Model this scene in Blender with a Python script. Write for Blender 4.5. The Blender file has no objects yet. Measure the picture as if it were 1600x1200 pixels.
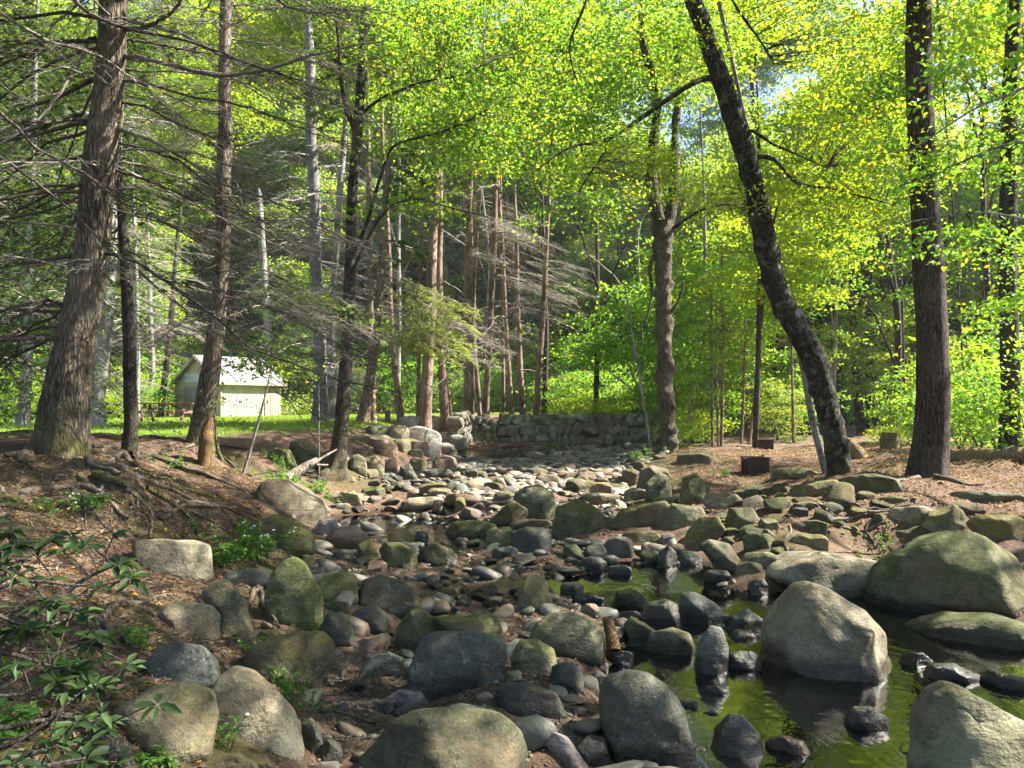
EXPO = 2.5; HAZE = .0004
import bpy, bmesh, math, random
import numpy as np
from mathutils import Vector, Matrix
D = bpy.data; SC = bpy.context.scene; COL = SC.collection
rng = np.random.default_rng(7); random.seed(7)
F = 1200.0; EYE = 2.0; HOR = 640.0          # focal length in photo pixels, eye height, horizon row
SUN = np.array([0.69, 0.14, 0.71]); SUN /= np.linalg.norm(SUN)   # direction towards the sun

def W(px, py, d):
    return np.array([(px-800)/F*d, d, EYE-(py-HOR)/F*d])

# ------------------------------------------------------------------ mesh helpers
def make_mesh(name, V, faces, mats, smooth=True, attrs=None, midx=None):
    me = D.meshes.new(name)
    V = np.asarray(V, dtype=np.float32).reshape(-1, 3)
    if not isinstance(faces, (list, tuple)): faces = [faces]
    faces = [np.asarray(f, dtype=np.int32) for f in faces if len(f)]
    me.vertices.add(len(V)); me.vertices.foreach_set('co', V.ravel())
    loops = np.concatenate([f.ravel() for f in faces])
    tot = np.concatenate([np.full(len(f), f.shape[1], dtype=np.int32) for f in faces])
    start = np.concatenate([[0], np.cumsum(tot)[:-1]]).astype(np.int32)
    me.loops.add(len(loops)); me.loops.foreach_set('vertex_index', loops)
    me.polygons.add(len(tot)); me.polygons.foreach_set('loop_start', start)
    me.update(calc_edges=True)
    me.polygons.foreach_set('use_smooth', np.full(len(tot), smooth, dtype=bool))
    if not isinstance(mats, (list, tuple)): mats = [mats]
    for m in mats: me.materials.append(m)
    if midx is not None: me.polygons.foreach_set('material_index', np.asarray(midx, dtype=np.int32))
    if attrs:
        for k, a in attrs.items():
            a = np.asarray(a, dtype=np.float32)
            if a.ndim == 1:
                at = me.attributes.new(k, 'FLOAT', 'POINT'); at.data.foreach_set('value', a)
            else:
                at = me.attributes.new(k, 'FLOAT_COLOR', 'POINT')
                at.data.foreach_set('color', np.concatenate([a, np.ones((len(a), 1))], 1).astype(np.float32).ravel())
    me.validate(clean_customdata=False)
    return me

def link(name, me, parent=None, loc=(0, 0, 0)):
    o = D.objects.new(name, me); COL.objects.link(o)
    if parent is not None: o.parent = parent
    else: o.location = loc
    return o

def mobj(name, V, faces, mats, parent=None, loc=None, **kw):
    """V in world coordinates; stored relative to the parent's location (or to loc)"""
    org = np.array(parent_loc(parent) if parent is not None else (loc if loc is not None else (0, 0, 0)))
    return link(name, make_mesh(name, np.asarray(V)-org, faces, mats, **kw), parent, tuple(org) if parent is None else (0, 0, 0))

def parent_loc(p):
    l = np.zeros(3)
    while p is not None:
        l = l+np.array(p.location); p = p.parent
    return l

def tag(o, label=None, cat=None, group=None, kind=None):
    if label: o['label'] = label
    if cat: o['category'] = cat
    if group: o['group'] = group
    if kind: o['kind'] = kind
    return o

def thing(name, loc, label, cat, group=None):
    o = D.objects.new(name, None); COL.objects.link(o); o.location = tuple(loc)
    o.empty_display_size = .2
    return tag(o, label, cat, group)

def copy_tree(o, parent=None):
    c = o.copy(); COL.objects.link(c)
    if parent is not None: c.parent = parent
    for ch in list(o.children): copy_tree(ch, c)
    return c

class MB:                                   # collects boxes into one mesh
    def __init__(s): s.V = []; s.Fq = []; s.n = 0
    def box(s, c, size, rot=None, shear=None):
        h = np.array(size)/2
        v = np.array([[x, y, z] for z in (-1, 1) for y in (-1, 1) for x in (-1, 1)])*h
        if rot is not None: v = v @ np.array(rot).T
        v = v+np.array(c)
        f = np.array([[0, 2, 3, 1], [4, 5, 7, 6], [0, 1, 5, 4], [2, 6, 7, 3], [0, 4, 6, 2], [1, 3, 7, 5]])
        s.V.append(v); s.Fq.append(f+s.n); s.n += 8
    def quad(s, pts):
        s.V.append(np.array(pts)); s.Fq.append(np.array([[0, 1, 2, 3]])+s.n); s.n += 4
    def bar(s, a, b, w, h, up=(0, 0, 1)):
        a = np.array(a, float); b = np.array(b, float); L = np.linalg.norm(b-a); x = (b-a)/L
        y = np.cross(up, x); y /= np.linalg.norm(y); z = np.cross(x, y)
        s.box((a+b)/2, (L, w, h), rot=np.array([x, y, z]).T)
    def build(s, name, mat, parent=None, bevel=0.006, **kw):
        o = mobj(name, np.concatenate(s.V), np.concatenate(s.Fq), mat, parent, smooth=False, **kw)
        if bevel:
            b = o.modifiers.new('b', 'BEVEL'); b.width = bevel; b.segments = 2; b.limit_method = 'ANGLE'
        return o

def rotz(a):
    c, s = math.cos(a), math.sin(a); return np.array([[c, -s, 0], [s, c, 0], [0, 0, 1]])
def unit(v): return v/np.maximum(np.linalg.norm(v, axis=-1, keepdims=True), 1e-9)

# smooth pseudo noise: sums of sines in random directions, about -1..1
class Noise:
    def __init__(s, seed, freq=1.0, octs=3, n=7, dim=3):
        r = np.random.default_rng(seed); s.w = []; amp = 1; tot = 0
        for o in range(octs):
            w = unit(r.normal(size=(n, dim)))*freq*(2.03**o)*r.uniform(.6, 1.4, (n, 1))
            s.w.append((w, r.uniform(0, 6.28, n), amp/math.sqrt(n)*1.3)); tot += amp; amp *= .5
        s.tot = tot
    def __call__(s, p):
        out = np.zeros(p.shape[:-1])
        for w, ph, a in s.w: out = out+a*np.sin(p @ w.T+ph).sum(-1)
        return out/s.tot

def tubes(P, R, sides=5, caps=True):
    """P (N,K,3) polylines, R (N,K) radii -> verts, quads"""
    P = np.asarray(P, float); R = np.asarray(R, float); N, K, _ = P.shape
    T = np.empty_like(P); T[:, 1:-1] = P[:, 2:]-P[:, :-2]; T[:, 0] = P[:, 1]-P[:, 0]; T[:, -1] = P[:, -1]-P[:, -2]
    T = unit(T)
    ref = np.zeros((N, 1, 3)); m = unit(P[:, -1]-P[:, 0])
    vert = np.abs(m[:, 2]) > .75
    ref[:, 0] = np.where(vert[:, None], [0, 1, .02], [0.02, 0, 1])
    A = unit(np.cross(T, ref)); B = np.cross(T, A)
    ang = np.arange(sides)/sides*2*math.pi
    V = P[:, :, None]+R[:, :, None, None]*(A[:, :, None]*np.cos(ang)[:, None]+B[:, :, None]*np.sin(ang)[:, None])
    idx = np.arange(N*K*sides).reshape(N, K, sides)
    a = idx[:, :-1]; b = idx[:, 1:]; a2 = np.roll(a, -1, 2); b2 = np.roll(b, -1, 2)
    Fq = np.stack([a, a2, b2, b], -1).reshape(-1, 4)
    return V.reshape(-1, 3), Fq

def leaves(P, N, T, L, Wd, fine=False, curl=.25):
    """one small folded blade per row; P base point, N normal, T along the leaf"""
    P = np.asarray(P); n = len(P); T = unit(T-N*np.sum(N*T, 1, keepdims=True)); B = np.cross(N, T)
    L = np.broadcast_to(np.asarray(L, float), (n,))[:, None]; Wd = np.broadcast_to(np.asarray(Wd, float), (n,))[:, None]
    up = N*(Wd*curl)
    if not fine:
        V = np.stack([P, P+T*L*.45+B*Wd/2+up, P+T*L-N*L*.08, P+T*L*.45-B*Wd/2+up], 1)
        i = np.arange(n*4).reshape(n, 4)
        return V.reshape(-1, 3), np.concatenate([i[:, [0, 1, 2]], i[:, [0, 2, 3]]]), 4
    V = np.stack([P, P+T*L*.22+B*Wd*.38+up*.8, P+T*L*.55+B*Wd*.5+up-N*L*.02, P+T*L*.85+B*Wd*.2+up*.3-N*L*.08,
                  P+T*L-N*L*.14, P+T*L*.85-B*Wd*.2+up*.3-N*L*.08, P+T*L*.55-B*Wd*.5+up-N*L*.02, P+T*L*.22-B*Wd*.38+up*.8,
                  P+T*L*.5-N*L*.02], 1)
    i = np.arange(n*9).reshape(n, 9)
    q = np.concatenate([i[:, [0, 1, 2, 8]], i[:, [8, 2, 3, 4]], i[:, [0, 8, 6, 7]], i[:, [8, 4, 5, 6]]])
    return V.reshape(-1, 3), q, 9

# ------------------------------------------------------------------ materials
def mat(name):
    m = D.materials.new(name); m.use_nodes = True; nt = m.node_tree; nt.nodes.clear()
    return m, nt
class NT:
    def __init__(s, name):
        s.m, s.t = mat(name); s.out = s.n('ShaderNodeOutputMaterial')
    def n(s, t, **kw):
        x = s.t.nodes.new(t)
        for k, v in kw.items():
            if k in x.inputs.keys() if isinstance(k, str) else False: x.inputs[k].default_value = v
            else: setattr(x, k, v)
        return x
    def l(s, a, b): s.t.links.new(a, b)
    def coord(s, kind='Object'): return s.n('ShaderNodeTexCoord').outputs[kind]
    def pos(s): return s.n('ShaderNodeNewGeometry').outputs['Position']
    def noise(s, vec, scale, detail=4, rough=.55, dist=0):
        x = s.n('ShaderNodeTexNoise'); x.inputs['Scale'].default_value = scale; x.inputs['Detail'].default_value = detail
        x.inputs['Roughness'].default_value = rough; x.inputs['Distortion'].default_value = dist
        if vec is not None: s.l(vec, x.inputs['Vector'])
        return x.outputs['Fac']
    def voro(s, vec, scale, feature='F1', out='Distance', rnd=1):
        x = s.n('ShaderNodeTexVoronoi'); x.feature = feature; x.inputs['Scale'].default_value = scale
        x.inputs['Randomness'].default_value = rnd
        s.l(vec, x.inputs['Vector']); return x.outputs[out]
    def ramp(s, fac, stops, interp='LINEAR'):
        x = s.n('ShaderNodeValToRGB'); e = x.color_ramp.elements; x.color_ramp.interpolation = interp
        while len(e) < len(stops): e.new(.5)
        for i, (p, c) in enumerate(stops):
            e[i].position = p; e[i].color = (c, c, c, 1) if not isinstance(c, (tuple, list)) else (*c, 1)
        s.l(fac, x.inputs[0]); return x.outputs[0]
    def mix(s, fac, a, b, mode='MIX'):
        x = s.n('ShaderNodeMix'); x.data_type = 'RGBA'; x.blend_type = mode
        for i, v in ((0, fac), (6, a), (7, b)):
            if isinstance(v, (int, float)): x.inputs[i].default_value = v if i == 0 else (v, v, v, 1)
            elif isinstance(v, (tuple, list)): x.inputs[i].default_value = (*v, 1)
            else: s.l(v, x.inputs[i])
        return x.outputs[2]
    def math(s, op, a, b=None, clamp=False):
        x = s.n('ShaderNodeMath'); x.operation = op; x.use_clamp = clamp
        for i, v in ((0, a), (1, b)):
            if v is None: continue
            if isinstance(v, (int, float)): x.inputs[i].default_value = v
            else: s.l(v, x.inputs[i])
        return x.outputs[0]
    def map(s, vec, scale=(1, 1, 1)):
        x = s.n('ShaderNodeMapping'); s.l(vec, x.inputs['Vector']); x.inputs['Scale'].default_value = scale
        return x.outputs[0]
    def attr(s, name, out='Color'):
        x = s.n('ShaderNodeAttribute'); x.attribute_name = name; return x.outputs[out]
    def sep(s, v):
        x = s.n('ShaderNodeSeparateXYZ'); s.l(v, x.inputs[0]); return x.outputs
    def rand(s): return s.n('ShaderNodeObjectInfo').outputs['Random']
    def bump(s, h, strength=.5, dist=.02, prev=None):
        x = s.n('ShaderNodeBump'); x.inputs['Strength'].default_value = strength; x.inputs['Distance'].default_value = dist
        s.l(h, x.inputs['Height'])
        if prev is not None: s.l(prev, x.inputs['Normal'])
        return x.outputs[0]
    def hsv(s, col, h=None, sat=None, val=None):
        x = s.n('ShaderNodeHueSaturation'); s.l(col, x.inputs['Color'])
        for k, v in (('Hue', h), ('Saturation', sat), ('Value', val)):
            if v is None: continue
            if isinstance(v, (int, float)): x.inputs[k].default_value = v
            else: s.l(v, x.inputs[k])
        return x.outputs[0]
    def bsdf(s, col, rough=.8, normal=None, spec=.3, **kw):
        x = s.n('ShaderNodeBsdfPrincipled')
        for k, v in (('Base Color', col), ('Roughness', rough), ('Normal', normal), ('Specular IOR Level', spec)):
            if v is None: continue
            if isinstance(v, (int, float)): x.inputs[k].default_value = v
            elif isinstance(v, (tuple, list)): x.inputs[k].default_value = (*v, 1)
            else: s.l(v, x.inputs[k])
        for k, v in kw.items(): x.inputs[k].default_value = v
        return x.outputs[0]
    def done(s, sh): s.l(sh, s.out.inputs[0]); return s.m

def rock_mat(name, c1, c2, moss=.35, moss_col=(.085, .10, .018), spots=.3, rough=.85, wet=True, warm=(.30, .22, .14)):
    t = NT(name); co = t.coord(); r = t.rand()
    vec = t.n('ShaderNodeVectorMath'); vec.operation = 'ADD'; t.l(co, vec.inputs[0])
    off = t.n('ShaderNodeCombineXYZ'); t.l(t.math('MULTIPLY', r, 37.), off.inputs[0]); t.l(t.math('MULTIPLY', r, 91.), off.inputs[1]); t.l(off.outputs[0], vec.inputs[1])
    v = vec.outputs[0]
    big = t.noise(v, 1.7, 5, .6, .6); mid = t.noise(v, 9, 6, .65, .3); fine = t.noise(v, 60, 4, .7)
    col = t.mix(t.ramp(big, [(.3, 0), (.7, 1)]), c1, c2)
    col = t.mix(t.ramp(mid, [(.48, 0), (.68, .45)]), col, warm)
    col = t.mix(t.ramp(t.noise(v, 3.2, 8, .72, 1.2), [(.40, .75), (.53, 0)]), col, tuple(x*.42 for x in c1))
    col = t.mix(t.ramp(t.noise(v, 19, 5, .75, .5), [(.36, .8), (.50, 0)]), col, tuple(x*.33 for x in c1))
    col = t.mix(t.ramp(fine, [(.35, .6), (.58, 0)]), col, tuple(x*.3 for x in c1))
    vs = t.voro(v, 26); col = t.mix(t.math('MULTIPLY', t.ramp(vs, [(.10, .8), (.22, 0)]), t.ramp(t.noise(v, 4, 3), [(.48, 0), (.6, 1)])), col, (.30, .32, .24))
    col = t.mix(t.ramp(t.noise(v, 130, 2, .5), [(.58, 0), (.72, .35)]), col, tuple(min(1, x*2.0) for x in c2))
    # pale lichen rosettes
    li = t.ramp(t.noise(v, 5.5, 7, .75, .8), [(.60, 0), (.66, 1)])
    li2 = t.math('MULTIPLY', li, t.ramp(t.noise(v, 1.1, 2), [(.45, 0), (.6, 1)]))
    col = t.mix(t.math('MULTIPLY', t.math('MULTIPLY', li2, spots*2.2, True), t.ramp(r, [(.35, .25), (.6, 1)])), col, (.33, .36, .27))
    st2 = t.noise(v, .9, 3, .6, 1.5); col = t.mix(t.ramp(st2, [(.42, .55), (.52, 0)]), col, tuple(x*.5 for x in warm)); col = t.mix(t.ramp(st2, [(.55, 0), (.68, .45)]), col, tuple(min(1, x*1.5) for x in c2))
    # moss grows on the upper faces
    nz = t.sep(t.n('ShaderNodeNewGeometry').outputs['Normal'])[2]
    mn = t.noise(v, 2.6, 6, .7, .4)
    mo = t.math('ADD', t.math('MULTIPLY', nz, .22), mn)
    mo = t.math('ADD', mo, t.math('MULTIPLY', t.math('SUBTRACT', r, .5), .12))
    th = .86-.42*moss
    mo = t.ramp(mo, [(th-.03, 0), (th+.10, 1)])
    mo = t.math('MULTIPLY', mo, t.ramp(t.noise(v, 34, 5, .8), [(.40, .05), (.56, .9)]))
    mcol = t.mix(t.ramp(t.noise(v, 14, 5, .7), [(.35, 0), (.7, 1)]), tuple(x*.55 for x in moss_col), tuple(x*1.5 for x in moss_col))
    col = t.mix(t.math('MULTIPLY', mo, min(1, moss*2.2), True), col, mcol)
    col = t.hsv(col, sat=1.12, val=t.math('ADD', .68, t.math('MULTIPLY', r, .5)))
    ro = rough
    if wet:       # water-stained band just above the stream
        z = t.sep(t.pos())[2]; y = t.sep(t.pos())[1]
        wl = t.math('MULTIPLY', t.math('SUBTRACT', y, 8.0), .028, False)
        wl = t.math('MAXIMUM', wl, 0.)
        h = t.math('SUBTRACT', t.math('SUBTRACT', z, wl), t.math('MULTIPLY', t.noise(v, 6, 2), .12))
        w = t.ramp(h, [(.02, 1), (.09, 0)])
        col = t.mix(w, col, t.mix(1, col, (.32, .30, .28), 'MULTIPLY'))
        ro = t.mix(w, rough, .25)
    st = t.n('ShaderNodeMapping'); t.l(v, st.inputs['Vector']); st.inputs['Scale'].default_value = (1.0, 1.2, 4.5); st.inputs['Rotation'].default_value = (.5, .35, .2)
    strata = t.noise(st.outputs[0], 3.2, 5, .6, .5)
    col = t.mix(t.ramp(strata, [(.38, .2), (.46, 0)]), col, tuple(x*.5 for x in c1))
    b = t.bump(strata, .35, .05)
    b = t.bump(big, .4, .12, b); b = t.bump(mid, .7, .03, b); b = t.bump(fine, .8, .007, b); b = t.bump(mo, .5, .015, b)
    return t.done(t.bsdf(col, ro, b, .35))

def bark_mat(name, c1, c2, scale=1.0, stretch=.16, moss=0, depth=.03, lichen=0):
    t = NT(name); co = t.coord(); v = t.map(co, (1, 1, stretch)); r = t.rand()
    n1 = t.noise(v, 16*scale, 6, .65, .5); n2 = t.noise(v, 48*scale, 4, .6); dv = t.n('ShaderNodeVectorMath'); dv.operation = 'ADD'; t.l(v, dv.inputs[0]); nc = t.n('ShaderNodeTexNoise'); nc.inputs['Scale'].default_value = 11*scale; nc.inputs['Detail'].default_value = 5; t.l(v, nc.inputs['Vector'])
    sc_ = t.n('ShaderNodeVectorMath'); sc_.operation = 'SCALE'; t.l(nc.outputs['Color'], sc_.inputs[0]); sc_.inputs['Scale'].default_value = .11/scale; t.l(sc_.outputs[0], dv.inputs[1])
    cr = t.voro(dv.outputs[0], 22*scale, 'DISTANCE_TO_EDGE')
    crack = t.ramp(t.math('ADD', cr, t.math('MULTIPLY', t.math('SUBTRACT', n1, .5), .5)), [(.0, 0), (.22, 1)])
    col = t.mix(t.ramp(n1, [(.3, 0), (.68, 1)]), c1, c2)
    col = t.mix(crack, tuple(x*.32 for x in c1), col)
    col = t.mix(t.ramp(n2, [(.3, .5), (.6, 0)]), col, tuple(x*.45 for x in c1))
    col = t.mix(t.ramp(t.noise(co, 1.3, 3), [(.4, 0), (.7, .5)]), col, tuple(min(1, x*1.35) for x in c2))
    if lichen:
        col = t.mix(t.math('MULTIPLY', t.ramp(t.noise(co, 6, 6, .7, .7), [(.52, 0), (.6, 1)]), lichen), col, (.26, .28, .20))
    if moss:
        z = t.sep(co)[2]
        f = t.math('MULTIPLY', t.ramp(z, [(.0, 1), (.9, 0)]), t.ramp(t.noise(co, 3.5, 5, .65), [(.4, 0), (.55, moss)]))
        col = t.mix(f, col, (.13, .13, .025))
    col = t.hsv(col, val=t.math('ADD', .8, t.math('MULTIPLY', r, .4)))
    h = t.math('ADD', t.math('MULTIPLY', crack, .8), t.math('MULTIPLY', n1, .7))
    b = t.bump(h, .9, depth); b = t.bump(n2, .5, .008, b)
    return t.done(t.bsdf(col, .9, b, .2))

def leaf_mat(name, c1, c2, trans=1.0, yellow=(.36, .27, .02), gloss=.45, ybias=.0, tsat=(1.28, 1.14, .45)):
    """c1..c2: leaf colours by the per-leaf 'tint'; tint above .93 is an autumn leaf; needle_lit is needle with sunlight in its green"""
    t = NT(name); a = t.attr('tint', 'Fac')
    col = t.ramp(a, [(0, c1), (.55, tuple((x+y)/2 for x, y in zip(c1, c2))), (.9-ybias, c2), (.965-ybias, yellow)])
    d = t.bsdf(col, gloss+.15, None, .22)
    tr = t.n('ShaderNodeBsdfTranslucent')
    tc = t.mix(1, col, tuple(trans*x for x in tsat), 'MULTIPLY')
    t.l(tc, tr.inputs[0])
    m = t.n('ShaderNodeAddShader'); t.l(d, m.inputs[0]); t.l(tr.outputs[0], m.inputs[1])
    return t.done(m.outputs[0])

M = {}
M['rock'] = rock_mat('grey_boulder_stone', (.098, .102, .062), (.195, .192, .122), .42, moss_col=(.075, .078, .022))
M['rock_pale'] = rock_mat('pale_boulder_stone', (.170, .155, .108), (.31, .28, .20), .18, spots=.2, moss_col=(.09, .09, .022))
M['rock_moss'] = rock_mat('mossy_boulder_stone', (.080, .088, .046), (.150, .155, .085), .66, moss_col=(.060, .074, .014))
M['rock_yellow'] = rock_mat('yellow_moss_stone', (.12, .11, .07), (.24, .21, .14), .74, moss_col=(.13, .12, .026))
M['rock_dark'] = rock_mat('dark_stream_stone', (.042, .046, .034), (.105, .108, .080), .32, moss_col=(.06, .066, .02), rough=.6, warm=(.11, .09, .07))
M['rock_blue'] = rock_mat('slate_blue_stone', (.062, .068, .056), (.145, .152, .126), .15, rough=.55, warm=(.12, .12, .10))
M['rock_brown'] = rock_mat('brown_stream_stone', (.13, .09, .065), (.26, .18, .13), .15, rough=.7)
M['rock_violet'] = rock_mat('violet_grey_stone', (.135, .115, .112), (.27, .235, .225), .08)
M['rock_sunlit'] = rock_mat('sunlit_tone_stone', (.42, .39, .33), (.60, .56, .48), .08, spots=.1, wet=False)  # paler stone copy: strong sun on the rubble is put into the colour
M['wall'] = rock_mat('field_stone', (.17, .17, .14), (.34, .33, .27), .3, wet=False)

def cobble_mat():
    t = NT('stream_cobbles'); c = t.attr('col'); v = t.pos()
    col = t.mix(t.ramp(t.noise(v, 40, 4, .7), [(.3, .6), (.6, 0)]), c, t.mix(1, c, (.4, .4, .4), 'MULTIPLY'))
    col = t.mix(t.ramp(t.noise(v, 9, 4, .7), [(.5, 0), (.7, .5)]), col, (.17, .16, .10))
    b = t.bump(t.noise(v, 30, 4, .6), .5, .012)
    return t.done(t.bsdf(col, .6, b, .4))
M['cobbles'] = cobble_mat()

def bark_mats():
    M['bark_conifer'] = bark_mat('grey_brown_conifer_bark', (.13, .105, .082), (.30, .245, .19), 1.5, .15, moss=.8, depth=.05)
    M['bark_dark'] = bark_mat('dark_flaky_bark', (.045, .038, .032), (.12, .10, .085), 1.6, .35, moss=.3, depth=.025)
    M['bark_birch'] = bark_mat('black_cracked_bark', (.020, .018, .015), (.065, .06, .048), 1.3, .3, moss=.4, depth=.045, lichen=.4)
    M['bark_plate'] = bark_mat('dark_plated_pine_bark', (.060, .045, .038), (.13, .10, .085), 1.8, .16, depth=.045)
    M['bark_red'] = bark_mat('red_brown_hemlock_bark', (.20, .135, .10), (.42, .31, .24), 1.5, .10, moss=.3, depth=.03)
    M['bark_grey'] = bark_mat('pale_grey_bark', (.20, .19, .18), (.40, .38, .36), 1.6, .25, depth=.015)
    M['bark_knobbly'] = bark_mat('knobbly_brown_bark', (.08, .065, .05), (.18, .15, .11), 1.2, .3, moss=.4, depth=.05)
    M['twig'] = bark_mat('dark_twig_bark', (.06, .05, .042), (.13, .11, .09), 2, .5, depth=.005)
    M['twig_mid'] = bark_mat('grey_twig_bark', (.15, .13, .11), (.30, .27, .235), 2, .5, depth=.005)
    M['twig_pale'] = bark_mat('bleached_dead_twig', (.28, .25, .21), (.50, .45, .39), 2, .5, depth=.005)
    M['root'] = bark_mat('worn_root_bark', (.12, .095, .07), (.26, .21, .16), 1.8, .5, depth=.02)
    M['rot'] = bark_mat('orange_rotten_wood', (.20, .10, .045), (.42, .25, .13), 2.2, .1, moss=.4, depth=.04)
    M['log'] = bark_mat('mossy_fallen_log', (.19, .14, .075), (.36, .27, .15), 1.6, .3, depth=.03)
bark_mats()
M['leaf_bright'] = leaf_mat('bright_birch_leaf', (.060, .120, .012), (.165, .210, .020), 1.65)
M['leaf_mid'] = leaf_mat('maple_leaf', (.038, .095, .016), (.115, .175, .028), 1.6)
M['leaf_beech'] = leaf_mat('beech_leaf', (.045, .115, .018), (.120, .195, .026), 1.55, gloss=.38)
M['leaf_far'] = leaf_mat('distant_leaf', (.048, .095, .024), (.130, .180, .040), 1.9)
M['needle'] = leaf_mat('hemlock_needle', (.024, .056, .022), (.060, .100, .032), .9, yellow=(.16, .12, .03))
M['needle_lit'] = leaf_mat('sunlit_tone_hemlock_needle', (.07, .11, .025), (.17, .20, .045), 1.1)  # hemlock needle again, with sunlight put into a brighter, yellower green
M['laurel'] = leaf_mat('laurel_leaf', (.016, .034, .010), (.036, .066, .016), .5, yellow=(.10, .13, .02), gloss=.42)
M['herb'] = leaf_mat('herb_leaf', (.032, .085, .016), (.075, .150, .026), 1.1)
M['grass'] = leaf_mat('lawn_grass', (.075, .15, .018), (.17, .24, .035), 1.2, yellow=(.24, .23, .06))
M['litter'] = leaf_mat('dry_fallen_leaf', (.11, .072, .048), (.27, .19, .135), .3, yellow=(.50, .30, .05), gloss=.7, ybias=-.0)
# ------------------------------------------------------------------ the land
def wl(y):                                   # water level rises upstream
    y = np.asarray(y, float)
    return np.interp(y, [0, 8.3, 9.6, 14, 20, 40], [0, 0, .12, .14, .5, .6])
PZ = """1100,1100,-.25 1200,1150,-.3 1300,1190,-.3 1150,1060,-.12 1400,1120,-.35 1500,1060,-.3 1450,1030,-.25 1640,1080,-.2 1640,1000,-.12 1080,1130,-.12
1000,930,-.12 1100,915,-.15 1180,960,-.15 1250,945,-.12 900,895,.02 950,910,-.08 800,900,.06 700,880,.13 760,872,.13 600,838,.04 700,850,.0 800,866,.15 560,812,.08 680,812,.08 640,795,.16 560,790,.12 860,850,.20 920,862,.16
650,1050,.10 600,1150,.13 850,1120,.09 850,1050,.08 500,1050,.17 700,980,.06 600,930,.13 700,905,.07 950,1030,.03 900,980,.03 1000,1010,.0 700,1250,.12 950,1150,.06 1000,1250,.0 1200,1300,-.2 1600,1300,-.1 500,1250,.18
450,1000,.22 480,900,.2 540,880,.14 440,1120,.24 430,900,.33 400,870,.42 470,840,.28
330,1000,.40 300,1090,.45 300,1200,.42 360,930,.40 250,950,.55 330,870,.58
100,1200,.60 0,1200,.66 -200,1300,.7 100,1000,.72 0,1000,.78 100,900,.80 0,900,.88 180,900,.7 -300,950,.95 200,850,.80
0,800,1.12 0,740,1.32 -200,780,1.3 150,775,1.13 150,822,.80 200,785,1.05 200,835,.70 260,795,.92 260,840,.60 320,800,.78 320,842,.52 100,772,1.15 95,815,.88 380,790,.60 420,770,.60 460,745,.62 250,755,1.12 200,740,1.3 310,760,.85 370,750,.72
1040,870,.2 1100,880,.12 1120,850,.28 1200,850,.36 1300,850,.42 1250,800,.62 1400,850,.45 1160,885,.18 1600,960,.04 1660,935,.2 1640,890,.30 1590,830,.60 1800,900,.4 1800,1050,.1 1500,960,.0 1400,915,-.08 1385,893,.0 1430,940,-.12 1360,930,-.05 720,713,.38 760,715,.38 800,714,.40 840,712,.42 720,721,.38 780,722,.40 1560,870,.38 1420,960,-.1 1350,955,.0 1500,985,.05
1400,800,.68 1550,790,.74 1150,800,.55 1060,800,.5 980,820,.40 900,820,.25 830,820,.2 1000,860,.17"""
PD = """100,715,10 55,690,10.5 -100,700,10.5 -300,720,10 200,708,11.5 318,697,13 330,725,12 400,715,14.5 450,710,15.5 380,690,17
100,672,20 0,672,20 -300,680,20 250,676,20 400,670,21 100,662,28 250,662,28 400,658,30 -200,664,28 500,662,25 500,654,35 400,652,40 100,654,42 -300,656,42 250,653,44
530,705,15.5 480,690,18 560,665,24.5 620,656,30 700,652,31 640,648,45 800,647,45 1000,647,45 800,652,32 950,652,32 700,649,37 850,648,37 570,690,19 620,665,26 600,715,18.5 560,730,16.5 640,722,19 690,715,21 700,730,18.6 780,732,18.8 850,700,27.5 720,700,28 800,697,29 880,697,29 960,694,29.5
510,755,15.3 600,745,16.6 700,742,17 800,738,17.5 900,730,18.5 980,720,20 600,770,14.4 700,772,14 800,768,14.5 900,760,15.3 980,755,15.8 850,795,12.8 750,795,12.8 950,790,13
1040,702,18 1100,712,17.5 1020,695,24 1060,688,28 1180,735,16.4 1200,703,23.5 1310,742,12.2 1440,745,11.8 1560,730,13 1250,760,13.5 1100,760,14.3 1400,720,16 1280,700,22 1400,695,23 1600,715,15 1700,760,11.5 1900,760,12 1900,710,20
1150,690,28 1300,680,32 1450,682,30 1600,684,30 1200,668,42 1400,668,42 1600,668,42 1900,672,42 1060,665,38 2300,720,20 2300,680,40"""
cp = []
for s in PZ.split():
    px, py, z = map(float, s.split(',')); d = (EYE-z)*F/(py-HOR); cp.append(((px-800)/F*d, d, z))
for s in PD.split():
    px, py, d = map(float, s.split(',')); cp.append(tuple(W(px, py, d)))
cp += [(0, 0, .35), (-2, -1, .75), (2.5, 0, .1), (6, 1, .6), (-5, -2, 1.1), (6, -3, .8), (0, -3.5, .45), (-5, 2, 1.15), (7, 5, .9), (12, 3, 1.2), (-10, 3, 1.4), (-12, 8, 1.5), (14, 10, 1.2)]
cp = np.array(cp)
def warp(x, y):
    yy = np.maximum(np.asarray(y, float)+2, 1.2)
    return np.stack([np.asarray(x)/(yy)*1.7, np.log(yy)*1.6], -1)
CW = warp(cp[:, 0], cp[:, 1])
def kern(r): return np.sqrt(r*r+.0016)
_A = kern(np.linalg.norm(CW[:, None]-CW[None], axis=-1))-np.eye(len(cp))*.012
_n = len(cp); _B = np.zeros((_n+3, _n+3)); _B[:_n, :_n] = _A; _B[:_n, _n] = 1; _B[_n, :_n] = 1
_B[:_n, _n+1:] = CW; _B[_n+1:, :_n] = CW.T
_sol = np.linalg.solve(_B, np.concatenate([cp[:, 2], np.zeros(3)]))
gn1 = Noise(11, 2.6, 3, dim=2); gn2 = Noise(12, .45, 2, dim=2); gn3 = Noise(13, 9, 2, dim=2); gn4 = Noise(14, 5, 3, dim=2)
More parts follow.
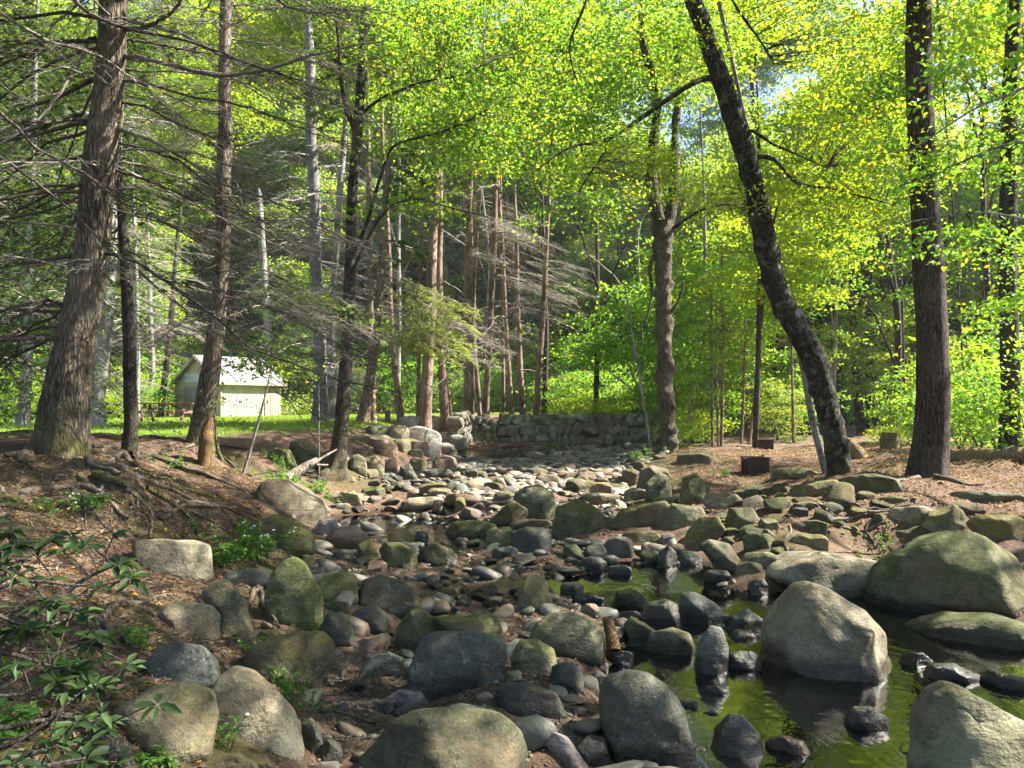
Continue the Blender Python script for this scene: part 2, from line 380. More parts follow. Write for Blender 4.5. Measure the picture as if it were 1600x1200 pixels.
def sstep(a, b, x):
    t = np.clip((x-a)/(b-a), 0, 1); return t*t*(3-2*t)
def zg(x, y):
    x = np.asarray(x, float); y = np.asarray(y, float); sh = np.broadcast(x, y).shape
    X = np.broadcast_to(x, sh).ravel(); Y = np.broadcast_to(y, sh).ravel(); out = np.empty(X.shape)
    for i in range(0, len(X), 20000):
        w = warp(X[i:i+20000], np.minimum(Y[i:i+20000], 46)); r = kern(np.linalg.norm(w[:, None]-CW[None], axis=-1))
        out[i:i+20000] = r @ _sol[:_n]+_sol[_n]+w @ _sol[_n+1:]
    # the hillsides behind
    st = .62-.34*sstep(0, 22, X)
    hy = Y-46-.12*np.maximum(X, 0)
    hill = np.where(hy > 0, st*(np.sqrt(hy*hy+16)-4), 0)
    hill = hill+np.maximum(-X-38, 0)*.3*sstep(20, 40, Y)
    out = out+np.minimum(hill, 42)+gn2(np.stack([X, Y], -1))*.5*sstep(46, 60, Y)
    p = np.stack([X, Y], -1)
    lawn = lawn_mask(X, Y)
    out = out+(gn1(p)*.05+gn3(p)*.016+np.abs(gn4(p))*.035*(Y < 16))*(1-.85*lawn)
    return out.reshape(sh)
def lawn_mask(X, Y):
    edge = np.interp(X, [-40, -14, -8, -5, -2.5, -1, 5, 10, 14], [11, 12.5, 14.5, 22, 31, 32.5, 33.5, 36, 60])
    return sstep(0, 2.2, Y-edge)*sstep(47.5, 45.5, Y)
def ground_hit(px, py, dmin=2.3, dmax=70):
    d = np.exp(np.linspace(math.log(dmin), math.log(dmax), 700))
    x = (px-800)/F*d; z = EYE-(py-HOR)/F*d; g = zg(x, d)
    k = np.where(z < g)[0]
    k = k[0] if len(k) else len(d)-1
    return np.array([x[k], d[k], g[k]])
def water_hit(px, py):
    d = np.exp(np.linspace(math.log(2.3), math.log(70), 700)); z = EYE-(py-HOR)/F*d
    g = np.maximum(zg((px-800)/F*d, d), wl(d)-.03); k = np.where(z < g)[0][0]
    return np.array([(px-800)/F*d[k], d[k], z[k]])

NR, NC = 560, 460
ys = np.exp(np.linspace(math.log(1.6), math.log(150), NR))-6.0+0
ys = np.concatenate([np.exp(np.linspace(math.log(3.0), math.log(176), NR))-6.0])
us = np.linspace(-1, 1, NC); us = np.sign(us)*np.abs(us)**1.25*1.35
X = us[None, :]*(ys[:, None]+9.); Y = np.repeat(ys[:, None], NC, 1); Z = zg(X, Y)
gv = np.stack([X, Y, Z], -1).reshape(-1, 3)
idx = np.arange(NR*NC).reshape(NR, NC)
gf = np.stack([idx[:-1, :-1], idx[:-1, 1:], idx[1:, 1:], idx[1:, :-1]], -1).reshape(-1, 4)
XF, YF, ZF = gv.T
above = ZF-wl(YF)
in_channel = sstep(-9, -6, XF)*sstep(9, 5, XF)*sstep(32.5, 29, YF)
grav = np.clip(sstep(.34, .12, above+gn1(gv[:, :2])*.08), 0, 1)*np.where(YF < 33, 1, 0)
nm = Noise(21, 1.1, 4, dim=2)(gv[:, :2])
moss = sstep(.15, .5, nm)*(.35+.5*sstep(0, .5, above))*(1-grav)*np.where(XF > 1.5, .6, 1)*np.where(YF < 46, 1, .25)
zone = np.stack([grav, moss, lawn_mask(XF, YF)], -1)

def ground_mat():
    t = NT('forest_floor'); p = t.pos(); zc = t.attr('zone'); s = t.sep(zc)
    n1 = t.noise(p, 2.2, 6, .65); n2 = t.noise(p, 26, 6, .7, .4); n3 = t.noise(p, 90, 4, .7)
    vor = t.voro(p, 34, 'F1', 'Color'); vr = t.sep(vor)[0]
    lit = t.ramp(n2, [(.28, (.040, .028, .020)), (.45, (.115, .074, .052)), (.6, (.195, .128, .092)), (.78, (.28, .215, .165))])
    lit = t.mix(t.ramp(n1, [(.4, 0), (.62, .55)]), lit, (.12, .085, .06))
    lit = t.mix(t.ramp(vr, [(.78, 0), (.8, .5)], 'CONSTANT'), lit, (.27, .17, .10))
    gr = t.ramp(t.noise(p, 38, 5, .75), [(.3, (.05, .036, .026)), (.5, (.15, .105, .07)), (.68, (.27, .20, .14))])
    gr = t.mix(t.ramp(n1, [(.35, 0), (.6, .6)]), gr, (.13, .075, .045))
    mo = t.ramp(n2, [(.3, (.03, .04, .008)), (.55, (.085, .095, .018)), (.75, (.14, .14, .03))])
    gs = t.ramp(n2, [(.3, (.05, .09, .015)), (.6, (.11, .16, .03)), (.8, (.20, .19, .06))])
    gs = t.mix(t.ramp(n1, [(.55, 0), (.62, .9)]), gs, (.20, .13, .085))
    col = t.mix(s[0], lit, gr)
    mf = t.math('MULTIPLY', s[1], t.ramp(n2, [(.3, .1), (.5, 1)]))
    col = t.mix(t.math('MULTIPLY', mf, .8), col, mo); col = t.mix(s[2], col, gs)
    # the wet margin of the stream
    ps = t.sep(p); w = t.math('MULTIPLY', t.math('SUBTRACT', ps[1], 8.0), .028); w = t.math('MAXIMUM', w, 0.)
    wet = t.ramp(t.math('ADD', t.math('SUBTRACT', ps[2], w), .5), [(.5, 1), (.58, 0)])
    col = t.mix(wet, col, t.mix(1, col, (.42, .32, .22), 'MULTIPLY'))
    b = t.bump(n2, 1., .055); b = t.bump(n3, .8, .012, b)
    return t.done(t.bsdf(col, t.mix(wet, .95, .4), b, .2))
M['ground'] = ground_mat()
ground = link('ground', make_mesh('ground', gv, gf, M['ground'], attrs={'zone': zone})); tag(ground, kind='structure')

def water_mat():
    t = NT('brook_water'); p = t.pos()
    v = t.map(p, (1.0, .8, 1)); v2 = t.map(p, (5, 2.2, 1))
    w1 = t.noise(v, 7, 3, .55, .8); w2 = t.noise(v2, 5, 2, .5, .5)
    amp = t.ramp(t.noise(p, .55, 1), [(.3, .35), (.65, 1)])
    h = t.math('MULTIPLY', t.math('ADD', w1, t.math('MULTIPLY', w2, .35)), amp)
    b = t.bump(h, .11, .05)
    fr = t.n('ShaderNodeFresnel'); fr.inputs['IOR'].default_value = 2.9; t.l(b, fr.inputs['Normal'])
    g = t.n('ShaderNodeBsdfGlossy'); g.inputs['Roughness'].default_value = .015; g.inputs['Color'].default_value = (1, 1, 1, 1); t.l(b, g.inputs['Normal'])
    tr = t.n('ShaderNodeBsdfTransparent'); tr.inputs['Color'].default_value = (.22, .15, .075, 1)
    m = t.n('ShaderNodeMixShader'); t.l(fr.outputs[0], m.inputs[0]); t.l(tr.outputs[0], m.inputs[1]); t.l(g.outputs[0], m.inputs[2])
    return t.done(m.outputs[0])
M['water'] = water_mat()
wy = np.concatenate([np.linspace(-4, 8.3, 5), np.linspace(8.4, 34, 120)]); wx = np.linspace(-9, 12, 30)
wxx, wyy = np.meshgrid(wx, wy); wv = np.stack([wxx, wyy, wl(wyy)], -1).reshape(-1, 3)
wi = np.arange(len(wy)*len(wx)).reshape(len(wy), len(wx))
wf = np.stack([wi[:-1, :-1], wi[:-1, 1:], wi[1:, 1:], wi[1:, :-1]], -1).reshape(-1, 4)
water = link('water', make_mesh('water', wv, wf, M['water'])); tag(water, kind='structure')

# ------------------------------------------------------------------ stones
def ico(sub):
    bm = bmesh.new(); bmesh.ops.create_icosphere(bm, subdivisions=sub, radius=1)
    v = np.array([x.co[:] for x in bm.verts]); f = np.array([[q.index for q in x.verts] for x in bm.faces]); bm.free()
    return unit(v), f
ICO = {s: ico(s) for s in (1, 2, 3, 4, 5, 6)}
boulders = []      # (x, y, radius) already taken
def facet(v, r, k, lo, hi, soft=.05):
    """cut by k random planes, softly"""
    for _ in range(k):
        n = unit(r.normal(size=3)*np.array([1, 1, .8])); h = r.uniform(lo, hi)
        s = v @ n-h; cut = .5*(s+np.sqrt(s*s+soft*soft))
        v = v-cut[:, None]*n*.96
    return v
def stone_shape(sub, seed, k=5, lo=.62, hi=.9, lump=.10, soft=.05, fine=.012):
    r = np.random.default_rng(seed); v, f = ICO[sub]; v = v.copy()
    v = np.sign(v)*np.abs(v)**.9
    v = facet(v, r, k, lo, hi, soft)
    n = Noise(seed+5, 1.5, 3); n2 = Noise(seed+9, 7, 3)
    v = v*(1+lump*n(v)+fine*n2(v))[:, None]
    return v, f
def outline_rock(pts, m, label, thick=.8, k=6, lump=.05, fine=.010, soft=.06, seed=None, sub=5, d=None, onwater=False, group=None, bury=.18, cat='boulder', name='boulder', pw=.62, lo=.74, hi=.97, dz=None):
    """a stone whose outline seen from the camera is pts (photo pixels); it has its own distance, size and thickness"""
    P = np.array([[float(c) for c in s.split(',')] for s in pts.split()]) if isinstance(pts, str) else np.array(pts, float)
    seed = seed if seed is not None else int(P[0, 0]*7+P[0, 1])
    r = np.random.default_rng(seed); cx, cy = (P.min(0)+P.max(0))/2
    wpx = np.ptp(P[:, 0]); hpx = np.ptp(P[:, 1])
    hit = ground_hit(cx, P[:, 1].max()-.06*hpx)
    df = d if d is not None else hit[1]
    if onwater: df = water_hit(cx, P[:, 1].max()-.04*hpx)[1]
    T = .5*math.sqrt(wpx*max(hpx, wpx*.45))*df/F*thick
    dc = df+T*.8
    C = W(cx, cy, dc)
    v = C-np.array([0, 0, EYE]); v = v/np.linalg.norm(v); right = unit(np.cross(v, [0, 0, 1.])); up = np.cross(right, v)
    q = np.stack([(P[:, 0]-cx), (cy-P[:, 1])], -1)*dc/F*1.0
    low = q[:, 1] < -.15*hpx*dc/F/2
    q[low, 1] -= bury*(hpx*dc/F)+.03
    # radius by angle, from the polygon
    q = np.concatenate([q, q[:1]]); th = np.linspace(-math.pi, math.pi, 361)[:-1]; R = np.zeros(360)
    cen = q[:-1].mean(0)*.5; q = q-cen
    for i, a in enumerate(th):
        dx, dy = math.cos(a), math.sin(a); best = 0
        A = q[:-1]; E = q[1:]-A; den = dx*E[:, 1]-dy*E[:, 0]
        den = np.where(abs(den) < 1e-12, 1e-12, den)
        tt = (A[:, 0]*E[:, 1]-A[:, 1]*E[:, 0])/den; uu = (A[:, 0]*dy-A[:, 1]*dx)/den
        ok = (tt > 0) & (uu >= -1e-6) & (uu <= 1+1e-6)
        R[i] = tt[ok].max() if ok.any() else np.nan
    R = np.where(np.isnan(R), np.nanmean(R), R)
    kk = np.exp(-.5*(np.arange(-12, 13)/2.8)**2); kk /= kk.sum()
    R = np.convolve(np.concatenate([R[-12:], R, R[:12]]), kk, 'valid')
    uv, f = ICO[sub]; u = uv.copy()
    a, b, c = u[:, 0], u[:, 1], u[:, 2]
    rho = np.sqrt(a*a+c*c); ang = np.arctan2(c, a)
    Rr = np.interp(ang, np.concatenate([th, [math.pi]]), np.concatenate([R, R[:1]]))
    rr = rho**pw
    loc = np.stack([rr*np.cos(ang), np.sign(b)*np.abs(b)**.8, rr*np.sin(ang)], -1)
    # planes that break the near and top faces, not the outline
    for _ in range(k):
        n = unit(np.array([r.normal()*.8, -abs(r.normal()*.8)-.35, r.normal()*.8])); h = r.uniform(lo, hi)*(.62+.38*min(1, abs(n[0])+abs(n[2])))
        s = loc @ n-h; loc = loc-(.5*(s+np.sqrt(s*s+soft*soft)))[:, None]*n*.95
    n1 = Noise(seed+3, 2.0, 3); n2 = Noise(seed+4, 8, 3)
    loc = loc*(1+lump*n1(loc*1.0)+fine*n2(loc))[:, None]
    n3 = Noise(seed+6, 1.3, 2); n4 = Noise(seed+7, 2.6, 2); cr = np.exp(-(n3(loc)/.035)**2)*(n4(loc) > -.1)+.6*np.exp(-(n4(loc*1.3)/.03)**2)*(n3(loc) > 0)
    stp = np.tanh((Noise(seed+10, 1.6, 2)(loc)-.15)*14)*.016
    loc = loc*(1-.038*cr-stp)[:, None]
    V = C+(loc[:, :1]*Rr[:, None]+cen[0])*right+(loc[:, 2:]*Rr[:, None]+cen[1])*up+loc[:, 1:2]*T*v*1.0
    base = np.array([C[0], C[1], zg(C[0], C[1])])
    if dz: V[:, 2] += dz
    o = mobj(name, V, f, M[m], loc=base); tag(o, label, cat, group)
    boulders.append((C[0], C[1], max(wpx*dc/F/2, T)))
    return o
def bb(x0, y0, x1, y1, seed=0, n=11, sq=.75):
    """a rounded irregular outline filling a box"""
    r = np.random.default_rng(seed+int(x0)); a = np.sort((np.arange(n)+r.uniform(-.3, .3, n))/n*2*math.pi)
    ca, sa = np.cos(a), np.sin(a); e = sq
    x = np.sign(ca)*abs(ca)**e*r.uniform(.88, 1.05, n); y = np.sign(sa)*abs(sa)**e*r.uniform(.86, 1.04, n)
    x = (x-x.min())/np.ptp(x); y = (y-y.min())/np.ptp(y)
    return np.stack([x0+x*(x1-x0), y0+y*(y1-y0)], -1)
R_ = outline_rock
# foot of the left bank
R_("213,847 225,840 300,846 325,856 328,888 320,906 285,902 240,888 215,872", 'rock_pale', 'flat topped pinkish block with a mossy front on the needle covered bank', k=3, seed=3)
R_("330,905 350,893 400,889 428,897 424,912 345,916", 'rock_blue', 'low bluish grey slab just behind the tall pointed green stone', k=3)
R_("416,930 425,895 445,876 460,872 476,882 492,908 505,935 503,962 480,982 448,985 424,968", 'rock_moss', 'tall pointed green stone standing like a shark fin beside a root', thick=.6, k=5, lump=.03)
R_("246,960 262,941 300,942 330,949 343,965 340,992 320,1002 285,1002 255,992", 'rock_pale', 'blocky pale grey boulder with a square face, moss and roots under it', k=5)
R_("316,925 335,909 355,909 369,925 386,950 396,976 390,992 360,1000 344,985 336,960 322,940", 'rock', 'two lobed boulder touching the blocky pale grey one', k=4)
R_("230,1035 252,1010 285,1005 315,1013 338,1040 344,1062 300,1074 250,1064", 'rock_blue', 'smooth slate grey dome half sunk in the litter below the blocky boulder', k=1)
R_("376,1045 392,1010 430,994 470,990 505,992 520,1012 522,1040 497,1063 450,1078 405,1072", 'rock_yellow', 'broad rounded boulder with a yellow moss cap above green weeds', k=4, thick=.9)
R_("178,1135 192,1098 240,1073 285,1070 328,1090 338,1122 325,1165 262,1185 208,1178", 'rock', 'large half buried boulder with a diagonal groove beside a bent root', k=3, thick=.9, seed=8)
R_("328,1082 345,1055 370,1042 398,1050 432,1085 458,1115 474,1145 458,1168 400,1174 360,1145 335,1112", 'rock_pale', 'lichen speckled boulder sloping down to green weeds', k=6, seed=12)
R_("296,1215 328,1183 370,1180 402,1198 415,1222", 'rock', 'grey boulder top cut by the bottom edge of the picture', k=3)
R_(bb(402, 983, 447, 1010), 'rock_moss', 'small mossy stone against the tall pointed green one', k=3)
R_(bb(370, 986, 402, 1012), 'rock_brown', 'small brown stone between the two lobed boulder and the moss capped one', k=3)
R_("470,1130 485,1120 500,1135 508,1165 495,1180 472,1172", 'rock_dark', 'dark stone leaning on the lichen speckled boulder', k=4)
R_(bb(500, 1155, 535, 1195), 'rock_dark', 'egg shaped dark stone beside the big dome at the bottom edge', k=2)
# gravel flat
R_("491,918 508,898 535,893 555,903 559,925 542,944 508,947", 'rock_moss', 'rounded greenish boulder beside the tall pointed one', k=2)
R_("559,938 568,906 595,897 630,907 656,930 659,952 620,957 573,951", 'rock', 'humped olive grey boulder beyond the rounded greenish one', k=3)
R_("500,982 513,960 535,957 553,980 557,1003 535,1013 508,1007", 'rock_dark', 'dark green grey stone upright on the gravel', k=2)
R_("543,965 560,950 590,948 606,965 607,985 575,993 548,985", 'rock_dark', 'squarish dark stone in front of the humped olive one', k=4)
R_("604,952 630,942 655,944 658,962 635,972 606,968", 'rock_dark', 'dark flat stone tucked under the humped olive boulder', k=2)
R_("505,942 520,938 545,942 548,955 520,960 506,954", 'rock_moss', 'small mossy stone wedged under the rounded greenish boulder', k=2)
R_("616,1005 619,980 640,954 656,949 682,970 692,988 675,1008 648,1020 622,1018", 'rock_moss', 'pyramid shaped mossy stone with a sunlit face', k=6, thick=.8, seed=5)
R_("672,966 720,958 770,964 782,985 776,1010 700,1008", 'rock_moss', 'low green slab behind the big wedge', k=2, seed=4)
R_("638,1048 658,998 680,987 740,989 787,1003 794,1028 785,1062 772,1092 748,1099 705,1078 650,1068", 'rock_blue', 'large wedge shaped slab tilted up out of the gravel, pale top', k=7, thick=1.0, lo=.55, hi=.85, soft=.03, seed=21)
R_("556,1046 575,1025 610,1020 634,1030 625,1050 580,1060", 'rock_blue', 'flat dark slate on the gravel beside the big wedge', k=3)
R_("520,1012 560,1000 605,990 615,1000 600,1020 550,1028", 'rock_brown', 'thin flat brown slab below the squarish dark stone', k=3)
R_("596,1092 625,1078 660,1080 680,1100 660,1112 615,1105", 'rock_violet', 'violet slab streaked with white on the gravel', k=4)
R_("554,1100 590,1093 617,1098 612,1112 570,1113", 'rock_dark', 'thin dark slab beside the violet one', k=2)
R_("614,1112 630,1100 655,1105 655,1120 625,1122", 'rock_dark', 'small dark slab touching the large dome', k=3)
R_("694,1106 720,1099 770,1108 802,1125 795,1136 740,1126", 'rock_blue', 'long thin slab behind the large dome', k=2)
R_("525,1225 560,1180 605,1130 650,1113 720,1110 780,1120 822,1150 850,1192 862,1235", 'rock', 'very large olive dome at the bottom edge, speckled with lichen', k=3, thick=1.0, lump=.03, seed=33, sub=6)
R_("799,1027 813,1003 840,997 866,1012 873,1035 855,1057 820,1057 802,1047", 'rock', 'ball shaped grey boulder next to the big wedge', k=1)
R_("770,1090 785,1070 830,1069 870,1083 893,1107 880,1120 840,1125 795,1107", 'rock_dark', 'long black boulder with a split, lying on the gravel', k=5, thick=.7)
R_("854,1062 860,1040 885,1034 908,1045 914,1068 893,1080 862,1082", 'rock_dark', 'small dark saddle shaped stone beyond the black split boulder', k=5)
R_(bb(788, 1048, 816, 1066), 'rock', 'small round stone between the big wedge and the ball shaped boulder', k=1)
R_("850,1162 865,1148 887,1154 930,1188 942,1208 892,1206", 'rock_violet', 'slab of grey rock at the bottom edge, flat top', k=5, soft=.03)
R_("898,1170 920,1150 945,1152 958,1180 945,1200 908,1200", 'rock_dark', 'dark stone wedged between the grey slab and the large dark dome', k=3)
R_(bb(818, 1078, 855, 1100), 'rock', 'greyish stone behind the black split boulder', k=3)
R_("820,1003 835,975 860,957 890,955 925,968 943,990 943,1015 915,1031 870,1028 838,1014", 'rock', 'broad olive boulder made of two joined halves', k=5, seed=9, thick=.8)
R_("808,952 811,925 824,900 838,892 853,904 866,930 872,942 846,956", 'rock_yellow', 'pointed boulder with yellow moss standing in the shallow water', k=5, onwater=True, thick=.7)
R_(bb(875, 908, 913, 934), 'rock_dark', 'rounded grey stone in the water beyond the pointed mossy one', k=2, onwater=True)
R_(bb(893, 928, 947, 948), 'rock_dark', 'low dark stone awash in the brook', k=2, onwater=True)
R_(bb(910, 943, 937, 966), 'rock_brown', 'small brownish stone at the water edge', k=3, onwater=True)
R_("933,1090 942,1062 975,1049 1012,1052 1047,1075 1067,1110 1090,1152 1091,1190 1075,1212 1000,1208 955,1182 938,1140", 'rock_dark', 'large dark green egg shaped boulder at the pool edge', k=2, thick=.8, lump=.03, sub=6)
R_("1006,1012 1019,990 1050,981 1077,988 1084,1010 1075,1036 1045,1047 1017,1040", 'rock', 'round brownish grey boulder at the head of the yellow reflecting pool', k=3)
R_("1083,1036 1094,1002 1110,980 1126,982 1138,1010 1136,1040 1112,1063 1090,1057", 'rock_blue', 'narrow upright dark stone at the pool edge', k=5, onwater=True)
R_(bb(1137, 985, 1182, 1021), 'rock', 'small rounded stone on top of the blue green one', k=2, dz=.0)
R_(bb(1134, 1017, 1190, 1054), 'rock_blue', 'blue green wet stone at the pool edge', k=2, onwater=True)
R_(bb(1163, 984, 1193, 1008), 'rock_blue', 'small teal stone beside the huge tan boulder', k=3)
R_("1060,958 1064,930 1085,927 1120,940 1143,960 1132,987 1095,1001 1070,988", 'rock_blue', 'jagged bluish rock with a glinting face', k=9, soft=.02, lump=.09, lo=.6, hi=.9)
R_("1123,988 1143,962 1165,951 1190,967 1196,990 1165,1003 1140,1003", 'rock_dark', 'dark hump between the jagged rock and the huge tan boulder', k=3)
R_("998,968 1013,945 1040,937 1058,945 1066,985 1030,993", 'rock_dark', 'smooth black green hump beside the jagged rock', k=2)
R_("956,945 962,925 985,918 1010,930 1016,950 985,957", 'rock_moss', 'round stone with bright moss standing in the green water', k=2, onwater=True)
R_("971,1012 975,975 985,963 1010,975 1031,990 1016,1017 985,1024", 'rock_moss', 'mossy wedge beside the upright driftwood stub', k=5)
R_(bb(963, 955, 1003, 975), 'rock', 'low stone behind the driftwood stub', k=3)
R_(bb(946, 1014, 990, 1046), 'rock_blue', 'pale angular stone in front of the mossy wedge', k=7)
R_(bb(918, 1048, 948, 1078), 'rock_violet', 'pale stone beside the large dark egg shaped boulder', k=4)
R_(bb(932, 1034, 952, 1052), 'rock_pale', 'small pale stone above the large dark egg', k=3)
R_("1188,1035 1191,980 1209,940 1235,911 1260,907 1290,919 1347,950 1380,985 1400,1020 1420,1050 1416,1063 1380,1072 1335,1080 1270,1067 1212,1047", 'rock_pale', 'huge tan grey boulder with a broken face, standing in the black pool', onwater=True, k=9, thick=1.0, sub=6, soft=.03, seed=44, fine=.014)
R_("1194,905 1198,880 1225,861 1280,861 1370,874 1388,882 1378,920 1345,948 1290,930 1240,912", 'rock_pale', 'broad smooth slab between the two biggest boulders', k=3, seed=6, thick=1.1)
R_("1360,928 1374,895 1400,869 1440,844 1490,831 1530,834 1576,860 1590,895 1582,932 1530,957 1450,970 1400,957", 'rock_moss', 'huge round boulder speckled with dark moss and a pale lichen patch on top', k=2, sub=6, thick=.9, lump=.03, seed=50)
R_("1425,990 1480,961 1545,957 1612,972 1640,1030 1560,1046 1450,1028", 'rock_moss', 'wide low mossy rock in shade under the huge round boulder', k=3)
R_("1520,1068 1550,1052 1600,1056 1640,1072 1600,1086 1540,1082", 'rock_dark', 'black stone barely breaking the dark water behind the big smooth corner boulder', k=2, onwater=True)
R_("1438,1062 1455,1042 1490,1036 1528,1048 1530,1066 1480,1074", 'rock_dark', 'low black stone in the shaded water between the two corner boulders', k=3, onwater=True)
R_("1400,1040 1412,1022 1440,1018 1455,1030 1448,1044 1420,1048", 'rock_dark', 'small black stone behind the tip of the huge tan boulder', k=3, onwater=True)
R_(bb(1100, 1072, 1140, 1092, 5), 'rock_blue', 'flat wet stone at the head of the yellow pool', k=3, onwater=True)
R_(bb(1060, 1092, 1092, 1116, 5), 'rock_dark', 'dark stone touching the large dark egg shaped boulder at the water', k=3, onwater=True)
R_("1380,1000 1420,990 1470,995 1485,1012 1430,1020", 'rock_dark', 'dark ledge barely above the black water', k=2)
R_("1427,1195 1429,1122 1449,1086 1475,1071 1502,1077 1562,1110 1625,1130 1640,1225 1500,1235", 'rock', 'big smooth greenish boulder filling the bottom corner', k=4, thick=.8, sub=6, d=3.85)
R_(bb(1378, 1176, 1475, 1230), 'rock', 'rounded boulder top cut by the bottom edge beside the big smooth one', k=2)
R_("1106,1172 1114,1140 1140,1117 1160,1119 1186,1145 1202,1170 1196,1187 1150,1193", 'rock_blue', 'dark pointed stone with a bright crest in the yellow pool', onwater=True, k=6)
R_("1198,1165 1220,1150 1255,1155 1272,1172 1255,1188 1210,1188", 'rock_brown', 'flat reddish brown wet stone in the yellow pool', onwater=True, k=2)
R_("1321,1128 1335,1108 1358,1102 1386,1118 1380,1140 1350,1152 1328,1145", 'rock_dark', 'black wet stone standing alone in the yellow reflections', onwater=True, k=4)
R_(bb(1098, 1112, 1126, 1127), 'rock_dark', 'small black stone awash in the yellow pool', onwater=True, k=2)
R_(bb(1172, 1181, 1262, 1215), 'rock_blue', 'bluish stone top at the bottom edge beside the reddish wet stone', k=1)
R_(bb(1078, 1167, 1108, 1196), 'rock', 'small olive stone between the dark egg and the pointed one with a crest', k=1)
R_(bb(1108, 1172, 1136, 1196), 'rock_brown', 'small brown stone beside the pointed one with a crest', k=2)
# middle reach
R_("401,768 411,750 435,747 480,761 509,785 514,797 502,813 470,817 430,802 405,788", 'rock_pale', 'large long tan boulder with yellow moss on its shoulder, half in sun', k=4, thick=.7, sub=6, seed=13)
R_("392,818 430,801 465,809 491,835 495,852 470,862 420,853 396,838", 'rock_moss', 'dark humped boulder below the large tan one', k=3)
R_(bb(509, 767, 566, 794, 2), 'rock_pale', 'tan rounded stone beyond the large long boulder', k=3)
R_(bb(521, 786, 549, 799), 'rock_pale', 'small pale stone in the shallows beside the tan rounded one', k=1, onwater=True)
R_("503,845 520,824 550,822 572,835 570,858 530,862", 'rock_brown', 'flat brown boulder in the still water', k=4)
R_("484,826 500,811 525,812 530,826 505,836", 'rock_violet', 'grey stone between the dark humped boulder and the still water', k=3)
R_(bb(470, 866, 492, 886), 'rock', 'small grey stone below the dark humped boulder', k=3)
R_("552,875 560,850 578,842 592,855 592,876 570,882", 'rock_moss', 'mossy hump on the edge of the still water', k=4)
R_("592,858 600,847 625,848 652,865 655,885 625,888 598,876", 'rock_moss', 'dark mossy boulder beside the still pool', k=4)
R_("650,876 655,858 680,850 705,860 722,878 715,888 670,886", 'rock_moss', 'rounded mossy boulder with sticks against it beside the still pool', k=4)
R_(bb(519, 857, 554, 876), 'rock_dark', 'rounded dark stone by the mossy hump', k=2)
R_("684,838 703,815 745,811 775,819 780,832 742,843 700,845", 'rock_moss', 'broad flat green boulder reaching into the still pool', k=3, thick=.8)
R_("745,818 800,780 825,795 815,825 770,830", 'rock_yellow', 'long mossy slab sloping down behind the speckled round boulder', k=3)
R_("799,790 804,770 820,759 845,757 866,770 872,787 861,807 835,815 810,810", 'rock', 'speckled round boulder at the edge of the sunlit cobbles', k=1, lump=.03, seed=60)
R_("861,822 867,795 890,782 915,781 940,798 951,820 930,840 880,840", 'rock_moss', 'dark green boulder beside the speckled round one', k=5)
R_(bb(797, 822, 862, 866, 3), 'rock_dark', 'dark round boulder in front of the speckled one', k=1)
R_(bb(794, 811, 862, 829, 5), 'rock_pale', 'flat pale stone under the speckled round boulder', k=3)
R_(bb(760, 823, 806, 860, 6), 'rock', 'grey green hump beside the dark round boulder', k=3)
R_(bb(648, 830, 670, 850), 'rock_dark', 'single dark stone standing in the still pool', k=3, onwater=True)
R_(bb(768, 855, 812, 872), 'rock_blue', 'dark flat stone below the grey green hump', k=3)
R_("876,866 882,852 900,850 920,866 915,876 885,876", 'rock_moss', 'small green wedge stone above the running water', k=4)
R_(bb(903, 868, 952, 901, 2), 'rock_dark', 'dark rock with a steep side at the water edge', k=5)
R_(bb(945, 837, 991, 877, 4), 'rock_violet', 'round dark purple boulder at the bend', k=1)
R_(bb(912, 850, 948, 876, 4), 'rock_dark', 'dark stone behind the round purple boulder', k=2)
R_(bb(972, 829, 1035, 856, 7), 'rock_moss', 'flat greenish stone beyond the round purple boulder', k=3)
R_("1024,885 1030,860 1045,852 1058,862 1058,888 1040,892", 'rock_dark', 'pointed dark stone at the bend', k=4)
R_(bb(998, 860, 1032, 884), 'rock', 'grey stone beside the pointed dark one at the bend', k=3)
R_(bb(1032, 833, 1056, 851), 'rock_violet', 'small purple grey stone under the mossy slabs', k=3)
R_(bb(1060, 860, 1098, 892, 4), 'rock_dark', 'shaded stone at the foot of the yellow moss boulder', k=3)
R_(bb(1100, 890, 1142, 914, 4), 'rock_dark', 'low dark stone at the water edge below the layered boulder', k=4)
R_(bb(1150, 878, 1192, 902, 4), 'rock', 'flat grey stone on the mud bank beside the broad slab', k=4)
R_(bb(1168, 905, 1200, 935, 4), 'rock_dark', 'dark stone in the gap behind the huge tan boulder', k=4)
R_(bb(1020, 775, 1060, 795, 8), 'rock_pale', 'pale broken slab between the mossy pale boulder and the dark mossy one', k=6)
R_(bb(950, 882, 988, 904, 4), 'rock_dark', 'black stone in the running water below the round purple boulder', k=3, onwater=True)
# shelving shore with slabs
R_("968,760 972,735 988,731 1000,738 996,762", 'rock_yellow', 'upright mossy slab beside the big pale one on the shore', k=4)
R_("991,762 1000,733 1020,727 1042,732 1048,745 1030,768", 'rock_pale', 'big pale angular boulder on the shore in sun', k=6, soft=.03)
R_("1006,785 1010,755 1030,738 1046,745 1050,770 1045,788", 'rock', 'upright mossy pale boulder leaning on the big angular one', k=5)
R_("1058,788 1068,748 1088,741 1110,758 1108,785 1085,792", 'rock_moss', 'dark mossy boulder standing apart on the shore', k=6, soft=.03)
R_("1097,785 1104,770 1150,771 1164,785 1150,794 1115,798", 'rock_pale', 'pale pillow shaped stone on the shore', k=4)
R_("1130,815 1140,794 1175,793 1192,812 1180,824 1145,826", 'rock_moss', 'mossy block below the pale pillow shaped stone', k=5)
R_("948,815 968,795 1040,781 1052,795 1040,815 960,830", 'rock_yellow', 'long mossy slab lying towards the dark green boulder', k=3, thick=1.0)
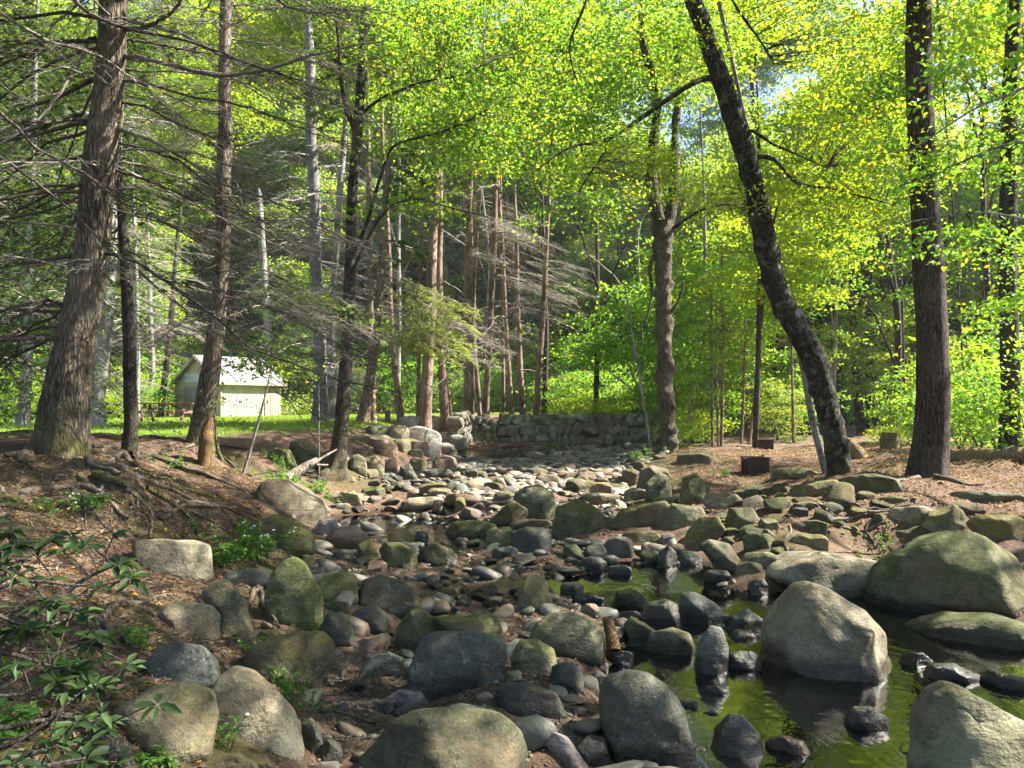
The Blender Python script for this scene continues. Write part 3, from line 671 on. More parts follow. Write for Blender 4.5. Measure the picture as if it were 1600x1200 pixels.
R_("1015,815 1050,787 1095,790 1108,812 1075,832 1030,832", 'rock', 'tilted layered slab with moss on its upper half', k=6, thick=.9)
R_("1060,858 1074,830 1095,809 1120,806 1134,825 1112,842 1085,862", 'rock_yellow', 'boulder thickly covered with yellow moss', k=4, fine=.02)
R_("1093,855 1108,843 1140,849 1170,880 1162,906 1130,898 1105,873", 'rock', 'layered dark boulder leaning down to the water', k=6)
R_(bb(1184, 809, 1216, 832), 'rock', 'grey stone pointed on top in the leaf litter', k=5)
R_(bb(1162, 833, 1212, 859, 3), 'rock_moss', 'low mossy brown stone in the leaf litter', k=3)
R_(bb(1236, 812, 1290, 836, 2), 'rock_moss', 'mossy stone of the pair among roots, the upper one', k=4)
R_(bb(1238, 834, 1294, 858, 9), 'rock_yellow', 'mossy flat stone of the pair among roots, the lower one', k=3)
R_(bb(1160, 862, 1218, 887, 2), 'rock', 'thin pale slab poking out above the bank roots', k=3)
R_(bb(1235, 793, 1262, 811), 'rock_dark', 'small dark stone on the leaf litter', k=3)
R_("1381,808 1400,795 1440,789 1462,797 1455,818 1400,822", 'rock_pale', 'pale boulder with one mossy end lying by the exposed roots', k=3, thick=.7)
R_("1438,828 1455,803 1490,786 1502,795 1517,822 1506,838 1470,840", 'rock_yellow', 'peaked boulder with moss ridges behind the huge round one', k=6, soft=.03)
R_("1514,822 1528,808 1565,799 1592,808 1600,832 1582,847 1540,844", 'rock_yellow', 'sunlit mossy boulder above the huge round one', k=5)
R_("1388,846 1402,828 1440,820 1465,826 1460,845 1410,852", 'rock_moss', 'low green boulder touching the huge round one', k=3)
R_("1318,762 1328,746 1365,739 1398,748 1408,766 1380,772 1335,770", 'rock_moss', 'mound of rock covered with dark moss beside the leaning birch', k=4, thick=.7)
R_("1230,768 1260,752 1305,748 1318,762 1290,778 1245,778", 'rock_yellow', 'flat yellow mossed rock at the foot of the leaning birch', k=3)
R_(bb(1490, 768, 1600, 786, 4), 'rock', 'long flat slab sunk in the path', k=2)
R_(bb(1205, 730, 1275, 752, 4), 'rock_moss', 'ragged mossy ledge beyond the fire box', k=6)
R_(bb(1055, 708, 1110, 728, 4), 'rock', 'flat grey green slab in front of the knobbly tree', k=3)
R_(bb(1375, 775, 1425, 790, 4), 'rock_moss', 'thin mossy slab on the litter between the two big trees', k=3)
R_(bb(1590, 880, 1640, 930, 4), 'rock', 'boulder cut by the edge of the picture beside the huge round one', k=3)
# beside the slim dark tree
R_("450,706 455,690 478,685 497,700 498,716 470,718", 'rock', 'grey green boulder on the bank behind the driftwood', k=5)
R_("414,716 430,700 452,702 464,722 440,732 418,728", 'rock_moss', 'boulder half sunk in the bank, grown over with moss', k=4)
R_("495,728 500,707 525,704 546,715 548,735 515,738", 'rock', 'pinkish boulder at the foot of the slim dark tree', k=5)
R_("462,712 478,708 487,722 482,735 464,732", 'rock_moss', 'rounded boulder wedged behind the driftwood', k=3)
R_("498,738 510,731 540,735 556,748 552,758 505,754", 'rock_yellow', 'long boulder with a bright yellow moss back', k=3)
R_("546,728 550,712 560,709 572,718 575,742 558,748", 'rock', 'lichened boulder paired with the block shaped one', k=4)
R_("563,732 568,714 588,710 602,720 600,738 580,745", 'rock', 'block shaped boulder with rough front at the riffle edge', k=5, seed=71)
R_(bb(598, 716, 626, 742), 'rock_brown', 'brown stone below the rubble of the wall', k=4)
R_("620,745 625,728 640,724 656,745 650,752", 'rock_dark', 'dark triangular stone below the rubble', k=5)
R_(bb(636, 714, 668, 740, 2), 'rock_moss', 'dark pyramid shaped stone below the rubble', k=5)
R_(bb(676, 711, 714, 738, 2), 'rock_brown', 'big brown boulder in front of the upper pool', k=2)
R_(bb(668, 731, 708, 749, 2), 'rock_dark', 'dark wet boulder in front of the big brown one', k=3)
R_(bb(652, 753, 702, 770, 3), 'rock_yellow', 'flat mossy stone in the riffle', k=3)
R_(bb(668, 762, 704, 776, 3), 'rock_pale', 'low pale stone touching the flat mossy one in the riffle', k=3)
R_(bb(566, 760, 604, 778, 3), 'rock_moss', 'mossy stone in the riffle near the tan rounded one', k=3)
R_(bb(628, 776, 700, 800, 3), 'rock_pale', 'long pale flat stone in the sunlit shallows', k=2)
R_(bb(562, 802, 612, 816, 3), 'rock_violet', 'long pinkish stone lying in the sunlit shallows', k=2)
R_(bb(600, 790, 620, 803, 3), 'rock_violet', 'round brown and white stone in the sunlit shallows', k=2)
R_(bb(628, 800, 652, 813, 3), 'rock_dark', 'oval grey stone in the sunlit shallows', k=1)
R_(bb(675, 780, 697, 803, 3), 'rock_brown', 'upright brown stone in the sunlit shallows', k=4)
R_(bb(710, 777, 728, 801, 3), 'rock_yellow', 'mossy upright stone among the sunlit cobbles', k=4)
R_(bb(724, 733, 747, 748, 3), 'rock_dark', 'round dark stone below the upper pool', k=1)
R_(bb(822, 705, 850, 722, 3), 'rock_pale', 'pale stone at the far edge of the upper pool', k=2)
R_(bb(835, 741, 877, 760, 3), 'rock_pale', 'bright rounded boulder beyond the speckled one', k=2)
R_(bb(870, 738, 908, 748, 3), 'rock_pale', 'flat sunlit slab behind the bright rounded boulder', k=3)
R_(bb(900, 752, 948, 768, 3), 'rock_yellow', 'sunlit slab tipped with yellow moss on the shore', k=4)
R_(bb(920, 755, 958, 772, 3), 'rock_brown', 'brown edged slab on the sunlit shore', k=4)
R_(bb(975, 762, 1015, 784, 3), 'rock_pale', 'white layered slab under the mossy pale boulder', k=5)
R_(bb(905, 770, 968, 790, 3), 'rock_pale', 'pale tilted slab below the brown edged one', k=4)
R_(bb(985, 672, 1030, 697, 3), 'rock_moss', 'mossy boulder at the low end of the wall beside the knobbly tree', k=5)
R_(bb(950, 676, 985, 695, 3), 'rock', 'boulder closing the end of the wall under hanging plants', k=5)
R_(bb(1012, 655, 1036, 674, 3), 'rock_pale', 'pale boulder on top of the wall end right of the slender sapling'.replace('right of', 'behind'), k=4)
R_(bb(1060, 672, 1092, 694, 3), 'rock_pale', 'pale boulder beyond the knobbly tree', k=4)
R_(bb(1088, 676, 1112, 694, 3), 'rock', 'grey boulder beyond the knobbly tree, next to the pale one', k=4)
R_(bb(1012, 684, 1034, 702, 3), 'rock_dark', 'dark stone between the wall end and the knobbly tree', k=4)
# tumbled stones of the wall end
for (b, mm, lb) in [
    ((546, 679, 609, 699), 'rock_pale', 'long flat slab jutting out from the rubble near the slim dark tree'),
    ((570, 663, 612, 684), 'rock_moss', 'moss topped stone on the rubble behind the jutting slab'),
    ((606, 664, 640, 688), 'rock_pale', 'grey stone with white streaks in the rubble'),
    ((632, 666, 674, 690), 'rock_sunlit', 'tan stone of the rubble, next to the streaked one'),
    ((583, 688, 622, 716), 'rock_brown', 'orange brown stone under the jutting slab'),
    ((552, 696, 582, 714), 'rock_brown', 'dark brown stone under the narrow end of the jutting slab'),
    ((612, 686, 642, 709), 'rock', 'green grey stone in the middle of the rubble'),
    ((636, 689, 674, 711), 'rock_violet', 'wedge shaped stone over a dark gap in the rubble'),
    ((636, 702, 662, 720), 'rock', 'pale stone at the bottom of the rubble'),
    ((662, 668, 690, 720), 'rock_sunlit', 'tall white stone at the corner of the rubble'),
    ((622, 650, 668, 672), 'rock_sunlit', 'sunlit white top stone of the rubble, the one with a brown end'),
    ((664, 649, 692, 674), 'rock_sunlit', 'white top stone of the rubble beside the wall corner'),
    ((686, 653, 708, 678), 'rock_sunlit', 'white upright stone where the wall turns'),
    ((684, 674, 714, 695), 'rock_sunlit', 'white stone in the middle course of the wall corner'),
    ((682, 692, 712, 713), 'rock_sunlit', 'cream stone at the foot of the wall corner'),
    ((704, 656, 728, 676), 'rock_sunlit', 'sunlit stone of the top course just past the wall corner'),
    ((708, 674, 732, 690), 'rock_pale', 'sunlit stone of the lower course just past the wall corner')]:
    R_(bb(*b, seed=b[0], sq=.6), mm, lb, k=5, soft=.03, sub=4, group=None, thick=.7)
# ------------------------------------------------------------------ scattered stones
BD = np.array(boulders)
def free(x, y, r, k=.8):
    return ~(((x[:, None]-BD[:, 0])**2+(y[:, None]-BD[:, 1])**2) < ((BD[:, 2]*k+r[:, None]*.6)**2)).any(1)
def px_of(x, y, z): return 800+x/y*F, HOR-(z-EYE)/y*F
def in_poly(px, py, poly):
    poly = np.array(poly, float); n = len(poly); ins = np.zeros(len(px), bool); j = n-1
    for i in range(n):
        xi, yi = poly[i]; xj, yj = poly[j]
        c = ((yi > py) != (yj > py)) & (px < (xj-xi)*(py-yi)/(yj-yi+1e-9)+xi); ins ^= c; j = i
    return ins
BED = [(400, 1260), (430, 1120), (520, 1050), (400, 985), (470, 900), (500, 850), (495, 800), (420, 800), (480, 770), (560, 745), (640, 735), (700, 715), (700, 700), (880, 693), (1030, 692),
       (1040, 712), (990, 735), (1000, 770), (960, 800), (960, 830), (1060, 845), (1090, 890), (1190, 930), (1190, 1010), (1100, 1050), (1090, 1260)]
BAR = [(650, 800), (700, 765), (800, 735), (1000, 728), (1010, 770), (960, 800), (870, 770), (800, 800), (740, 812)]
FAR = [(560, 745), (700, 722), (850, 715), (1000, 700), (1040, 712), (990, 740), (800, 745), (600, 765)]
# individually built cobbles
shapes = [stone_shape(4, 100+i, k=9, lump=.11, lo=.55, hi=.9, soft=.03) for i in range(14)]
mats_c = ['rock_dark', 'rock_blue', 'rock_brown', 'rock', 'rock_violet', 'rock_pale', 'rock_moss']
me_c = {}
areas = [
    ('far', FAR, 46, (.16, .34), ['rock_dark', 'rock_blue', 'rock_violet', 'rock'], 'rounded greyish cobble in the riffle between the upper pool and the sunlit bar', 'cobbles in the riffle'),
    ('bar', BAR, 60, (.14, .42), ['rock_violet', 'rock_pale', 'rock_brown', 'rock'], 'weathered cobble on the sunlit bar behind the speckled boulder', 'cobbles on the sunlit bar'),
    ('mid', [(500, 800), (560, 775), (700, 790), (740, 815), (680, 812), (560, 815), (520, 830)], 20, (.09, .22), ['rock_violet', 'rock_brown', 'rock_dark', 'rock_pale'], 'small cobble standing in the sunlit shallows', 'cobbles in the shallows'),
    ('near', [(500, 880), (650, 875), (800, 868), (950, 880), (950, 905), (870, 930), (800, 950), (700, 945), (650, 900), (560, 900)], 66, (.09, .20), ['rock_dark', 'rock_blue', 'rock', 'rock_brown'], 'small cobble at the edge of the still pool above the gravel', 'cobbles below the still pool'),
    ('grav', [(530, 1010), (640, 1000), (850, 1060), (930, 1030), (1000, 1040), (930, 1130), (830, 1130), (640, 1110), (500, 1180), (470, 1080)], 26, (.05, .11), ['rock', 'rock_blue', 'rock_violet', 'rock_pale'], 'fist sized stone on the brown gravel', 'stones on the gravel flat'),
    ('rb', [(1080, 800), (1200, 760), (1350, 775), (1560, 800), (1350, 830), (1200, 870), (1100, 840)], 44, (.09, .34), ['rock_moss', 'rock', 'rock_yellow'], 'small half sunk stone on the leaf littered bank under the leaning birch', 'stones in the litter of the bank'),
    ('lb', [(420, 740), (500, 735), (560, 750), (540, 765), (430, 745)], 12, (.12, .24), ['rock_dark', 'rock_blue', 'rock'], 'dark cobble under the driftwood bank', 'cobbles under the driftwood bank'),
]
cobble_r = np.random.default_rng(77)
for key, poly, cnt, (s0, s1), ms, label, grp in areas:
    poly = np.array(poly, float); made = 0; tries = 0
    while made < cnt and tries < cnt*30:
        tries += 1
        px = cobble_r.uniform(poly[:, 0].min(), poly[:, 0].max()); py = cobble_r.uniform(poly[:, 1].min(), poly[:, 1].max())
        if not in_poly(np.array([px]), np.array([py]), poly)[0]: continue
        h = ground_hit(px, py); s = cobble_r.uniform(s0, s1)*.5*(1+.7*cobble_r.random()**3)
        if not free(h[:1], h[1:2], np.array([s]), .7)[0]: continue
        k = cobble_r.integers(len(shapes)); m = ms[cobble_r.integers(len(ms))]
        if (k, m) not in me_c:
            me_c[(k, m)] = make_mesh('cobble', shapes[k][0], shapes[k][1], M[m])
        o = link('cobble', me_c[(k, m)], loc=(h[0], h[1], h[2]+s*.1))
        o.rotation_euler = (cobble_r.normal()*.15, cobble_r.normal()*.15, cobble_r.uniform(0, 6.28))
        o.scale = (s*cobble_r.uniform(1., 1.5), s*cobble_r.uniform(.75, 1.1), s*cobble_r.uniform(.4, .75))
        tag(o, label, 'cobble', grp); BD = np.vstack([BD, [h[0], h[1], s*1.1]]); made += 1

def scatter_stones(name, n, size, polys, sub, seed, label, z0=.04, pal=None, sky=1.):
    r = np.random.default_rng(seed); pts = []
    need = n
    bx = np.array(polys[0][0]); P = []
    for poly, share in polys:
        poly = np.array(poly, float); got = 0; want = int(n*share)
        hx = []
        for px, py in poly: hx.append(ground_hit(px, py)[:2])
        hx = np.array(hx)
        while got < want:
            x = r.uniform(hx[:, 0].min(), hx[:, 0].max(), 4*want); y = r.uniform(hx[:, 1].min(), hx[:, 1].max(), 4*want)
            ok = in_poly(x, y, hx); x, y = x[ok][:want-got], y[ok][:want-got]
            got += len(x); P.append(np.stack([x, y], -1))
    P = np.concatenate(P); x, y = P.T
    s = size[0]+(size[1]-size[0])*r.random(len(x))**3.2
    ok = free(x, y, s*.5, .6) & ~((zg(x, y) < wl(y)-.05) & (r.random(len(x)) < .72)); x, y, s = x[ok], y[ok], s[ok]; z = zg(x, y); n = len(x)
    bv, bf = ICO[sub]; lib = []
    for i in range(10): lib.append(stone_shape(sub, 500+i+seed, k=9, lo=.5, hi=.88, lump=.16, soft=.03, fine=0)[0])
    lib = np.array(lib); V = lib[r.integers(0, 10, n)]
    V = V*np.stack([r.uniform(.8, 1.25, n), r.uniform(.65, 1, n), r.uniform(.28, .62, n)], -1)[:, None]*s[:, None, None]*.5
    a = r.uniform(0, 6.28, n); ca, sa = np.cos(a)[:, None], np.sin(a)[:, None]
    tl = r.normal(size=(n, 1))*.25
    V[..., 2] += V[..., 0]*tl
    V = np.stack([V[..., 0]*ca-V[..., 1]*sa, V[..., 0]*sa+V[..., 1]*ca, V[..., 2]], -1)
    V = V+np.stack([x, y, z+s*z0], -1)[:, None]
    fcs = (bf[None]+np.arange(n)[:, None, None]*len(bv)).reshape(-1, 3)
    pal = np.array(pal if pal is not None else [(.13, .115, .105), (.20, .175, .155), (.26, .235, .195), (.22, .155, .12), (.36, .32, .27), (.14, .145, .13), (.24, .21, .20), (.28, .19, .14)])
    c = pal[r.integers(0, len(pal), n)]*r.uniform(.55, 1.2, (n, 1))
    ppx, ppy = px_of(x, y, z); c = c*np.where(in_poly(ppx, ppy, BAR), .95, np.where(y > 14, .62, .72))[:, None]*(np.array([1, 1.02, .93]))  # stones on the bar are tinted paler, sunlight put into their colour
    col = np.repeat(c, len(bv), 0)
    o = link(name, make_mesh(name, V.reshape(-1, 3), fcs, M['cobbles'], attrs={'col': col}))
    tag(o, label, 'stones', kind='stuff'); return o
dark = [(.09, .095, .095), (.13, .135, .135), (.17, .165, .165), (.10, .08, .07), (.21, .20, .19), (.14, .12, .12)]
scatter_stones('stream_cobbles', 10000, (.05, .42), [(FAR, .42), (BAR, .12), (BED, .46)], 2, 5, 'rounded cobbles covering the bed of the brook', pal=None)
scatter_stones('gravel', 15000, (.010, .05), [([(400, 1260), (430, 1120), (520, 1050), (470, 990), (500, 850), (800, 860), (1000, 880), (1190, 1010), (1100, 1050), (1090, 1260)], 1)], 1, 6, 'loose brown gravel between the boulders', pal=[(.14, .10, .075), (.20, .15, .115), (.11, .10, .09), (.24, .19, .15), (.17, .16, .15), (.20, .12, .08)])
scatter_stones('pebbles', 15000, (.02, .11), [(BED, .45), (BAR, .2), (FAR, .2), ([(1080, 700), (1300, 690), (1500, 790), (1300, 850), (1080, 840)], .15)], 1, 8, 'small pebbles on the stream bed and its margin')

# ------------------------------------------------------------------ dry stone wall of the far bank
def wall_stones(seed=3):
    r = np.random.default_rng(seed); VV = []; FF = []; n = 0
    path = [W(705, 693, 27.2)[:2], W(722, 690, 29.4)[:2], W(850, 690, 30.0)[:2], W(945, 690, 29.8)[:2], W(1040, 690, 28.6)[:2]]
    path = np.array(path); seg = np.linalg.norm(np.diff(path, axis=0), axis=1); cum = np.concatenate([[0], np.cumsum(seg)])
    def at(s):
        return np.array([np.interp(s, cum, path[:, 0]), np.interp(s, cum, path[:, 1])])
    L = cum[-1]; z = .52; lay = 0
    bv, bf = ICO[4]
    heights = [.54, .46, .42]
    for h in heights:
        s = -.1+r.uniform(0, .2)
        while s < L*(1. if lay < 2 else .93):
            w = r.uniform(.22, .7)*(1.0 if lay < 3 else .9); hh = h*r.uniform(.82, 1.2)
            p = at(s+w/2); p2 = at(s+w/2+.05); t = unit(p2-p); nrm = np.array([t[1], -t[0]])
            v = np.sign(bv)*np.abs(bv)**.52
            v = facet(v, r, 7, .76, 1.05, .02)
            v = v*(1+.07*Noise(int(r.integers(1e6)), 1.6, 3)(v))[:, None]
            v = v*np.array([w*.53, .28, hh*.56])
            ro = r.normal()*.05; v[:, [0, 2]] = v[:, [0, 2]] @ np.array([[math.cos(ro), -math.sin(ro)], [math.sin(ro), math.cos(ro)]])
            X = p[0]+v[:, 0]*t[0]+(v[:, 1]-.12-r.uniform(0, .08)+lay*.035)*-nrm[0]
            Yv = p[1]+v[:, 0]*t[1]+(v[:, 1]-.12-r.uniform(0, .08)+lay*.035)*-nrm[1]
            VV.append(np.stack([X, Yv, z+hh/2+v[:, 2]+r.normal()*.04], -1)); FF.append(bf+n); n += len(v)
            s += w*.84
        z += h*.86; lay += 1
    o = mobj('stone_wall', np.concatenate(VV), np.concatenate(FF), M['wall'], loc=W(850, 690, 30))
    tag(o, 'dry stone retaining wall of mossy field stones across the far end of the brook', 'wall')
wall_stones()

# ------------------------------------------------------------------ litter and grass
def ground_leaves(name, n, polys_px, L, seed, label, m, cat='leaves', flat=.35, aspect=.62, lift=.006, fine=False, hump=None):
    r = np.random.default_rng(seed); P = []
    for poly, share in polys_px:
        hx = np.array([ground_hit(px, py)[:2] for px, py in poly]); want = int(n*share); got = 0
        while got < want:
            x = r.uniform(hx[:, 0].min(), hx[:, 0].max(), 3*want); y = r.uniform(hx[:, 1].min(), hx[:, 1].max(), 3*want)
            ok = in_poly(x, y, hx); x, y = x[ok][:want-got], y[ok][:want-got]; got += len(x); P.append(np.stack([x, y], -1))
    P = np.concatenate(P); x, y = P.T; z = zg(x, y)
    ok = z > wl(y)+.03; x, y, z = x[ok], y[ok], z[ok]; n = len(x)
    N = unit(np.stack([r.normal(size=n)*flat, r.normal(size=n)*flat, np.ones(n)], -1)); T = np.stack([r.normal(size=n), r.normal(size=n), np.zeros(n)], -1)
    l = r.uniform(L[0], L[1], n)
    V, Fq, k = leaves(np.stack([x, y, z+lift], -1), N, T, l, l*aspect, fine=fine, curl=.35)
    tint = np.repeat(np.where(r.random(n) < .06, 1., r.random(n)*.9), k)
    o = link(name, make_mesh(name, V, Fq, M[m], smooth=False, attrs={'tint': tint})); tag(o, label, cat, kind='stuff')
RBANK = [(1040, 705), (1300, 695), (1650, 705), (2300, 760), (2500, 950), (1900, 900), (1600, 850), (1400, 860), (1150, 850), (1060, 800)]
LBANK = [(-60, 720), (130, 715), (330, 730), (420, 760), (400, 860), (400, 960), (330, 1080), (300, 1300), (-200, 1300), (-200, 900)]
ground_leaves('fallen_leaves', 45000, [(RBANK, .8), (LBANK, .2)], (.025, .06), 31, 'dry brown and yellow leaves lying on both banks', 'litter')
ground_leaves('needle_litter', 60000, [(LBANK, .8), ([(200, 690), (560, 665), (700, 655), (640, 670), (540, 690), (420, 720)], .2)], (.02, .055), 32, 'fallen conifer needles and twig bits on the high bank', 'litter', aspect=.12)

def grass(name, n, test, Lr, seed, label, bounds):
    r = np.random.default_rng(seed); x = r.uniform(bounds[0], bounds[1], n); y = r.uniform(bounds[2], bounds[3], n)
    ok = r.random(n) < test(x, y); x, y = x[ok], y[ok]; n = len(x); z = zg(x, y)
    T = unit(np.stack([r.normal(size=n)*.35, r.normal(size=n)*.35, np.ones(n)], -1)); N = unit(np.stack([r.normal(size=n), r.normal(size=n), np.zeros(n)], -1))
    l = r.uniform(Lr[0], Lr[1], n); V, Fq, k = leaves(np.stack([x, y, z-.01], -1), N, T, l, l*.22+.012, curl=.2)
    o = link(name, make_mesh(name, V, Fq, M['grass'], smooth=False, attrs={'tint': np.repeat(r.random(n), k)})); tag(o, label, 'grass', kind='stuff')
r_ = np.random.default_rng(91); n_ = 5200; P_ = []
for poly, cnt in ((LBANK, 3200), (RBANK, 1500), ([(450, 1180), (520, 1050), (900, 1050), (930, 1130), (700, 1100)], 300)):
    hx = np.array([ground_hit(a, b)[:2] for a, b in poly]); x = r_.uniform(hx[:, 0].min(), hx[:, 0].max(), cnt*2); y = r_.uniform(hx[:, 1].min(), hx[:, 1].max(), cnt*2); ok = in_poly(x, y, hx); P_.append(np.stack([x[ok], y[ok]], -1)[:cnt])
P_ = np.concatenate(P_); a_ = r_.uniform(0, 6.28, len(P_)); l_ = r_.uniform(.05, .32, len(P_))*(.6+r_.random(len(P_))**3); K_ = 4; t_ = np.linspace(-.5, .5, K_)
X_ = P_[:, :1]+np.cos(a_)[:, None]*t_*l_[:, None]+r_.normal(size=(len(P_), K_))*.008; Y_ = P_[:, 1:]+np.sin(a_)[:, None]*t_*l_[:, None]+r_.normal(size=(len(P_), K_))*.008
Q_ = np.stack([X_, Y_, zg(X_, Y_)+.008+r_.random((len(P_), 1))*.012], -1); tv, tf = tubes(Q_, np.repeat(r_.uniform(.0015, .005, (len(P_), 1)), K_, 1), 4)
tag(link('fallen_twigs', make_mesh('fallen_twigs', tv, tf, M['root'])), 'small dead twigs lying on both banks', 'twigs', kind='stuff')
grass('lawn_grass', 190000, lambda x, y: lawn_mask(x, y)*(gn2(np.stack([x, y], -1)*2.) > -.5)*.8, (.04, .10), 41, 'short grass of the clearing behind the trees', (-34, 12, 11, 47))
# ------------------------------------------------------------------ trees
# parts of the ground the sun reaches (photo pixels): crowns stay open along those rays
LIT = [([(520, 735), (700, 730), (860, 752), (1000, 728), (1062, 735), (1050, 775), (960, 800), (870, 775), (800, 800), (720, 830), (560, 835), (500, 800)], .97),
       ([(400, 745), (450, 745), (520, 790), (500, 815), (420, 790)], .8),
       ([(545, 650), (560, 700), (700, 722), (720, 690), (720, 652)], .97), ([(400, 650), (1000, 648), (1000, 655), (720, 660), (600, 668), (400, 664)], .9),
       ([(20, 642), (440, 642), (440, 656), (20, 668)], .75), ([(30, 690), (60, 745), (150, 745), (130, 715)], .7), ([(180, 700), (330, 705), (330, 780), (220, 790)], .5),
       ([(0, 870), (260, 900), (240, 930), (0, 920)], .85), ([(1130, 765), (1250, 760), (1560, 775), (1600, 800), (1500, 850), (1440, 840), (1380, 800), (1150, 790)], .72),
       ([(1100, 683), (1320, 683), (1340, 708), (1100, 712)], .85), ([(1320, 800), (1420, 800), (1400, 850), (1180, 870), (1100, 850), (1150, 820)], .45)]
HEM = [([(520, 645), (860, 645), (880, 656), (720, 662), (530, 668)], .8), ([(20, 642), (300, 642), (300, 655), (20, 655)], .6)]
lit_xy = []; hem_xy = []
for poly, pr in LIT:
    lit_xy.append((np.array([ground_hit(a, b)[:2] for a, b in poly]), pr))
for poly, pr in HEM: hem_xy.append((np.array([ground_hit(a, b)[:2] for a, b in poly]), pr))
def shadow_keep(C, r):
    """False for leaf clumps that would shade the sunlit ground"""
    keep = np.ones(len(C), bool)
    for zt, ox, oy in ((.8, 0, 0), (2.2, 0, 0), (.8, .45, 0), (.8, -.45, 0), (.8, 0, .6), (.8, 0, -.6)):   # the ground there, and the stones above it
        t = (C[:, 2]-zt)/SUN[2]; g = C-SUN*t[:, None]+[ox, oy, 0]
        for poly, pr in lit_xy:
            ins = in_poly(g[:, 0], g[:, 1], poly)
            keep &= ~(ins & (r.random(len(C)) < pr*(1 if zt < 1 and not ox and not oy else .7)))
    for zt in (3.5, 5., 7.):
        g = C-SUN*((C[:, 2]-zt)/SUN[2])[:, None]; up_ = C[:, 2] > zt+.8
        for poly, pr in hem_xy:
            keep &= ~(up_ & in_poly(g[:, 0], g[:, 1], poly) & (r.random(len(C)) < pr))
    return keep

def trunk(path, R, m, parent, name='trunk', sides=20, seed=0, flare=0., rough=.05, step=.16, lobes=5, knob=0.):
    """path (K,3) world points, R radii; rings every step metres, root flare at the first point"""
    path = np.asarray(path, float); R = np.asarray(R, float)
    seg = np.linalg.norm(np.diff(path, axis=0), axis=1); cum = np.concatenate([[0], np.cumsum(seg)]); L = cum[-1]
    n = max(6, int(L/step)); s = np.linspace(0, 1, n)**1.35*L if flare else np.linspace(0, L, n)
    def sp(vals):                                                    # smooth interpolation
        out = np.interp(s, cum, vals)
        k = np.convolve(np.pad(out, 3, mode='edge'), np.ones(7)/7, 'valid'); k[0] = out[0]; k[-1] = out[-1]; return k
    C = np.stack([sp(path[:, i]) for i in range(3)], -1); rr = sp(R)
    r = np.random.default_rng(seed); nz = Noise(seed+1, min(1.3/max(R[0], .05), 14), 3)
    wob = Noise(seed+2, .9, 2); C = C+np.stack([wob(C), wob(C+9), np.zeros(len(C))], -1)*R[0]*.13*np.minimum(s/1.5, 1)[:, None]
    T = np.gradient(C, axis=0); T = unit(T); A = unit(np.cross(T, [0.02, 1, 0.01])); B = np.cross(T, A)
    ang = np.arange(sides)/sides*2*math.pi
    rad = np.repeat(rr[:, None], sides, 1)
    if flare:
        ph = r.uniform(0, 6.28, 3); lob = .5+.5*np.cos(lobes*ang+ph[0])*.7+.25*np.cos((lobes-2)*ang+ph[1])
        f = np.exp(-s/(R[0]*1.3))[:, None]; rad = rad*(1+flare*f*np.maximum(lob, 0)[None]*1.3+.15*f)
    dirs = A[:, None]*np.cos(ang)[None, :, None]+B[:, None]*np.sin(ang)[None, :, None]
    P = C[:, None]+dirs*rad[..., None]
    d = nz(P); rad = rad*(1+rough*d)
    if knob:
        d2 = Noise(seed+8, 17, 2)(P); rad = rad*(1+knob*np.maximum(d2-.15, 0)*1.6)
    ridge = np.abs(np.sin(ang*9+d*2.5))[None] if False else 0
    P = C[:, None]+dirs*rad[..., None]
    idx = np.arange(len(C)*sides).reshape(len(C), sides); a = idx[:-1]; b = idx[1:]
    Fq = np.stack([a, np.roll(a, -1, 1), np.roll(b, -1, 1), b], -1).reshape(-1, 4)
    return mobj(name, P.reshape(-1, 3), Fq, M[m], parent)

def limb(path, r0, r1, m, parent, name='limb', sides=8, seed=0, rough=.12, wig=.03):
    path = np.asarray(path, float); K = max(8, int(np.linalg.norm(np.diff(path, axis=0), axis=1).sum()/.12))
    cum = np.concatenate([[0], np.cumsum(np.linalg.norm(np.diff(path, axis=0), axis=1))]); s = np.linspace(0, cum[-1], K)
    C = np.stack([np.interp(s, cum, path[:, i]) for i in range(3)], -1)
    for _ in range(3): C[1:-1] = (C[:-2]+C[1:-1]*2+C[2:])/4
    nz = Noise(seed+3, 2.2, 2); C = C+np.stack([nz(C), nz(C+5), nz(C+11)], -1)*wig
    R = (r0+(r1-r0)*(s/cum[-1])**.8)*(1+rough*Noise(seed+4, 9, 2)(C))
    V, Fq = tubes(C[None], R[None], sides); return mobj(name, V, Fq, M[m], parent), C
def pxpath(s, d0, d1=None):
    P = np.array([[float(c) for c in q.split(',')] for q in s.split()]); d1 = d0 if d1 is None else d1
    t = np.linspace(0, 1, len(P)); return np.array([W(p[0], p[1], d0+(d1-d0)*k) for p, k in zip(P, t)])

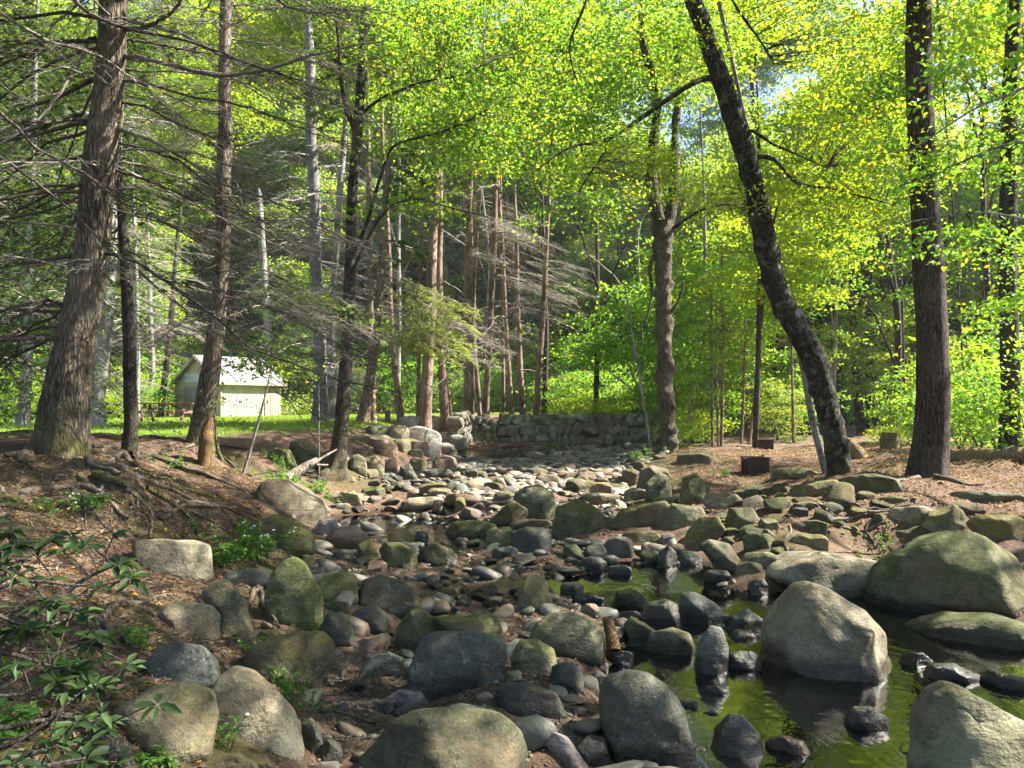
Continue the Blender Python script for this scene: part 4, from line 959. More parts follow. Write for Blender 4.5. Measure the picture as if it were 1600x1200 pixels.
# --- broadleaf sprays -------------------------------------------------------
def broad_clumps(ells, dens, r, shade=True):
    """ells: list of (centre(3), radii(3)); returns clump centres and outward directions"""
    C = []; O = []
    for c, rad in ells:
        c = np.asarray(c, float); rad = np.asarray(rad, float); n = max(3, int(dens*rad[0]*rad[1]*rad[2]*4.19))
        u = unit(r.normal(size=(n, 3)))*(r.random(n)**.42)[:, None]
        C.append(c+u*rad); O.append(u)
    C = np.concatenate(C); O = np.concatenate(O)
    g = zg(C[:, 0], C[:, 1]); k = C[:, 2] > g+.5; C, O = C[k], O[k]
    if shade: k = shadow_keep(C, r); C, O = C[k], O[k]
    return C, O
def spray_leaves(C, O, n_leaf, L, r, R=.55, droop=.25, fine=False, aspect=.55, ybias=.007, flat=.62, thick=.13):
    """each clump: a flat spray of leaves on two sides of a few twigs"""
    N = len(C); az = np.arctan2(O[:, 1], O[:, 0])+r.normal(size=N)*.7; dirv = np.stack([np.cos(az), np.sin(az), np.zeros(N)], -1)
    side = np.stack([-np.sin(az), np.cos(az), np.zeros(N)], -1); sz = R*r.uniform(.6, 1.35, N)
    a = r.uniform(-1, 1, (N, n_leaf)); b = r.normal(size=(N, n_leaf))*.42
    P = C[:, None]+dirv[:, None]*(a*sz[:, None])[..., None]+side[:, None]*(b*sz[:, None])[..., None]
    P[..., 2] += r.normal(size=(N, n_leaf))*thick*sz[:, None]-droop*sz[:, None]*(a*.6+b*b*.9)
    P = P.reshape(-1, 3); n = len(P)
    tilt = np.repeat(unit(np.stack([r.normal(size=N)*.3, r.normal(size=N)*.3, np.ones(N)], -1)), n_leaf, 0)
    Nn = unit(tilt+r.normal(size=(n, 3))*flat); sg = np.sign(b).reshape(-1, 1)
    T = np.repeat(dirv, n_leaf, 0)*.6+np.repeat(side, n_leaf, 0)*sg*.8+r.normal(size=(n, 3))*.35; T[:, 2] -= .25
    l = L*r.uniform(.65, 1.25, n)
    V, Fq, k = leaves(P, Nn, T, l, l*aspect, fine)
    cl = np.repeat(r.uniform(-.32, .32, N), n_leaf)
    tint = np.clip(.45+cl+r.normal(size=n)*.2, 0, .92-ybias*0); tint = np.where(r.random(n) < ybias, 1., tint)
    return V, Fq, np.repeat(tint, k)
def twigs_to(C, src, r, rad=.006, K=5):
    """thin twigs from points on the skeleton to the clump centres"""
    P = np.empty((len(C), K, 3)); t = np.linspace(0, 1, K)[:, None]
    P[:] = src[:, None]*(1-t)+C[:, None]*t; mid = (np.linspace(0, 1, K)*(1-np.linspace(0, 1, K)))[None, :, None]
    P += mid*r.normal(size=(len(C), 1, 3))*.5*np.linalg.norm(C-src, axis=1)[:, None, None]*.4
    L = np.linalg.norm(C-src, axis=1)
    R = (rad*(.6+L*.35))[:, None]*np.linspace(1, .35, K)[None]
    return tubes(P, R, 4)
def crown(name, parent, ells, skel, dens, n_leaf, L, seed, m='leaf_mid', bark='twig', shade=True, twig=True, **kw):
    r = np.random.default_rng(seed); C, O = broad_clumps(ells, dens, r, shade)
    if not len(C): return
    V, Fq, tint = spray_leaves(C, O, n_leaf, L, r, **kw); faces = [Fq]; midx = [np.zeros(len(Fq))]
    if twig and skel is not None:
        sk = np.asarray(skel); d = np.linalg.norm(C[:, None]-sk[None], axis=-1)+np.maximum(sk[None, :, 2]-C[:, None, 2], 0)*.6; src = sk[d.argmin(1)]
        nr = (d.min(1) < 1.9) | (r.random(len(C)) < .04); tv, tf = twigs_to(C[nr], src[nr], r) if nr.any() else (np.zeros((0, 3)), np.zeros((0, 4), int)); faces.append(tf+len(V)); midx.append(np.ones(len(tf))); V = np.concatenate([V, tv]); tint = np.concatenate([tint, np.zeros(len(tv))])
    return mobj(name, V, faces, [M[m], M[bark]], parent, smooth=False, attrs={'tint': tint}, midx=np.concatenate(midx))
def E(px, py, d, rx, ry, rd=None):
    """ellipsoid given by its place and half size in photo pixels at distance d, rd metres deep"""
    c = W(px, py, d); a, b = rx*d/F, ry*d/F; return (c, (a, rd if rd else min(a, 2.5), b))

# --- conifer branches ---------------------------------------------------------
def dead_branches(starts, az, L, r, droop=.25, up=.0, sub=9, subsub=3, r0=.018, K=8):
    """bare side-branched sprays; returns polylines batches"""
    N = len(starts); t = np.linspace(0, 1, K)
    d = np.stack([np.cos(az), np.sin(az), np.zeros(N)], -1)
    P = starts[:, None]+d[:, None]*(t[None, :, None]*L[:, None, None]); P[..., 2] += (up*t-droop*t**1.6)[None]*L[:, None]
    P += np.cumsum(r.normal(size=(N, K, 3))*.02*L[:, None, None], 1)
    R = (r0*(L/2)**.7)[:, None]*np.linspace(1, .3, K)[None]
    B = [(P, R)]
    ts = r.uniform(.18, 1, (N, sub)); i = ts*(K-1); i0 = np.minimum(i.astype(int), K-2); f = (i-i0)[..., None]
    ar = np.arange(N)[:, None]; S = P[ar, i0]*(1-f)+P[ar, i0+1]*f
    sg = np.where(r.random((N, sub)) < .5, -1, 1); a2 = az[:, None]+sg*r.uniform(.5, 1.1, (N, sub)); l2 = L[:, None]*(.18+.35*(1-ts))*r.uniform(.6, 1.2, (N, sub))
    S = S.reshape(-1, 3); a2 = a2.ravel(); l2 = l2.ravel(); n2 = len(S); K2 = 5; t2 = np.linspace(0, 1, K2)
    d2 = np.stack([np.cos(a2), np.sin(a2), r.normal(size=n2)*.15], -1); P2 = S[:, None]+d2[:, None]*(t2[None, :, None]*l2[:, None, None])
    P2[..., 2] -= (droop*1.2*t2**1.5)[None]*l2[:, None]; P2 += np.cumsum(r.normal(size=P2.shape)*.03*l2[:, None, None], 1)
    B.append((P2, (r0*.35+0*l2)[:, None]*np.linspace(1, .35, K2)[None]))
    n3 = n2*subsub; ar = np.repeat(np.arange(n2), subsub); ts3 = r.uniform(.2, 1, n3); i = ts3*(K2-1); i0 = np.minimum(i.astype(int), K2-2); f = (i-i0)[:, None]
    S3 = P2[ar, i0]*(1-f)+P2[ar, i0+1]*f; a3 = a2[ar]+np.where(r.random(n3) < .5, -1, 1)*r.uniform(.4, 1., n3); l3 = l2[ar]*r.uniform(.2, .5, n3)
    d3 = np.stack([np.cos(a3), np.sin(a3), -.35+r.normal(size=n3)*.25], -1); t3 = np.linspace(0, 1, 3)
    P3 = S3[:, None]+d3[:, None]*(t3[None, :, None]*l3[:, None, None]); P3[:, 1] += r.normal(size=(n3, 3))*.04*l3[:, None]
    B.append((P3, np.full(n3, r0*.18)[:, None]*np.linspace(1, .5, 3)[None]))
    return B
def branch_mesh(B, sides=(6, 4, 3)):
    V = []; Fc = []; n = 0
    for (P, R), s in zip(B, sides):
        v, f = tubes(P, R, s); V.append(v); Fc.append(f+n); n += len(v)
    return np.concatenate(V), np.concatenate(Fc)
def branch_parts(B, parent, m, name='branch', sides=(5, 3, 3)):
    N = len(B[0][0]); a = len(B[1][0])//N; b = len(B[2][0])//N
    for i in range(N):
        v, f = branch_mesh([(B[0][0][i:i+1], B[0][1][i:i+1]), (B[1][0][i*a:(i+1)*a], B[1][1][i*a:(i+1)*a]), (B[2][0][i*b:(i+1)*b], B[2][1][i*b:(i+1)*b])], sides)
        mobj(name, v, f, M[m], parent)
def needles_on(B, r, n_per=14, L=.05, W_=.012, levels=(1, 2), hang=.5):
    Ps = []; Ts = []
    for lv in levels:
        P, R = B[lv]; N, K, _ = P.shape; nn = n_per if lv == 2 else n_per*2
        t = r.random((N, nn))*(K-1); i0 = np.minimum(t.astype(int), K-2); f = (t-i0)[..., None]; ar = np.arange(N)[:, None]
        S = P[ar, i0]*(1-f)+P[ar, i0+1]*f; D_ = unit(P[ar, i0+1]-P[ar, i0]); side = unit(np.cross(D_, [0, 0, 1.]))*np.where(r.random((N, nn, 1)) < .5, -1, 1)
        Ps.append(S.reshape(-1, 3)); Ts.append((side*.8+D_*.6+r.normal(size=D_.shape)*.2).reshape(-1, 3))
    P = np.concatenate(Ps); T = np.concatenate(Ts); T[:, 2] -= hang*.6; n = len(P); Nn = unit(np.stack([r.normal(size=n)*.4, r.normal(size=n)*.4, np.ones(n)], -1))
    l = L*r.uniform(.7, 1.3, n); V, Fq, k = leaves(P, Nn, T, l, l*W_/L*2, curl=.1)
    return V, Fq, np.repeat(np.clip(.45+r.normal(size=n)*.25, 0, .9), k)
def conifer_crown(parent, axis, z0, z1, Lr, n, seed, m='needle', shade=True, nl=.06, droop=.35, sub=9, subsub=3, n_per=9, az_rng=(0, 6.283), name='crown', taper=.75, thickm=.016):
    """green boughs around a trunk axis function axis(z)->xyz"""
    r = np.random.default_rng(seed); z = np.sort(r.uniform(z0, z1, n)); s = np.array([axis(q) for q in z]); az = r.uniform(*az_rng, n)
    L = Lr*(1-taper*(z-z0)/(z1-z0+1e-6))*r.uniform(.65, 1.15, n)
    if shade:
        tip = s+np.stack([np.cos(az), np.sin(az), 0*az-droop*.6], -1)*(L*.6)[:, None]; k = shadow_keep(tip, r); s, az, L = s[k], az[k], L[k]
    if not len(s): return
    B = dead_branches(s, az, L, r, droop=droop, sub=sub, subsub=subsub, r0=.02); V, Fq = branch_mesh(B, (5, 3, 3))
    nv, nf, tint = needles_on(B, r, n_per, nl, thickm)
    return mobj(name, np.concatenate([nv, V]), [nf, Fq+len(nv)], [M[m], M['twig']], parent, smooth=False, attrs={'tint': np.concatenate([tint, np.zeros(len(V))])}, midx=np.concatenate([np.zeros(len(nf)), np.ones(len(Fq))]))
def axis_of(path):
    path = np.asarray(path); o = np.argsort(path[:, 2]); return lambda z: np.array([np.interp(z, path[o, 2], path[o, 0]), np.interp(z, path[o, 2], path[o, 1]), z])

def extend(path, R, top_z, end_r=.03, lean=None):
    p = path[-1]; d = unit(path[-1]-path[max(-3, -len(path))]); d = d if lean is None else unit(d*.5+np.array([0, 0, 1])*.5+np.array(lean))
    L = (top_z-p[2])/max(d[2], .3); return np.vstack([path, p+d*L*.5, p+d*L]), np.concatenate([R, [R[-1]*.65, end_r]])
def px_trunk(s, d, widths, top=18, end_r=.04, d1=None):
    """s bottom to top in photo pixels; widths in photo pixels"""
    P = pxpath(s, d, d1); w = np.interp(np.linspace(0, 1, len(P)), np.linspace(0, 1, len(widths)), widths)*P[:, 1]/F/2
    P[0, 2] = min(P[0, 2], zg(P[0, 0], P[0, 1])); P = np.vstack([P[0]-unit(P[1]-P[0])*.25, P]); w = np.concatenate([[w[0]], w])
    if top: P, w = extend(P, w, top, end_r)
    return P, w
# ------------------------------------------------------------------ the trees one can tell apart
def tree_root(P, name, label, group=None, cat='tree'):
    b = P[1] if len(P) > 2 else P[0]
    return thing(name, (b[0], b[1], zg(b[0], b[1])), label, cat, group)
def drape(s, r0, r1, m, parent, seed=0, name='root', lift=.3):
    P = []
    for q in s.split():
        a, b = map(float, q.split(',')); P.append(ground_hit(a, b))
    P = np.array(P); n = max(8, int(np.linalg.norm(np.diff(P, axis=0), axis=1).sum()/.08)); cum = np.concatenate([[0], np.cumsum(np.linalg.norm(np.diff(P, axis=0), axis=1))])
    s_ = np.linspace(0, cum[-1], n); C = np.stack([np.interp(s_, cum, P[:, i]) for i in range(3)], -1)
    for _ in range(2): C[1:-1] = (C[:-2]+2*C[1:-1]+C[2:])/4
    wob = Noise(seed+5, 3, 2); C[:, 0] += wob(C)*.05; C[:, 1] += wob(C+7)*.05
    R = r0+(r1-r0)*(s_/cum[-1]); C[:, 2] = zg(C[:, 0], C[:, 1])+R*lift+np.maximum(wob(C+20), 0)*.02
    R = R*(1+.2*wob(C*3)); V, Fq = tubes(C[None], R[None], 8); return mobj(name, V, Fq, M[m], parent)

# big conifer on the high bank
P, w = px_trunk("98,702 104,640 112,570 124,500 138,400 148,300 160,200 169,100 174,0", 10, [68, 66, 60, 56, 52, 50, 46, 44, 40], top=17)
t1 = tree_root(P, 'conifer_tree', 'massive conifer with a mossy flared foot, the thickest trunk on the high bank')
trunk(P, w, 'bark_conifer', t1, sides=40, seed=1, flare=.75, rough=.07, step=.06, lobes=5)
for i, (s, a, b) in enumerate([("70,702 40,712 5,716", .09, .03), ("120,712 140,722 165,738 190,742", .08, .03), ("129,707 160,707 195,706", .05, .02),
        ("-20,778 24,772 75,759 131,756 165,772 180,791 202,812", .06, .02), ("150,730 200,745 244,757 272,769 289,780 320,790", .05, .02), ("55,700 30,725 60,742 110,750", .05, .02),
        ("135,695 170,698 182,704", .035, .015), ("190,765 220,790 245,812 270,822", .035, .012), ("120,765 150,800 180,830", .03, .01), ("140,745 165,748 190,765 215,775", .03, .01)]):
    drape(s, a, b, 'root', t1, seed=i)
ax = axis_of(P); A1 = [ax(z) for z in np.linspace(4, 7.5, 15)]
def hand_limb(s, d0, d1, r0, r1, parent, seed, m='twig', n_sub=10, sub_l=.9, wig=.03):
    """a bare bough and the twigs on it, in one mesh"""
    P_ = pxpath(s, d0, d1); K = 26; cum = np.concatenate([[0], np.cumsum(np.linalg.norm(np.diff(P_, axis=0), axis=1))]); q = np.linspace(0, cum[-1], K)
    C = np.stack([np.interp(q, cum, P_[:, i]) for i in range(3)], -1)
    for _ in range(2): C[1:-1] = (C[:-2]+2*C[1:-1]+C[2:])/4
    r = np.random.default_rng(seed); C[1:-1] += r.normal(size=(K-2, 3))*.008
    R = np.linspace(r0, r1, K); v, f = tubes(C[None], R[None], 7); V = [v]; FF = [f]; n = len(v)
    ids = r.integers(5, K-1, n_sub); S = C[ids]; D_ = unit(C[np.minimum(ids+1, K-1)]-C[ids-1]); az = np.arctan2(D_[:, 1], D_[:, 0])+np.where(r.random(n_sub) < .5, -1, 1)*r.uniform(.3, .9, n_sub)
    B = dead_branches(S, az, sub_l*r.uniform(.5, 1.2, n_sub), r, droop=.18, up=D_[:, 2].mean()*.7, sub=6, subsub=2, r0=.011)
    v, f = branch_mesh(B, (5, 3, 3)); V.append(v); FF.append(f+n)
    return mobj('branch', np.concatenate(V), np.concatenate(FF), M[m], parent), B
HL = [("183,30 240,38 300,60 350,90 390,98 470,130 540,170", 10, 9.2, .035, .008), ("192,62 235,66 300,80 330,84", 10, 10.5, .03, .012), ("190,48 230,42 262,25 280,8 292,-20", 10, 9.5, .035, .02),
      ("188,87 235,92 300,113 350,118 400,114 450,98 533,75 600,65", 10, 8.6, .042, .010), ("186,125 230,130 290,150 330,155 400,170 470,200 533,225", 10, 9.5, .028, .007),
      ("185,160 230,165 270,190 310,207 350,215", 10, 10, .025, .008), ("183,200 240,220 300,255 350,290 430,315 533,370 600,400", 10, 9, .030, .007),
      ("180,220 225,232 280,250 330,290 380,330 450,390", 10, 10, .026, .006), ("182,266 240,285 300,312 335,320", 10, 10.8, .026, .010), ("174,325 220,340 270,352 320,361", 10, 10, .02, .005),
      ("160,395 210,405 262,440 330,490 385,540 400,548 450,565 520,592 600,610", 10, 9, .032, .008), ("150,60 100,70 50,80 -20,110", 10, 9.3, .035, .012), ("140,60 120,110 60,190 0,225 -40,240", 10, 9, .03, .012),
      ("130,180 70,195 20,215 -30,230", 10, 9.6, .03, .01), ("0,175 60,235 130,270 200,320 300,370 350,400", 8.6, 9.6, .026, .006), ("0,20 60,60 150,85 210,125 280,180 310,207", 8.8, 10, .026, .008),
      ("-20,235 60,285 100,320 170,390 250,450 330,520", 8.4, 10, .022, .005), ("95,-20 130,20 200,45 300,65 420,110 533,150", 8.5, 9, .03, .008), ("400,-20 450,10 500,22 580,15", 9, 8.6, .024, .01),
      ("300,400 350,480 390,560 440,620 520,650", 9.6, 9.2, .013, .003), ("262,440 330,450 400,470 470,500 560,560", 9.8, 9.2, .014, .004)]
for i, (s, d0, d1, a, b) in enumerate(HL): hand_limb(s, d0, d1, a*.8, b*.8, t1, 40+i, m='twig' if i % 3 else 'twig_mid', n_sub=13, sub_l=1.0)
# green boughs hanging on its far side
conifer_crown(t1, ax, 2.8, 12, 3.4, 50, 5, m='needle', nl=.055, az_rng=(1.9, 4.4), droop=.45, taper=.3, n_per=12)

P, w = px_trunk("201,712 206,660 202,590 199,500 194,400 188,330 184,240", 11.5, [24, 21, 20, 18, 16, 13, 10], top=11)
t2 = tree_root(P, 'young_conifer', 'slim dark trunk between the massive conifer and the picnic table')
trunk(P, w, 'bark_dark', t2, sides=20, seed=2, flare=.4, step=.08)
for i, s in enumerate(["200,714 232,716 262,731 287,739 330,750 370,760 395,778", "195,716 215,735 240,745 265,745", "208,716 230,706 260,712", "196,712 180,720 165,722 150,716"]): drape(s, .045, .015, 'root', t2, seed=20+i)
conifer_crown(t2, axis_of(P), 4.5, 10.5, 1.8, 30, 6, nl=.05, n_per=8)

P, w = px_trunk("313,694 322,620 334,540 342,470 347,380 347,300 351,200 350,100 352,0", 13, [38, 31, 27, 24, 22, 23, 21, 19, 18], top=16)
t3 = tree_root(P, 'conifer_tree', 'straight brown conifer in front of the shed, with a broken orange stub at its foot')
trunk(P, w, 'bark_conifer', t3, sides=28, seed=3, flare=.7, step=.08)
for i, s in enumerate(["325,700 345,715 370,730 400,745", "300,696 285,700 262,702", "330,698 360,700 385,704"]): drape(s, .05, .015, 'root', t3, seed=30+i)
ax3 = axis_of(P)
P, w = px_trunk("319,727 320,700 325,670 329,652", 12.2, [20, 20, 18, 9], top=None)
st = thing('broken_stump', P[1], 'jagged orange brown rotten stub standing against the straight conifer', 'stump'); trunk(P, w, 'rot', st, name='trunk', sides=16, seed=9, rough=.25, step=.05)

P, w = px_trunk("527,703 535,640 540,560 543,500 548,400 550,300 558,200 566,100 571,0", 15.5, [27, 22, 20, 18, 17, 16, 16, 14, 13], top=17)
t4 = tree_root(P, 'maple_tree', 'slim dark tree on the bank edge beside the tumbled wall stones', cat='tree')
trunk(P, w, 'bark_dark', t4, sides=22, seed=4, flare=.8, step=.09)
P4 = P
l1, c1 = limb(pxpath("555,210 540,170 533,130 528,60 520,-40", 15.5, 15), .06, .02, 'bark_dark', t4, seed=1)
l2, c2 = limb(pxpath("548,400 570,350 610,225 680,210 730,185 760,170", 15.5, 13.5), .045, .012, 'bark_dark', t4, seed=2)
l3, c3 = limb(pxpath("545,440 580,360 610,320 650,310 700,325 760,335", 15.5, 14), .035, .01, 'bark_dark', t4, seed=3)
l4, c4 = limb(pxpath("560,180 600,150 660,130 720,120 760,100", 15.5, 14), .035, .01, 'bark_dark', t4, seed=4)
crown('crown', t4, [E(640, 60, 15, 110, 80), E(760, 170, 14.5, 120, 75), E(690, 230, 15, 110, 60), E(620, 160, 15.5, 80, 70), E(760, 40, 15, 110, 70), E(640, 310, 15, 90, 30), E(500, 480, 15, 90, 35), E(440, 560, 14.5, 90, 35), E(860, 60, 15, 90, 80)],
      np.vstack([P4[3:], c1, c2, c3, c4]), 5.2, 50, .095, 11, m='leaf_mid', R=.6, aspect=.75)

# the group of red hemlocks behind the wall
HG = 'red barked hemlocks along the far bank'
hem = [("567,662 578,595 588,530 594,450 600,350", 26, [20, 16, 14, 12, 11], 'leaning red barked hemlock with a mossy foot, foremost of the group at the rubble'),
       ("583,652 582,600 580,540 578,450 577,340", 26.6, [11, 11, 10, 10, 9], 'straight red hemlock just behind the leaning one with a mossy foot'),
       ("627,650 620,600 614,550 610,500 606,380", 29, [13, 10, 9, 9, 8], 'thin hemlock leaning over the lawn, alone between the leaning pair and the broad one'),
       ("663,653 667,600 670,550 674,450 680,300 684,150", 27.5, [22, 18, 17, 16, 15, 14], 'broad sunlit orange barked hemlock at the wall corner'),
       ("653,649 654,600 655,540 657,440", 29, [7, 7, 6, 6], 'thin red stem touching the broad orange barked hemlock'),
       ("697,650 692,600 688,540 686,450 688,330", 29, [16, 13, 11, 11, 10], 'hemlock with a curved foot beside the broad orange barked one'),
       ("706,650 700,610 694,560 693,470", 29.6, [7, 7, 6, 5], 'greenish stem curving beside the hemlock with a curved foot'),
       ("730,650 729,580 728,500 730,400 736,300", 30, [12, 9, 9, 8, 8], 'hemlock behind the wall, first of a close pair'),
       ("737,650 737,580 737,500 742,400 748,320", 30.6, [8, 7, 7, 6, 6], 'hemlock behind the wall, thinner stem of a close pair'),
       ("750,650 746,600 742,560 741,480", 31, [7, 7, 6, 6], 'crooked thin hemlock stem behind the wall'),
       ("758,651 763,580 768,500 772,400 774,320", 30, [12, 10, 9, 9, 8], 'hemlock leaning towards the stream in the middle of the wall'),
       ("787,650 786,580 785,500 784,420", 30.5, [6, 5, 5, 4], 'pole thin upright hemlock over the middle of the wall'),
       ("801,650 796,580 790,500 786,400", 30.2, [9, 7, 6, 6], 'hemlock leaning away from the stream over the middle of the wall'),
       ("818,651 813,580 809,500 808,400", 30.8, [11, 9, 7, 7], 'hemlock with a broad foot, last but one of the row on the wall'),
       ("836,652 840,600 845,540 850,460 853,400", 30, [12, 10, 9, 8, 7], 'hemlock leaning towards the stream, last of the row on the wall')]
def axis_f(P): return axis_of(P)
HT = []; HA = []
for i, (s, d, ww, lb) in enumerate(hem):
    P, w = px_trunk(s, d, ww, top=14+2*((i*7) % 3))
    t = tree_root(P, 'hemlock_tree', lb, HG); trunk(P, w, 'bark_red', t, sides=14, seed=60+i, flare=.5, step=.16, rough=.06)
    a = axis_f(P); HT.append(t); HA.append(a); r = np.random.default_rng(200+i)
    n = 22 if i not in (4, 6, 9, 11) else 8
    z = r.uniform(3.2, 11, n); S = np.array([a(q) for q in z]); az = r.uniform(0, 6.28, n)
    Lb = r.uniform(.5, 2.6, n); kp = shadow_keep(S+np.stack([np.cos(az), np.sin(az), 0*az], -1)*(Lb*.6)[:, None], r) | (r.random(len(Lb)) < .35); S, az, Lb = S[kp], az[kp], Lb[kp]
    B = dead_branches(S, az, Lb, r, droop=r.uniform(.15, .45), sub=10, subsub=4, r0=.016); branch_parts(B, t, 'twig_pale', sides=(4, 3, 3))
    if i in (0, 2, 3, 5, 7, 10, 13, 14): conifer_crown(t, a, 7.0, 14, 2.3, 26, 300+i, m='needle', nl=.09, thickm=.03, n_per=7, droop=.4)
# hanging sunlit bough of the leaning hemlock, and the big bleached fans
t = HT[0]; r = np.random.default_rng(5); zz = r.uniform(4.6, 6.4, 15); S = np.array([HA[0](z) for z in zz]); az = r.uniform(-.75, .15, 15)
B = dead_branches(S, az, r.uniform(1.8, 3.9, 15), r, droop=.42, sub=14, subsub=5, r0=.018)
for i in range(15):
    Bi = [(B[0][0][i:i+1], B[0][1][i:i+1]), (B[1][0][i*14:i*14+14], B[1][1][i*14:i*14+14]), (B[2][0][i*70:i*70+70], B[2][1][i*70:i*70+70])]
    v, f = branch_mesh(Bi, (5, 3, 3)); nv, nf, tint = needles_on(Bi, r, 10, .07, .02)
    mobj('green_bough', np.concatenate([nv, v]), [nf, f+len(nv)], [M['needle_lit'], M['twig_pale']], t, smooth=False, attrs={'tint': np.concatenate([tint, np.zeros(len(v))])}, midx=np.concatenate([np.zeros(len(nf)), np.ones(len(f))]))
for k, z0, z1, L, a0, a1 in ((7, 7.4, 9.6, 2.6, -1.0, .5), (10, 7, 9.6, 2.8, -.9, .6), (13, 6.4, 8.2, 2.4, -1.0, .4), (14, 6, 8, 1.8, -.8, .8), (5, 4.2, 5.4, 2.8, -.8, .2), (8, 8.5, 10.5, 2.4, -1.2, .5)):
    r = np.random.default_rng(70+k); n = 9; S = np.array([HA[k](z) for z in r.uniform(z0, z1, n)])
    branch_parts(dead_branches(S, r.uniform(a0, a1, n), L*r.uniform(.5, 1.1, n), r, droop=.32, sub=14, subsub=5, r0=.018), HT[k], 'twig_pale', name='dead_bough')

for i, (s, d, lb, n, zz) in enumerate([("-45,700 -40,600 -35,400 -30,200", 14, 'conifer just outside the picture edge whose dark green boughs hang in', 60, (2.9, 12))]):
    P, w = px_trunk(s, d, [18, 16, 13, 10], top=14 if i == 0 else 20); t = tree_root(P, 'spruce_tree', lb); trunk(P, w, 'bark_dark', t, sides=14, seed=880+i, step=.2, flare=.3)
    conifer_crown(t, axis_f(P), zz[0], zz[1], 3.2, n, 890+i, m='needle', nl=.07 if i == 0 else .12, thickm=.02 if i == 0 else .035, n_per=11, droop=.6, taper=.5)
# grey trunks farther back on the left
for i, (s, d, ww, m, lb) in enumerate([
    ("148,652 154,590 164,500 172,400 178,300 182,150", 24, [27, 24, 22, 20, 18, 16], 'bark_grey', 'grey trunk half hidden behind the massive conifer'),
    ("36,628 42,560 45,500 44,430 50,300", 26, [19, 16, 14, 12, 10], 'bark_grey', 'pale trunk among the shrubs at the edge of the clearing'),
    ("502,651 500,600 497,500 493,400 488,250 484,100", 27, [25, 20, 19, 18, 17, 16], 'bark_grey', 'pale grey trunk with spreading roots behind the slim dark tree'),
    ("516,640 517,600 518,520 523,440 530,330", 29, [15, 15, 14, 12, 11], 'bark_grey', 'smooth lilac grey trunk beside the pale one with spreading roots'),
    ("425,640 420,540 415,450 405,300", 52, [14, 12, 11, 10], 'bark_grey', 'grey trunk behind the shed roof'),
    ("214,632 215,560 214,480 210,350", 40, [9, 8, 7, 6], 'bark_grey', 'thin pale trunk between the shed and the slim dark conifer'),
    ("250,625 262,560 268,470", 44, [10, 9, 8], 'bark_dark', 'dark trunk in shade at the left of the shed roof')]):
    P, w = px_trunk(s, d, ww, top=17); lb = lb.replace('at the left of', 'against')
    t = tree_root(P, 'spruce_tree', lb, 'spruces round the clearing'); trunk(P, w, m, t, sides=18, seed=90+i, flare=.5, step=.15)
    a = axis_f(P); r = np.random.default_rng(220+i); n = 42; z = r.uniform(2.8, 12, n); S = np.array([a(q) for q in z])
    B = dead_branches(S, r.uniform(0, 6.28, n), r.uniform(1.3, 3.2, n), r, droop=.3, sub=11, subsub=4, r0=.022); branch_parts(B, t, 'twig_pale', sides=(4, 3, 3))
    conifer_crown(t, a, 5.5 if i != 1 else 3, 16, 2.8, 22, 400+i, m='needle', nl=.10, thickm=.03, n_per=8, droop=.55)
# dead twigs on the two near conifers
for t, a, z0, z1, n, L, sd in ((t1, ax, 3.6, 9, 26, 3.4, 1), (t3, ax3, 3.0, 10, 46, 2.6, 2), (t4, axis_of(P4), 3.0, 6.5, 14, 1.6, 3)):
    r = np.random.default_rng(700+sd); z = r.uniform(z0, z1, n); S = np.array([a(q) for q in z]); B = dead_branches(S, r.uniform(0, 6.28, n), L*r.uniform(.5, 1.1, n), r, droop=.3, up=.05, sub=14, subsub=5, r0=.013)
    branch_parts(B, t, 'twig_mid')
conifer_crown(t3, ax3, 9, 15.5, 2.6, 40, 8, nl=.07, n_per=8)

# knobbly tree in the middle
P, w = px_trunk("1045,703 1041,640 1038,560 1037,480 1037,400 1036,345", 18, [27, 24, 24, 24, 26, 28], top=None)
t5 = tree_root(P, 'knobbly_tree', 'knobbly brown trunk with burrs, forking in two, in the middle of the far shore')
trunk(P, w, 'bark_knobbly', t5, sides=24, seed=5, flare=.35, step=.07, rough=.06, knob=.2)
la, ca = limb(pxpath("1034,360 1022,320 1018,240 1028,150 1005,60 1000,-60", 18, 17.5), .17, .05, 'bark_knobbly', t5, seed=11, sides=10)
lb_, cb = limb(pxpath("1040,360 1052,320 1056,230 1062,140 1050,40", 18, 18.5), .16, .05, 'bark_knobbly', t5, seed=12, sides=10)
lc, cc = limb(pxpath("1030,380 1012,420 1020,455 1012,500 1006,520", 18, 17.6), .05, .02, 'bark_knobbly', t5, seed=13)
ld, cd = limb(pxpath("1042,500 1062,470 1068,440", 18, 17.8), .04, .02, 'bark_knobbly', t5, seed=14)
le, ce = limb(pxpath("1050,360 1090,330 1140,320 1200,330", 18, 17), .05, .015, 'bark_knobbly', t5, seed=15)
crown('crown', t5, [E(1040, 60, 18, 150, 100), E(930, 150, 17.5, 110, 80), E(1120, 190, 18, 120, 90), E(960, 310, 17.5, 100, 60), E(1100, 350, 17.5, 90, 50), E(860, 250, 18, 100, 70), E(1010, 420, 18, 60, 40)],
      np.vstack([ca, cb, ce]), 3.4, 60, .105, 12, m='leaf_mid', R=.7, aspect=.7)

